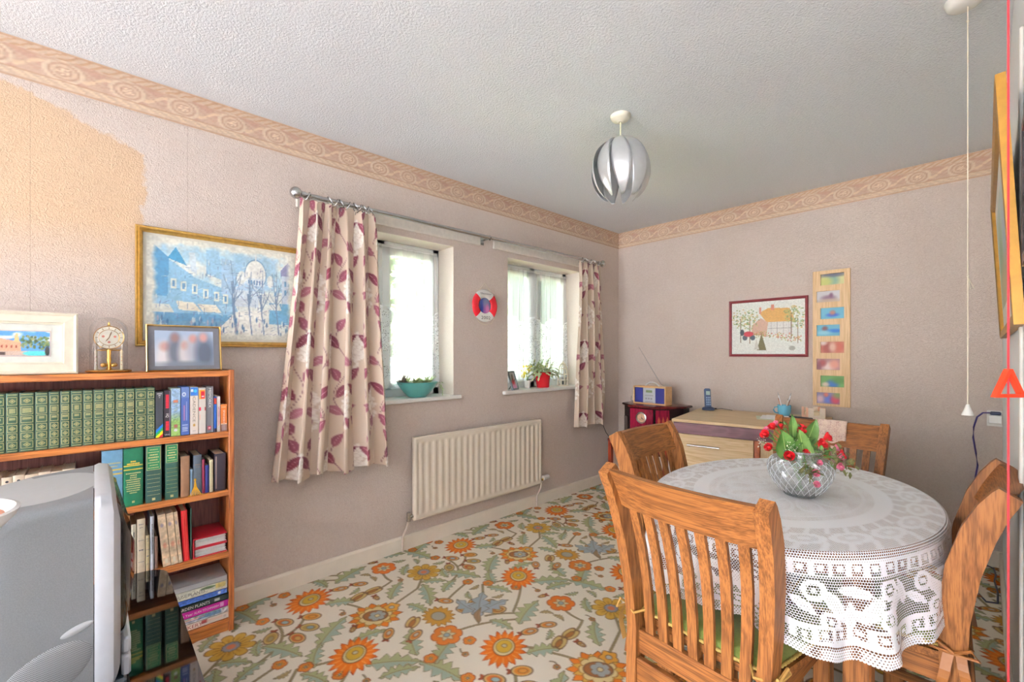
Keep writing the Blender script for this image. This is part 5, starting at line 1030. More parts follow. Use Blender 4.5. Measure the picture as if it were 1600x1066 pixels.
for an, L in ((PI*.40, .028), (PI*1.32, .020)): c, s_ = math.cos(an), math.sin(an); MB().add([tuple(Mc @ Vector((x*c-y*s_, x*s_+y*c, .003))) for x, y in ((-.004, -.001), (L*.6, -.0018), (L, 0), (L*.6, .0018), (-.004, .001))], [(0, 1, 2, 3, 4)]).build('hand', plain('hand_bronze', (120, 84, 40), .4), ck)
M_rose = plain('painted_rose', (206, 120, 100), .5); b = MB()
for x, y in ((-.017, .004), (.017, .004), (0, -.018)): b.lathe([(.0001, .0008), (.0035, .0006), (.0045, .0002)], c=(x, y, 0), n=8, caps=False, M=Mc)
b.build('painted_rose', M_rose, dl)
for s_ in (-1, 1):
    MB().lathe([(.0001, .012), (.006, .012), (.005, .018), (.0048, .078), (.006, .082), (.003, .088), (.0001, .094)], c=(.0, s_*.037, 0), n=12, caps=False).build('pillar', plain('cream_porcelain', (238, 228, 206), .3), ck, 50); b = MB()
    for z_ in (.03, .045, .06): b.lathe([(.0001, 0), (.003, .0005), (.0001, .003)], c=(.0045, s_*.037, z_), n=6, caps=False)
    b.build('painted_rose', M_rose, ck)
MB().tube([(0, -.037, .088), (0, .037, .088)], .0025, 6).cyl((0, 0, .088), (0, 0, .10), .004, n=8).lathe([(.0001, .178), (.006, .178), (.009, .181), (.003, .187), (.004, .191), (.0001, .202)], n=12, caps=False).cyl((0, -.03, .165), (0, -.03, .172), .003, n=8).build('top_finial', M_brass, ck, 50)
MB().lathe([(.0001, .012), (.012, .012), (.007, .02), (.0065, .04), (.008, .05), (.0065, .06), (.007, .09), (.0001, .095)], n=14, caps=False).build('pendulum_shaft', M_brass, ck, 50); b = MB()
for k in range(4): a = k*PI/2+.6; b.lathe([(.0001, -.0085), (.006, -.006), (.0085, 0), (.006, .006), (.0001, .0085)], c=(.022*math.cos(a), .022*math.sin(a), .030), n=12, caps=False); b.cyl((0, 0, .030), (.022*math.cos(a), .022*math.sin(a), .030), .0015, n=6)
b.build('pendulum_ball', M_brass, ck, 60)
# ------------------------------------------------------------------ television on black stand
t = NT('black_gloss_top'); t.base(S(14, 14, 16)); t.p(.045, 0, .5); t.b.inputs['Coat Weight'].default_value = .35; M_bg = t.m
ts_ = thing('tv_stand', 'glossy black television stand with a rounded top', 'tv stand', (-1.66, -.30, 0)); pts = []
x0, x1, y0, y1 = -.50, .62, -.45, .502
for cx, cy, a0 in ((x0+.07, y1-.07, PI/2), (x0+.07, y0+.07, PI), (x1-.07, y0+.07, 1.5*PI), (x1-.07, y1-.07, 0)):
    for q in range(7): a = a0+q*PI/12; pts.append((cx+.07*math.cos(a), cy+.07*math.sin(a)))
MB().prism(pts, Matrix.Translation((0, 0, .385)), .015).build('top', M_bg, ts_, 30); MB().prism([(p[0]*.96+.004, p[1]*.96+.002) for p in pts], Matrix.Translation((0, 0, .05)), .018).build('shelf', M_bg, ts_, 30)
for x, y in ((x0+.1, y1-.12), (x0+.1, y0+.12), (x1-.1, y0+.12), (x1-.1, y1-.12)): MB().cyl((x, y, 0), (x, y, .385), .022, n=18).build('leg', M_chrome, ts_, 40)
M_sil = plain('silver_grey_plastic', (206, 208, 214), .34, .15, var=.02); M_grey = plain('grey_textured_plastic', (128, 130, 133), .6, var=.08, scale=420, bump=.25)
tv = thing('television', 'bulky silver and grey cathode ray television on the black stand', 'television', (-1.645, 0, .4002))
def rr_ring(xa, xb, za, zb, r, y, n=6, bow=0.0):
    out = []
    for cx, cz, a0 in ((xb-r, zb-r, 0), (xa+r, zb-r, PI/2), (xa+r, za+r, PI), (xb-r, za+r, 1.5*PI)):
        for q in range(n): a = a0+q*PI/2/(n-1); x, z_ = cx+r*math.cos(a), cz+r*math.sin(a); tt = (z_-za)/(zb-za); out.append((x, y+bow*math.sin(PI*tt)+bow*.3*math.cos((x-(xa+xb)/2)/(xb-xa)*PI), z_))
    return out
MB().ring_stack([rr_ring(-.222, .222, .02, .478, .02, .0), rr_ring(-.222, .222, .02, .470, .03, -.12), rr_ring(-.218, .218, .02, .455, .04, -.20), rr_ring(-.17, .17, .03, .40, .06, -.32), rr_ring(-.12, .12, .04, .33, .05, -.43)]).build('cabinet', M_grey, tv, 35)
MB().ring_stack([rr_ring(-.223, .223, .012, .479, .022, .0015), rr_ring(-.230, .230, .006, .484, .03, .012, bow=.004), rr_ring(-.228, .228, .008, .481, .04, .030, bow=.018), rr_ring(-.215, .215, .02, .468, .05, .038, bow=.026), rr_ring(-.20, .20, .10, .452, .05, .036, bow=.028)]).build('front_bezel', M_sil, tv, 40)
MB().ring_stack([rr_ring(-.198, .198, .10, .45, .045, .037, bow=.028), rr_ring(-.19, .19, .108, .442, .045, .046, bow=.03), rr_ring(-.10, .10, .2, .36, .04, .058, bow=.03)]).build('screen', plain('dark_screen_glass', (28, 30, 32), .08), tv, 60)
for z0_, z1_ in ((.075, .115), (.02, .07)): MB().rbox(-.15, .19, .05, .068, z0_, z1_, .005).build('control_flap', M_sil, tv, 40)
MB().rbox(-.17, .20, .0, .06, .0, .02, .006).build('foot', plain('smoked_plastic', (70, 84, 92), .2), tv)
b = MB(); b.lathe([(.0001, .004), (.06, .003), (.13, .0)], n=36, caps=False, M=Matrix.Translation((0, -.10, .4705)) @ Matrix.Rotation(.07, 4, 'X') @ Matrix.Diagonal((1.45, .95, 1, 1))); b.build('top_panel', plain('smooth_grey_plastic', (176, 178, 180), .45, var=.02), tv, 60)
t = NT('perforated_grille'); v = t.coord(scale=(1, 1, 1)); sp = t.n('ShaderNodeSeparateXYZ'); t.t.links.new(v, sp.inputs[0]); sx_ = t.math('SINE', t.math('MULTIPLY', sp.outputs[1], 1500)); sz_ = t.math('SINE', t.math('MULTIPLY', sp.outputs[2], 1500)); hole = t.math('GREATER_THAN', t.math('MULTIPLY', sx_, sz_), .25); t.base(t.mix(hole, S(156, 158, 160), S(70, 72, 74))); t.p(.6); M_grille = t.m
Ms = frame_M((.2215, -.075, .105), (0, 1, 0), (0, 0, 1)) @ Matrix.Rotation(.5, 4, 'Z'); MB().lathe([(.0001, .005), (.05, .0045), (.066, .002), (.07, 0)], n=40, caps=False, M=Ms @ Matrix.Diagonal((1.15, .72, 1, 1))).build('speaker_grille', M_grille, tv, 60)
MB().lathe([(.0001, .003), (.022, .0025), (.03, 0)], n=24, caps=False, M=frame_M((.2215, -.028, .185), (0, 1, .35), (0, -.35, 1)) @ Matrix.Diagonal((1, .32, 1, 1))).build('side_catch', plain('catch_grey', (186, 188, 190), .4), tv, 60)
# small white dish on a plant stand, just inside the left edge
sd = thing('plant_stand', 'slim white pedestal stand under the white dish', 'stand', (-1.25, -.224, .4003)); MB().lathe([(.0001, 0), (.07, 0), (.07, .012), (.03, .02), (.02, .05), (.02, .433), (.05, .461), (.0001, .463)], n=28, caps=False).build('pedestal', M_white, sd, 40)
dh = thing('white_dish', 'white rounded dish with a brown inside at the left edge', 'dish', (-1.25, -.224, .8637)); MB().lathe([(.0001, 0), (.05, 0), (.085, .015), (.118, .052), (.124, .066), (.118, .068), (.108, .06), (.104, .054)], n=40, caps=False).build('bowl', plain('white_porcelain', (236, 236, 236), .2, var=.01), dh, 50); MB().lathe([(.0001, .046), (.104, .054)], n=30, caps=False).build('contents', plain('brown_potpourri', (176, 120, 96), .8, var=.4, scale=60, bump=.6), dh)
# ------------------------------------------------------------------ dining table and lace cloth
TCX, TCY, TA, TB, TZ = -.474, 1.76, .390, .556, .738
tb = thing('dining_table', 'oval oak dining table under the white lace cloth', 'dining table', (TCX, TCY, 0)); pts = [((TA)*math.cos(a), (TB)*math.sin(a)) for a in np.linspace(0, 2*PI, 64, endpoint=False)]
MB().ring_stack([[(x*k, y*k, z_) for x, y in pts] for k, z_ in ((.985, TZ-.024), (1.0, TZ-.018), (1.0, TZ-.006), (.99, TZ))]).build('table_top', M_oaky, tb, 30)
MB().ring_stack([[(x*.80, y*.80, z_) for x, y in pts] for z_ in (TZ-.10, TZ-.0245)]).build('apron', M_oaky, tb, 30)
for x, y in ((.25, -.33), (-.30, -.27), (.25, .33), (-.30, .27)): MB().rbox(x-.029, x+.029, y-.029, y+.029, 0, TZ-.0245, .004).build('leg', M_oakz, tb)
def cloth():
    nth, nt, ne, nd = 560, 64, 6, 52; th = np.linspace(0, 2*PI, nth+1); A, B = TA+.003, TB+.003; DMAX = .242
    rows = []; kind = []; per = np.concatenate([[0], np.cumsum(np.hypot(np.diff(A*np.cos(th)), np.diff(B*np.sin(th))))]); ct, st = np.cos(th), np.sin(th); nx, ny = ct/A, st/B; nl = np.hypot(nx, ny); nx /= nl; ny /= nl
    fold = .55*np.sin(15*th+.9*np.sin(3*th)+.6)+.35*np.sin(9*th+1.7*np.sin(2*th))+.25*np.sin(23*th); lenm = .75+.27*np.sin(2*th)**2+.022*np.abs(np.sin(18*th)); cap = .060-.042*np.clip(np.cos(th), 0, 1)**8-.036*np.abs(np.sin(th))**10
    bmp = lambda x, y: .0008*np.sin(x*17+y*9)+.003*np.exp(-((x+.02-y*.2)**2/.004+(y+.18)**2/.05))
    Pz = []; R = []; UV = []; rr = np.random.default_rng(21)
    for s_ in np.linspace(.0, 1, nt):
        x, y = A*s_*ct, B*s_*st; Pz.append(np.stack([x, y, TZ+.0025+bmp(x, y)*(1-s_**6)], -1)); UV.append(np.stack([x/.0046, y/.0046], -1)); kind.append(0)
        rad = np.zeros(nth+1)
        ang = np.mod(th*12/(2*PI), 1)-.5
        if s_ < .60: rad[:] = .18+.05*np.sin(x*60)*np.sin(y*44); pet = np.hypot(ang*2.2, (s_-.33)/.14); rad = np.where((pet < 1) & (pet > .72), .12, rad); rad = np.where(np.abs(s_-.52) < .012, .1, rad)
        elif s_ < .70: rad[:] = .02
        else:
            a2 = np.mod(th*20/(2*PI), 1)-.5; r2 = np.hypot(a2*2.0, (s_-.85)/.075); rad[:] = .26; rad = np.where(r2 < .95, .04, rad); rad = np.where(r2 < .6, .21, rad); rad = np.where(r2 < .28, .06, rad); a3 = np.mod(th*40/(2*PI)+s_*3, 1)-.5; rad = np.where((np.abs(a3) < .13) & (s_ > .9), .08, rad); rad = np.where((np.abs(a3) < .12) & (s_ < .78), .10, rad)
        R.append(rad)
    def drop_rad(d, u):
        d = d*.262/DMAX
        rad = np.full(u.shape, .0); c = .043; du = np.mod(u, c)-c/2
        if d < .010: return np.full(u.shape, .36)
        if .012 < d < .050: q = np.maximum(np.abs(du), np.abs(d-.031)); return np.where((q > .0065) & (q < .0155), .43, 0.02)
        if .054 < d < .064: return np.full(u.shape, .43)
        if .064 <= d < .178:
            rad[:] = .44; P_ = .30; uu = np.mod(u, P_)-P_/2; dd = d-.12
            for ang, L, W_, ox, oy in ((.9, .05, .017, -.05, .0), (2.2, .05, .017, .04, .01), (.2, .045, .014, .0, -.03), (2.9, .045, .014, .0, .03), (1.57, .04, .013, -.01, .03), (-.6, .035, .013, .10, .0), (.6, .035, .013, -.12, .01), (1.2, .04, .014, .13, -.02)):
                x, y = uu-ox, dd-oy; a = x*math.cos(ang)+y*math.sin(ang); b2 = -x*math.sin(ang)+y*math.cos(ang); m = np.abs(b2) < W_*np.clip(1-(a/L)**2, 0, 1); rad = np.where(m, .12, rad); rad = np.where(m & (np.abs(b2) > W_*np.clip(1-(a/L)**2, 0, 1)-.005), .0, rad)
            for ox, oy, r0 in ((-.095, -.03, .022), (.085, -.035, .022), (.075, .035, .02), (-.06, .045, .02)):
                r = np.hypot(uu-ox, dd-oy); rad = np.where(np.abs(r-r0) < .006, .0, rad); rad = np.where(r < .007, .0, rad)
            return rad
        if .178 <= d < .222: dz = d-.200-.010*np.abs(np.mod(u, .3)-.15)/.075+.010; q = np.maximum(np.abs(du), np.abs(dz)); return np.where((q > .006) & (q < .0145), .43, .02)
        if .225 < d < .232: return np.full(u.shape, .42)
        r = np.hypot(np.mod(u, .10)-.05, d-.246); return np.where(r < .012, .42, .22)
    for e in np.linspace(0, PI/2, ne)[1:]:
        o = .010*math.sin(e); Pz.append(np.stack([A*ct+nx*o, B*st+ny*o, np.full(nth+1, TZ+.0025-.010*(1-math.cos(e)))], -1)); UV.append(np.stack([per/.0062, np.full(nth+1, .016*e/(PI/2)/.0062)], -1)); R.append(np.full(nth+1, .36)); kind.append(1)
    for d in np.linspace(0, DMAX, nd)[1:]:
        t_ = d/DMAX; off = .010+.010*t_+(.012+.030*t_)*t_**.6*(fold+.35); off = np.minimum(off, cap-.006*np.exp(-((off-cap)/.02)**2)); dd = d*lenm
        Pz.append(np.stack([A*ct+nx*off, B*st+ny*off, TZ-.0075-dd*.985], -1)); UV.append(np.stack([per/.0062, np.full(nth+1, (d+.016)/.0062)], -1)); R.append(drop_rad(d, per)); kind.append(1)
    P = np.stack(Pz, 1); P[-1] = P[0]; UV = np.stack(UV, 1); R = np.stack(R, 1); o = big_grid('tablecloth', P, M_lace); o.location = (TCX, TCY, 0); set_col(o, np.repeat(R.reshape(-1, 1), 3, 1))
    me = o.data; nv = P.shape[1]; idx = np.empty(len(me.loops), np.int32); me.loops.foreach_get('vertex_index', idx); uv = UV.reshape(-1, 2)[idx].copy(); row = idx % nv; poly = np.arange(len(idx))//4; prow = np.minimum.reduceat(row, np.arange(0, len(idx), 4))
    drop = prow[poly] >= nt-1; sel = drop & (row == nt-1); uv[sel] = np.stack([per[idx[sel]//nv]/.0062, np.zeros(sel.sum())], -1)
    l = me.uv_layers.new(name='UVMap'); l.data.foreach_set('uv', uv.astype(np.float32).ravel()); return o
t = NT('white_lace'); uv = t.coord('UV'); sp = t.n('ShaderNodeSeparateXYZ'); t.t.links.new(uv, sp.inputs[0]); a = t.n('ShaderNodeVertexColor', layer_name='Col')
row = t.math('FLOOR', sp.outputs[1]); sh = t.math('MULTIPLY', t.math('MODULO', row, 2.0), .5); fu = t.math('SUBTRACT', t.math('FRACT', t.math('ADD', sp.outputs[0], sh)), .5); fv = t.math('SUBTRACT', t.math('FRACT', sp.outputs[1]), .5)
r = t.math('SQRT', t.math('ADD', t.math('MULTIPLY', fu, fu), t.math('MULTIPLY', fv, fv))); ac = t.n('ShaderNodeSeparateColor'); t.t.links.new(a.outputs[0], ac.inputs[0]); t.set(t.b.inputs['Alpha'], t.math('GREATER_THAN', r, ac.outputs[0])); t.base(S(250, 249, 250)); t.p(.85, 0, .15); M_lace = t.m
tag(cloth(), 'white lace tablecloth with a scalloped hem over the oval table', 'tablecloth')

# ------------------------------------------------------------------ dining chairs
def post_path(sx):
    out = []
    for z_, y, x in ((0, -.235, .176), (.2, -.205, .176), (.42, -.187, .180), (.55, -.188, .190), (.68, -.205, .200), (.78, -.232, .207), (.84, -.256, .210), (.875, -.276, .212), (.888, -.284, .212)): out.append((sx*x, y, z_))
    return out
def back_y(z_): return float(np.interp(z_, [.42, .55, .68, .78, .84, .875, .888], [-.187, -.188, -.205, -.232, -.256, -.276, -.284]))
def half_x(z_): return float(np.interp(z_, [.42, .55, .68, .78, .888], [.180, .190, .200, .207, .212]))
def make_chair(label):
    c = thing('dining_chair', label, 'chair', (0, 0, 0), 0, 'oak dining chairs around the table')
    for s_ in (-1, 1): MB().sweep_rect(post_path(s_), .032, [.034, .038, .050, .060, .064, .062, .056, .050, .044]).build('back_post', M_oakz, c, 30)
    rings = []
    for u in np.linspace(-1, 1, 13):
        ring = []; bow = -.022*(1-u*u)
        for z_ in (.776, .82, .86, .886): ring.append((u*(half_x(z_)-.014), back_y(z_)+bow-.012, z_))
        for z_ in (.886, .86, .82, .776): ring.append((u*(half_x(z_)-.014), back_y(z_)+bow+.012, z_))
        rings.append(ring)
    MB().ring_stack(rings).build('top_rail', M_oakx, c, 30)
    for k in range(7):
        u = (k-3)/3*.80; path = []
        for z_ in np.linspace(.405, .785, 7): bow = -.022*(1-u*u)*(z_-.405)/.38; path.append((u*(half_x(z_)-.016), back_y(z_)+bow, z_))
        MB().sweep_rect(path, .026, .012).build('slat', M_oakz, c, 30)
    MB().rbox(-.168, .168, -.199, -.175, .345, .412, .003).build('lower_rail', M_oakx, c); MB().rbox(-.165, .165, -.212, -.19, .26, .335, .003).build('back_stretcher', M_oakx, c)
    rings = [[(-.185, -.172, z_), (.185, -.172, z_), (.225, .175, z_), (.215, .19, z_), (-.215, .19, z_), (-.225, .175, z_)] for z_ in (.428, .448)]; MB().ring_stack(rings).build('seat', M_oakx, c)
    MB().rbox(-.175, .175, .150, .170, .37, .4275, .002).build('front_rail', M_oakx, c)
    for s_ in (-1, 1):
        MB().rbox(s_*.178-.010, s_*.178+.010, -.165, .145, .37, .4275, .002).build('side_rail', M_oaky, c); MB().rbox(s_*.19-.02, s_*.19+.02, .142, .182, 0, .4275, .003).build('leg', M_oakz, c); MB().rbox(s_*.178-.009, s_*.178+.009, -.195, .145, .14, .165, .003).build('stretcher', M_oaky, c)
    return c
ch = make_chair('slat back oak chair with a green cushion, nearest the camera'); ch.location = (-.515, 1.345, 0); ch.rotation_euler = (0, 0, -math.radians(4.5))
cl = dup(ch, (-.762, 1.775, 0), -PI/2, 'slat back oak chair at the table end beside the desk cupboard'); cb = dup(ch, (-.525, 2.335, 0), PI, 'slat back oak chair with a cloth runner, on the far side of the table'); cr = dup(ch, (-.245, 1.775, 0), PI/2, 'slat back oak chair pushed against the right wall')
M_green = plain('olive_green_velvet', (132, 148, 66), .75, var=.10, scale=180, bump=.15, Sheen_Weight=.4); M_piping = plain('gold_braid', (186, 160, 84), .6, var=.3, scale=300)
def cushion(label, loc, rz, col, tie_mat, nt=2):
    o = thing('seat_cushion', label, 'cushion', loc, rz, 'seat cushions'); n = 26; u = np.linspace(-1, 1, n); U, V = np.meshgrid(u, u, indexing='ij'); e = (1-np.abs(U)**6)*(1-np.abs(V)**6); W_ = .183+.034*(V+1)/2; X_ = U*W_*(1-.05*np.abs(V)**4); Y_ = -.002+V*.180*(1-.04*np.abs(U)**4)
    top = np.stack([X_, Y_, .014+.024*np.clip(e, 0, 1)**.5+.006*e], -1); bot = np.stack([X_, Y_, .014-.0135*np.clip(e, 0, 1)**.3], -1); b = MB(); b.grid(top); b.grid(bot[:, ::-1]); b.build('pad', col, o, 60)
    ed_ = [top[i, 0] for i in range(n)]+[top[-1, j] for j in range(1, n)]+[top[i, -1] for i in range(n-2, -1, -1)]+[top[0, j] for j in range(n-2, 0, -1)]
    P_ = []
    for a, c in zip(ed_, ed_[1:]+ed_[:1]): P_ += [a+(c-a)*q/3 for q in range(3)]
    MB().tube([tuple(p) for p in P_], [.0042+.0016*(i % 3 == 0) for i in range(len(P_))], 6, closed=True).build('braid_edging', M_piping, o, 60)
    for s_ in (-1, 1):
        if nt == 2 or s_ == 1:
            bx = s_*.195; MB().tube([(s_*.165, -.17, .015), (bx+s_*.004, -.168, .02), (bx+s_*.006, -.20, .018), (bx-s_*.03, -.222, .02), (bx-s_*.06, -.175, .03)], .0035, 6).build('tie', tie_mat, o, 60)
            rib = MB()
            for dy, L, sw in ((.01, .13, .02), (-.012, .09, -.015)):
                pts_ = []
                for i in range(7): t_ = i/6; pts_.append([(bx+s_*.014+s_*.012*math.sin(t_*4), -.19+dy+sw*t_-.010, .018-L*t_), (bx+s_*.014+s_*.012*math.sin(t_*4), -.19+dy+sw*t_+.010, .018-L*t_)])
                rib.grid(pts_)
            for dy in (-1, 1): rib.tube([(bx+s_*.012, -.19, .018), (bx+s_*.02, -.19+dy*.03, .04), (bx+s_*.02, -.19+dy*.045, .022), (bx+s_*.012, -.19, .016)], .004, 5)
            rib.build('ribbon_bow', tie_mat, o)
    return o
M_tan = plain('tan_ribbon', (150, 96, 48), .5); M_cordt = plain('gold_tie_cord', (176, 136, 70), .6)
cushion('olive green cushion with gold braid on the chair nearest the camera', (-.515, 1.345, .4485), -math.radians(4.5), M_green, M_cordt); cushion('olive green cushion on the chair against the right wall, tied with tan ribbons', (-.245, 1.775, .4485), PI/2, M_green, M_tan)
# patterned runner on the far chair
t = NT('rose_beige_brocade'); v = t.coord(); n = t.noise(v, 40, 4, .7); n2 = t.noise(v, 220, 2); t.base(t.mix(t.rng(n2, .3, .7), t.mix(t.rng(n, .42, .58), S(208, 184, 164), S(166, 122, 112)), S(220, 200, 184))); t.p(.6); t.bump(n2, .2, .001); M_broc = t.m
u = np.linspace(-.575, -.452, 14); prof = [(2.578, .64), (2.590, .74), (2.584, .78), (2.586, .83), (2.602, .875), (2.612, .8925), (2.632, .8915), (2.640, .88), (2.637, .85), (2.640, .72), (2.642, .66)]
rn = MB().grid([[(x, y+(0 if 2 < k < 8 else .003*math.sin(x*90)), z_) for k, (y, z_) in enumerate(prof)] for x in u]).build('chair_runner', M_broc, None, 60); tag(rn, 'rose and beige brocade cloth hung over the far chair back', 'cloth'); m_ = rn.modifiers.new('t', 'SOLIDIFY'); m_.thickness = .002; m_.offset = 1

# ------------------------------------------------------------------ vase and bouquet
VX, VY, VZ = -.430, 1.735, TZ+.0045
t = NT('cut_glass'); t.t.nodes.remove(t.b); tr = t.n('ShaderNodeBsdfTransparent'); tr.inputs[0].default_value = (.97, .98, .985, 1); gl = t.n('ShaderNodeBsdfGlossy'); gl.inputs['Roughness'].default_value = .05; df = t.n('ShaderNodeBsdfDiffuse'); df.inputs[0].default_value = (.93, .95, .96, 1); lw = t.n('ShaderNodeLayerWeight'); lw.inputs[0].default_value = .45
m1 = t.n('ShaderNodeMixShader'); m1.inputs[0].default_value = .14; t.t.links.new(tr.outputs[0], m1.inputs[1]); t.t.links.new(df.outputs[0], m1.inputs[2]); mx = t.n('ShaderNodeMixShader'); t.set(mx.inputs[0], t.math('ADD', .10, t.math('MULTIPLY', lw.outputs[1], .35))); t.t.links.new(m1.outputs[0], mx.inputs[1]); t.t.links.new(gl.outputs[0], mx.inputs[2]); t.t.links.new(mx.outputs[0], t.o.inputs[0]); M_cut = t.m
vs = thing('cut_glass_vase', 'round cut glass rose bowl on the lace cloth', 'vase', (VX, VY, VZ)); prof = [(r_*.89, z_*.93) for r_, z_ in [(.052, 0), (.055, .004), (.066, .014), (.082, .034), (.095, .055), (.104, .078), (.107, .098), (.103, .116), (.092, .130), (.078, .139), (.070, .144), (.069, .152), (.075, .160)]]
n = 40; rings = []
for i, (r0, z_) in enumerate(prof):
    k = .0035 if 1 < i < 9 else 0
    rings.append([((r0+k*(1 if (j+i) % 2 else -1)*1.0)*math.cos(2*PI*(j+(i % 2)*.0)/n), (r0+k*(1 if (j+i) % 2 else -1))*math.sin(2*PI*j/n), z_) for j in range(n)])
b = MB(); b.ring_stack(rings, caps=False); tri_ = []
for f in b.F:
    a_, b_, c_, d_ = f; tri_ += [(a_, b_, c_), (a_, c_, d_)] if (a_ % 2) else [(a_, b_, d_), (b_, c_, d_)]
b.F = tri_; b.build('cut_bowl', M_cut, vs); b = MB(); pr_ = np.array(prof[2:10])
for k in range(22):
    for sg in (-1, 1):
        b.tube([((np.interp(q, np.linspace(0, 1, len(pr_)), pr_[:, 0])+.0022)*math.cos(2*PI*k/22+sg*q*.95), (np.interp(q, np.linspace(0, 1, len(pr_)), pr_[:, 0])+.0022)*math.sin(2*PI*k/22+sg*q*.95), np.interp(q, np.linspace(0, 1, len(pr_)), pr_[:, 1])) for q in np.linspace(0, .9, 9)], .0007, 4)
b.build('cut_lines', plain('frosted_cut', (232, 238, 242), .25, var=.02), vs)['kind'] = 'stuff'
MB().lathe([(r0-.005, z_+.004) for r0, z_ in prof][::-1]+[(.0001, .006)], n=36, caps=False).build('inner_wall', M_cut, vs, 60); MB().lathe([(.0001, 0), (.046, 0), (.0475, .003), (.045, .006), (.0001, .006)], n=36, caps=False).build('foot', plain('thick_glass_foot', (150, 176, 184), .08, var=.02, Transmission_Weight=.8), vs, 40); MB().tube([(.0655*math.cos(a), .0655*math.sin(a), .149) for a in np.linspace(0, 2*PI, 36, endpoint=False)], .004, 8, closed=True).build('rim', M_cut, vs, 60)
RT = Vector((math.cos(YAW), math.sin(YAW), 0)); FWv = Vector((-math.sin(YAW), math.cos(YAW), 0))
def fpos(side, up, depth): return Vector((side, depth, up))   # metres from the foot of the vase
def fl_local(p): return RT*p.x+FWv*p.y+Vector((0, 0, p.z))
M_rr = plain('red_silk_petal', (206, 18, 30), .6, var=.22, scale=90); M_pk = plain('pink_silk_petal', (226, 120, 150), .6, var=.22, scale=90); M_stem = plain('green_stem', (84, 140, 52), .6, var=.15)
t = NT('broad_green_leaf'); n_ = t.noise(t.coord(), 16, 3); t.base(t.mix(t.rng(n_, .35, .65), S(72, 122, 48), S(124, 162, 84))); t.p(.5); t.b.inputs['Subsurface Weight'].default_value = 0; M_lf = t.m
def rose(label, px, py, dep, r, mat, face=None, seed=0):
    p = fl_local(fpos(px, py, dep)); o = thing('red_rose' if mat is M_rr else 'pink_rose', label, 'flower', (VX, VY, VZ), 0, 'roses in the cut glass vase'); rr = np.random.default_rng(seed); ax = Vector((p.x*.9, p.y*.9, .06))-FWv*.05; ax.normalize(); M3 = ax.to_track_quat('Z', 'Y').to_matrix().to_4x4(); M3.translation = p; b = MB()
    for ring_, (n_p, op, sc) in enumerate(((3, .25, .62), (4, .50, .82), (5, .85, 1.0))):
        for k in range(n_p):
            a = 2*PI*(k+.37*ring_)/n_p+rr.uniform(-.15, .15); rows = []
            for i in range(5):
                t_ = i/4; rad = r*sc*(.25+op*.85*math.sin(t_*PI*.55)); z_ = -r*.75+r*1.55*sc*t_-(r*.28*t_**4 if ring_ == 2 else 0); row = []
                for j in range(5): s_ = (j-2)/2; az = a+s_*(PI/n_p)*1.12*math.sin(PI*(.18+.62*t_)); rd = rad*(1+.05*abs(s_)); row.append(tuple(M3 @ Vector((rd*math.cos(az), rd*math.sin(az), z_-(.18*r*s_*s_ if i == 4 else 0)))))
                rows.append(row)
            b.grid(rows)
    b.lathe([(.0001, -r*.8), (r*.35, -r*.6), (r*.30, r*.5), (.0001, r*.65)], n=8, caps=False, M=M3); b.build('bloom', mat, o, 180)
    base = p-ax*r*.75; sp_ = MB(); sp_.tube([tuple(base), tuple(base*.55+Vector((0, 0, .055))), (p.x*.25, p.y*.25, .10), (p.x*-.1, p.y*-.1, .012)], .0016, 5); sp_.build('stem', M_stem, o)
    sb = MB()
    for k in range(4): a = k*PI/2+.3; d = M3.to_3x3() @ Vector((math.cos(a), math.sin(a), .5)); leaf_blade(sb, base, d, ax, r*1.1, r*.22, -.2, 2)
    sb.build('sepal', M_stem, o); return o
reds = (('red rose farthest left and highest of that side of the bouquet', -0.1162, 0.2012, .0, .016), ('red rose at the top left of the bouquet, behind the round leaf', -0.0753, 0.2217, .03, .014), ('red rose at the top, left of the tall pointed leaf', -0.0366, 0.2195, .05, .013), ('upright red rose right of the tall pointed leaf', 0.0172, 0.2088, .02, .016), ('small dark red rose half hidden at the top of the bouquet', 0.0430, 0.2195, .05, .012), ('large red rose facing forward near the right top', 0.0538, 0.1765, -.03, .0175), ('large red rose with an open heart shape at the right top', 0.0882, 0.1937, -.01, .0175), ('red rose at the far left, lower of the two left ones', -0.1098, 0.1593, -.01, .0145), ('wide red rose on the left rim of the vase', -0.0667, 0.1399, -.05, .0165), ('small red rose deep in the middle of the bouquet', 0.0000, 0.1464, -.03, .012), ('red rose farthest right in the bouquet', 0.1399, 0.1334, .0, .017))
pinks = (('pale pink rosebud at the very top of the bouquet', -0.0581, 0.2324, .04, .0105), ('pale pink rosebud at the top left beside the red roses', -0.0947, 0.2131, .03, .0105), ('pink rose hanging over the front of the vase', -0.0237, 0.1012, -.112, .0125), ('lowest pink rose, against the cut glass', -0.0323, 0.0710, -.128, .0105), ('tiny pink rose in the middle of the bouquet', 0.0065, 0.1270, -.085, .0095), ('pink rose over the right front rim of the vase', 0.0646, 0.1162, -.095, .013), ('pink rose in the right part of the bouquet, nearest the middle', 0.0925, 0.1399, -.06, .0125), ('pink rose at the right edge beside the farthest red rose', 0.1227, 0.1550, .0, .0125))
for k, (lb_, px, py, dp, r) in enumerate(reds): rose(lb_, px, py, dp, r, M_rr, seed=k)
for k, (lb_, px, py, dp, r) in enumerate(pinks): rose(lb_, px, py, dp, r, M_pk, seed=20+k)
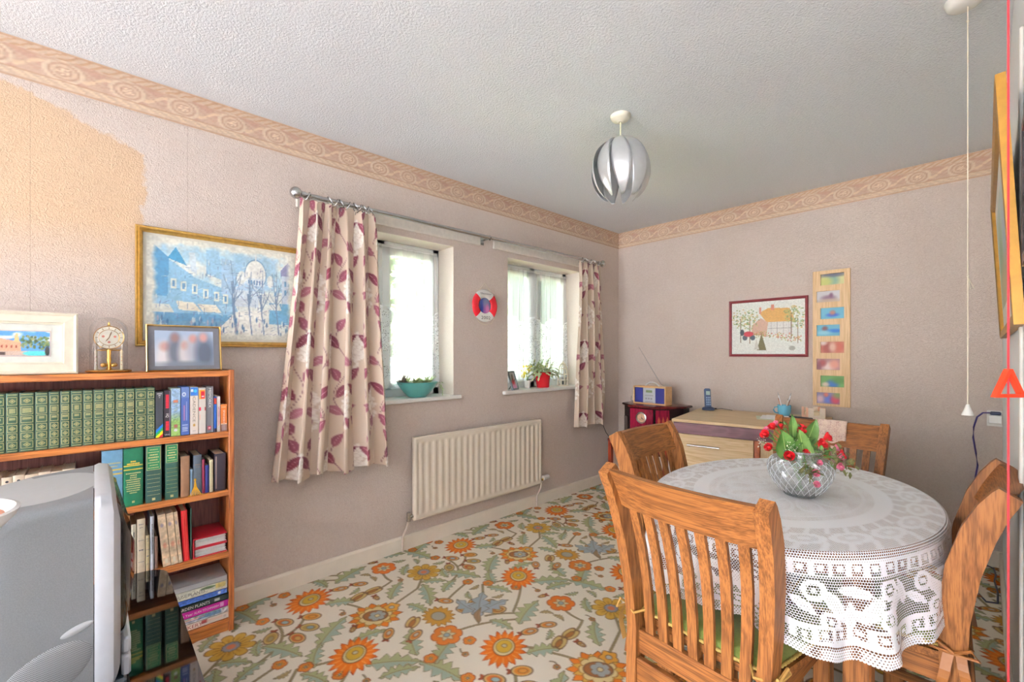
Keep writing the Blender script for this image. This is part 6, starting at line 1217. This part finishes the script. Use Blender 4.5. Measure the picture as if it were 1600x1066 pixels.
def big_leaf(label, base, tip, wid, nrm=(-.1, -1)):
    o = thing('broad_leaf', label, 'leaf', (VX, VY, VZ), 0, 'broad leaves in the vase'); A = fpos(*base); Bq = fpos(*tip); d = Bq-A; L = d.length; d.normalize(); f = Vector((0, -1, .15)); side = d.cross(f).normalized(); nn = side.cross(d); rows = []
    for i in range(10):
        t_ = i/9; w = wid*math.sin(PI*min(.995, .06+.935*t_**.85))**.8; c = A+d*L*t_-nn*(.10*L*t_*t_); row = []
        for j in range(7): s_ = (j-3)/3; row.append(tuple(fl_local(c+side*w*s_+nn*(.22*wid*s_*s_-(.05*wid if j == 3 else 0)))))
        rows.append(row)
    MB().grid(rows).build('blade', M_lf, o, 180); rib = MB(); P0 = [fl_local(A+d*L*t_-nn*(.10*L*t_*t_-.0006)) for t_ in np.linspace(0, .95, 6)]; rib.tube([tuple(p) for p in P0], [.0016, .0014, .0012, .001, .0008, .0004], 5).build('midrib', plain('pale_midrib', (170, 200, 120), .5), o); a = fl_local(A); MB().tube([tuple(a), (a.x*.4, a.y*.4, .11), (-a.x*.1, -a.y*.1, .012)], .0016, 5).build('stem', M_stem, o); return o
big_leaf('big round green leaf on the left of the bouquet', (-0.0517, 0.1205, -.01), (-0.0732, 0.2174, -.03), .036); big_leaf('folded bright green leaf in the middle of the bouquet', (0.0000, 0.1313, -.02), (-0.0172, 0.2217, -.03), .026); big_leaf('tall pointed leaf standing highest in the bouquet', (-0.0043, 0.1743, .03), (-0.0097, 0.2647, .02), .017); big_leaf('pale mottled leaf at the right top of the bouquet', (0.0344, 0.1485, .03), (0.0732, 0.2475, .02), .026); big_leaf('narrow green leaf in the bouquet centre', (0.0258, 0.1205, -.03), (0.0086, 0.1959, -.02), .011)
def spray(label, px, py, dep, mat, spread, n_, L, seed, droop=0.0):
    o = thing('foliage_spray', label, 'foliage', (VX, VY, VZ), 0, 'foliage sprays in the vase'); rr = np.random.default_rng(seed); c = fl_local(fpos(px, py, dep)); b = MB()
    for k in range(n_):
        p = c+Vector(tuple(rr.normal(size=3)))*spread*.5; d = Vector(tuple(rr.normal(size=3)))+Vector((0, 0, .5-droop)); leaf_blade(b, p, d, (0, 0, 1), L*rr.uniform(.6, 1.2), L*.3, .2, 2)
    b.build('leaflets', mat, o); MB().tube([tuple(c), (c.x*.5, c.y*.5, max(.15, c.z*.7)), (c.x*.2, c.y*.2, .11), (-c.x*.1, -c.y*.1, .012)], .0014, 5).build('stem', M_stem, o); return o
M_fgr = plain('mid_green_leaflet', (90, 128, 64), .6, var=.3, scale=40); M_olv = plain('brown_green_leaflet', (118, 118, 70), .6, var=.3, scale=40); M_wsp = plain('white_filler_flower', (226, 226, 206), .7, var=.15)
spray('dark mottled leaves spilling over the left front of the vase', -0.0430, 0.1141, -.100, M_olv, .03, 26, .022, 1, .6); spray('green leaflets filling the middle of the bouquet', 0.0344, 0.1399, -.02, M_fgr, .055, 60, .020, 2); spray('brownish leaves over the right rim of the vase', 0.0861, 0.1270, -.07, M_olv, .036, 34, .022, 3, .4); spray('white heather sprig poking out at the far left', -0.1291, 0.1765, .0, M_wsp, .016, 34, .007, 4); spray('white heather sprig in front of the round leaf', -0.0581, 0.1700, -.05, M_wsp, .018, 40, .006, 5); spray('pale green gypsophila at the far right', 0.1291, 0.1055, -.01, plain('pale_gypsophila', (176, 186, 130), .7), .028, 44, .007, 6); spray('fresh green leaves at the back of the bouquet', 0.0000, 0.1829, .04, M_fgr, .05, 44, .022, 7)

# ------------------------------------------------------------------ desk and its things
DZ = .775; RZ = math.radians(10); dk = thing('desk', 'pale oak desk with a dark mauve front edge, below the cottage picture', 'desk', (-1.46, 2.865, 0), RZ); M_po = wood('pale_oak_desk', (212, 186, 146), (190, 160, 116), 'x', .45); M_poz = wood('pale_oak_desk_upright', (212, 190, 150), (194, 166, 122), 'z', .45); M_mv = wood('mauve_brown_wood', (112, 70, 76), (80, 44, 54), 'x', .4)
Wk, Dk = .87, .745
MB().rbox(-.004, Wk, 0, Dk, DZ-.018, DZ, .002).build('desk_top', M_po, dk); MB().rbox(.008, Wk, .001, .02, DZ-.092, DZ-.0185, .002).build('front_edge', M_mv, dk); MB().rbox(-.004, .006, .001, Dk, DZ-.10, DZ-.0185, .001).build('end_strip', M_poz, dk)
MB().rbox(.006, .49, .03, Dk-.02, .06, DZ-.0935, .002).build('cupboard_body', M_poz, dk); MB().rbox(.006, .49, .03, Dk-.02, 0, .06, .002).build('plinth', M_mv, dk)
dr = MB().rbox(.008, .488, .010, .0298, .40, DZ-.095, .002).build('drawer_front', M_po, dk); MB().cyl((.10, -.016, .612), (.30, -.016, .612), .006, n=10).cyl((.12, -.016, .612), (.12, .012, .612), .004, n=8).cyl((.28, -.016, .612), (.28, .012, .612), .004, n=8).build('handle', M_chrome, dr, 40)
d2 = MB().rbox(.008, .488, .010, .0298, .065, .395, .002).build('drawer_front', M_po, dk); MB().cyl((.10, -.016, .25), (.30, -.016, .25), .006, n=10).cyl((.12, -.016, .25), (.12, .012, .25), .004, n=8).cyl((.28, -.016, .25), (.28, .012, .25), .004, n=8).build('handle', M_chrome, d2, 40)
MB().rbox(.492, .522, .004, .04, 0, DZ-.0935, .002).build('upright', wood('red_brown_upright', (166, 88, 44), (116, 54, 26), 'z', .4), dk); MB().rbox(.523, Wk-.03, .03, .05, .05, DZ-.0935, .002).build('modesty_panel', M_poz, dk); MB().rbox(Wk-.03, Wk-.002, .03, Dk-.02, 0, DZ-.0935, .002).build('end_panel', M_poz, dk)
pn = thing('cordless_phone', 'dark blue cordless phone standing in its cradle on the desk', 'phone', (-1.493, 3.515, DZ+.0004), .75); M_navy = plain('navy_plastic', (56, 70, 104), .35, var=.05); M_key = plain('pale_blue_key', (150, 176, 206), .4)
MB().lathe([(.0001, 0), (.045, 0), (.047, .006), (.042, .018), (.025, .026), (.0001, .027)], n=28, caps=False).build('cradle', M_navy, pn, 40); Mp = Matrix.Translation((0, .004, .018)) @ Matrix.Rotation(-.14, 4, 'X'); hs = MB().rbox(-.024, .024, -.014, .014, 0, .150, .008, M=Mp).build('handset', plain('slate_blue_plastic', (74, 92, 124), .35), pn, 40)
MB().rbox(-.015, .015, -.0152, -.0135, .098, .128, .001, M=Mp).build('screen', plain('lcd', (186, 206, 196), .2), hs); b = MB()
for i in range(4):
    for j in range(3): b.rbox(-.017+j*.0125, -.008+j*.0125, -.0155, -.0135, .018+i*.018, .030+i*.018, .001, M=Mp)
b.build('keypad', M_key, hs); MB().tube([(.03, .02, .006), (.07, .03, .004), (.11, .02, .01), (.15, .0, .004), (.17, -.03, .0025)], .0022, 6).rbox(.05, .075, .022, .036, .002, .012, .003).build('phone_lead', M_black, pn)
PB = Vector((-.975, 3.60, DZ)); 
for k, (lb_, x, y, a, w_, h_, c) in enumerate((('green edged sheet at the bottom of the paper pile on the desk', -.975, 3.38, .35, .24, .19, (206, 216, 196)), ('white letter in the middle of the paper pile on the desk', -.955, 3.41, .22, .24, .19, (240, 240, 240)), ('topmost white letter of the paper pile on the desk', -.935, 3.44, .30, .23, .17, (246, 246, 246)))):
    o = MB().rbox(-w_/2, w_/2, -h_/2, h_/2, 0, .0022, .0006).build('paper_sheet', plain('writing_paper', c, .8, var=.02)); o.location = (x, y, DZ+.0003+k*.0026); o.rotation_euler = (0, 0, a); tag(o, lb_, 'paper', 'papers on the desk')
bt = MB().rbox(-.07, .07, -.018, .018, 0, .010, .004).build('black_case', plain('black_case_vinyl', (52, 46, 58), .4)); bt.location = (-.852, 3.455, DZ+.0082); bt.rotation_euler = (0, 0, -.25); tag(bt, 'slim dark spectacle case on the papers beside the orange box', 'case')
cp = thing('blue_mug', 'light blue mug holding pens on the desk', 'mug', (-.985, 3.585, DZ+.0004)); M_mug = plain('light_blue_glaze', (104, 178, 206), .25, var=.02); MB().lathe([(.0001, 0), (.030, 0), (.034, .004), (.041, .03), (.043, .075), (.040, .075), (.038, .03), (.03, .008), (.0001, .007)], n=32, caps=False).build('cup', M_mug, cp, 40); MB().tube([(-.030, -.028, .062), (-.048, -.046, .060), (-.054, -.05, .042), (-.045, -.042, .022), (-.028, -.026, .018)], .0045, 8).build('handle', M_mug, cp, 60)
for lb_, x, y, dx, dy, L, c in (('orange pencil leaning left in the blue mug', -.01, .01, -.028, -.012, .125, (206, 130, 80)), ('white pen leaning left in the blue mug', -.004, -.014, -.036, .008, .165, (240, 240, 240)), ('white pen leaning right in the blue mug', .012, .008, .024, .02, .165, (236, 238, 240)), ('brown pencil leaning right in the blue mug', .016, -.008, .022, .002, .120, (150, 100, 70)), ('cream marker leaning right in the blue mug', .0, .018, .026, -.016, .128, (232, 222, 208))):
    b0 = Vector((x*.4, y*.4, .0085)); t1 = Vector((x+dx, y+dy, L)); d = (t1-b0); o = thing('pen' if 'pen ' in lb_ or 'marker' in lb_ else 'pencil', lb_, 'pen', (-.985, 3.585, DZ), 0, 'pens in the blue mug'); e = b0+d*.86; MB().cyl(tuple(b0), tuple(e), .0034, n=8).build('barrel', plain('pen_barrel', c, .4), o, 40); MB().cyl(tuple(e), tuple(t1), .0034, .0012, 8).build('tip', plain('pen_tip', tuple(int(q*.75) for q in c), .4), o, 40)
bx = thing('note_box', 'small peach and white note box with notched sides on the desk', 'box', (-.80, 3.545, DZ+.0004), .6); M_peach = plain('peach_card', (240, 190, 160), .6, var=.08, scale=12); M_wcard = plain('ivory_card', (240, 226, 208), .6); h = .078; a = .05
b = MB()
for s_ in (-1, 1): b.box(s_*a-.002, s_*a+.002, -a, -.018, 0, h).box(s_*a-.002, s_*a+.002, .018, a, 0, h).box(s_*a-.002, s_*a+.002, -.018, .018, 0, h*.35)
b.build('notched_side', M_peach, bx); b = MB()
for s_ in (-1, 1): b.box(-a, -.018, s_*a-.002, s_*a+.002, 0, h).box(.018, a, s_*a-.002, s_*a+.002, 0, h).box(-.018, .018, s_*a-.002, s_*a+.002, 0, h*.35)
b.build('notched_side', M_wcard, bx); MB().box(-a, a, -a, a, 0, .003).build('base', M_wcard, bx); MB().box(-a+.004, a-.004, -a+.004, a-.004, .0032, .05).build('note_block', plain('note_paper', (226, 206, 170), .8), bx)
# ------------------------------------------------------------------ corner: mahogany stand, retro radio, digital radio
sn = thing('mahogany_stand', 'dark mahogany side table under the retro radio in the corner', 'side table', (-1.96, 3.47, 0)); MB().rbox(-.305, .245, -.20, .20, .455, .48, .004).build('table_top', M_mahog, sn); MB().rbox(-.27, .21, -.17, .17, .39, .4548, .003).build('apron', M_mahog, sn)
M_mahr = wood('red_mahogany', (150, 58, 34), (92, 30, 20), 'z', .3)
for x, y in ((-.285, -.18), (.225, -.18), (-.285, .18), (.225, .18)): MB().rbox(x-.017, x+.017, y-.017, y+.017, 0, .4548, .003).build('leg', M_mahr, sn)
MB().rbox(-.27, .21, -.165, .165, .13, .15, .003).build('shelf', M_mahog, sn)
rd = thing('retro_radio', 'dark red retro wooden radio with a round dial in the corner', 'radio', (-1.935, 3.47, .4803)); M_wine = wood('wine_red_lacquer', (136, 24, 52), (86, 12, 34), 'z', .2)
pl_ = [(-.255, .14), (-.255, -.06), (-.13, -.17), (.10, -.17), (.19, -.075), (.255, .03), (.255, .14)]; H_ = .285
MB().prism([(x*.97, y*.97) for x, y in pl_], Matrix.Translation((0, 0, .02)), H_-.022).build('case', plain('black_lacquer', (26, 16, 20), .25), rd); MB().prism([(x*1.0, y*1.0) for x, y in pl_], Matrix.Identity(4), .02).build('plinth', M_mahog, rd)
rings = [[(x*k, y*k, z_) for x, y in pl_] for k, z_ in ((1.0, H_), (1.05, H_+.006), (1.06, H_+.014), (1.03, H_+.022), (1.0, H_+.024))]; MB().ring_stack(rings).build('lid', M_mahog, rd, 30)
MB().rbox(-.120, .090, -.178, -.166, .024, H_-.004, .003).build('front_panel', M_wine, rd); sd_ = frame_M((.104, -.171, .024), (.09, .095, 0), (0, 0, 1)); MB().rbox(.006, .118, 0, H_-.03, -.002, .006, .002, M=sd_).build('grille_panel', M_wine, rd)
b = MB(); 
for k in range(3): b.prism([(.022+k*.034, .10), (.042+k*.034, .10), (.042+k*.034, .17), (.032+k*.034, .205), (.022+k*.034, .17)], sd_ @ Matrix.Translation((0, 0, .0062)), .001)
b.build('flame_cutout', plain('amber_cloth', (160, 70, 40), .8), rd); sl = frame_M((-.235, -.08, .05), (.11, -.092, 0), (0, 0, 1)); b = MB()
for k in range(3): b.rbox(.012+k*.032, .024+k*.032, .02, .15, .002, .006, .001, M=sl)
b.build('side_slat', plain('grey_brown_slat', (110, 92, 84), .5), rd)
Md = frame_M((-.012, -.178, .208), (1, 0, 0), (0, 0, 1)); MB().lathe([(.0001, .003), (.036, .003), (.036, .006), (.040, .010), (.047, .008), (.049, 0)], n=36, caps=False, M=Md).build('dial_bezel', M_chrome, rd, 40); MB().lathe([(.0001, .0038), (.0355, .0038)], n=30, caps=False, M=Md).build('dial_face', plain('aged_dial', (196, 160, 132), .3, var=.3, scale=60), rd); MB().rbox(-.002, .026, -.003, .003, .0045, .006, .001, M=Md @ Matrix.Rotation(-.5, 4, 'Z')).build('pointer', M_ink, rd)
for x in (-.055, .03): MB().lathe([(.0001, .016), (.010, .016), (.012, .012), (.012, 0)], n=16, caps=False, M=frame_M((x, -.178, .118), (1, 0, 0), (0, 0, 1))).build('knob', M_brass if x > 0 else M_black, rd, 40)
MB().rbox(-.09, .06, -.182, -.177, .06, .095, .002).build('push_button_strip', plain('ivory_keys', (214, 196, 170), .4), rd)
dg = thing('digital_radio', 'pale wood digital radio with blue speaker cloth and a raised aerial', 'radio', (-1.943, 3.455, .7895)); M_pine = wood('pale_pine_case', (226, 184, 132), (206, 160, 108), 'x', .45); W2_, H2_ = .30, .152
b = MB(); b.rbox(-W2_/2, W2_/2, -.05, .06, 0, .012, .002).rbox(-W2_/2, W2_/2, -.05, .06, H2_-.012, H2_, .002).rbox(-W2_/2, -W2_/2+.012, -.05, .06, .012, H2_-.012, .002).rbox(W2_/2-.012, W2_/2, -.05, .06, .012, H2_-.012, .002).box(-W2_/2+.01, W2_/2-.01, -.04, .055, .01, H2_-.01); b.build('case', M_pine, dg)
t = NT('blue_speaker_cloth'); n_ = t.noise(t.coord(), 700, 2); t.base(t.mix(n_, S(20, 20, 70), S(50, 56, 150))); t.p(.7, 0, .4); M_bsc = t.m
for s_ in (-1, 1): MB().rbox(s_*.094-.043, s_*.094+.043, -.0455, -.041, .013, H2_-.013, .002).build('speaker_cloth', M_bsc, dg)
M_sfr = plain('silver_front', (206, 212, 218), .3, .3, var=.02); fpn = MB().rbox(-.058, .058, -.049, -.041, .013, H2_-.013, .004).build('front_panel', M_sfr, dg); MB().rbox(-.028, .030, -.0505, -.049, .100, .120, .001).build('display', plain('green_lcd', (124, 140, 96), .3), fpn); b = MB()
for j in range(3): b.rbox(-.034+j*.024, -.018+j*.024, -.0505, -.049, .042, .056, .001); 
b.rbox(-.04, .04, -.0502, -.049, .073, .078, .0005).rbox(-.035, .035, -.0502, -.049, .022, .026, .0005); b.build('button', plain('grey_button', (150, 156, 164), .4), fpn)
MB().tube([(-.065+.13*i/10, .005, H2_-.002+.034*math.sin(PI*i/10)**.7) for i in range(11)], .0055, 8).build('carry_handle', plain('white_handle', (232, 232, 230), .3), dg, 60); MB().tube([(.10, .055, H2_-.01), (.052, .052, H2_+.02), (-.05, .05, H2_+.175), (-.154, .05, H2_+.335)], [.003, .0028, .002, .0012], 6).build('aerial', M_chrome, dg); MB().tube([(-.15, .05, .02), (-.20, .04, .01), (-.215, .02, .015), (-.205, .01, .055)], .0018, 5).build('power_lead', M_black, dg)
# ------------------------------------------------------------------ wall plug and cables by the right-hand corner
pg = thing('plug_adapter', 'white plug in adapter with a dark plug at the far right corner', 'plug adapter', (.032, YF, .82)); MB().rbox(-.026, .030, -.055, -.0005, 0, .048, .004).build('adapter_body', M_white, pg, 40); MB().rbox(-.018, .026, -.05, -.012, .0485, .066, .005).build('plug', plain('dark_blue_plug', (46, 50, 84), .4), pg, 40); MB().rbox(-.03, .031, -.0005, 0, -.02, .07, .0002).build('socket_plate', M_white, pg)
MB().tube([(-.018, -.03, .058), (-.045, -.03, .056), (-.068, -.035, .03), (-.082, -.035, -.03), (-.084, -.04, -.09), (-.073, -.04, -.18), (-.066, -.04, -.25), (-.075, -.04, -.32), (-.078, -.045, -.42), (-.075, -.06, -.62), (-.070, -.05, -.80), (-.06, -.03, -.816)], .0042, 8).build('lead', plain('violet_blue_cable', (64, 46, 116), .4), pg, 60)
fc = MB().tube([(-.03, 3.738, .004), (.0, 3.735, .004), (.030, 3.70, .004), (.036, 3.60, .004), (.030, 3.50, .004), (.040, 3.35, .004), (.038, 3.20, .004), (.0, 3.18, .004), (-.03, 3.27, .004), (-.045, 3.40, .004), (-.06, 3.52, .004)], .004, 8).build('floor_cable', plain('grey_cable', (80, 80, 96), .5), None, 60); tag(fc, 'dark grey cable looped on the carpet behind the right hand chair', 'cable')
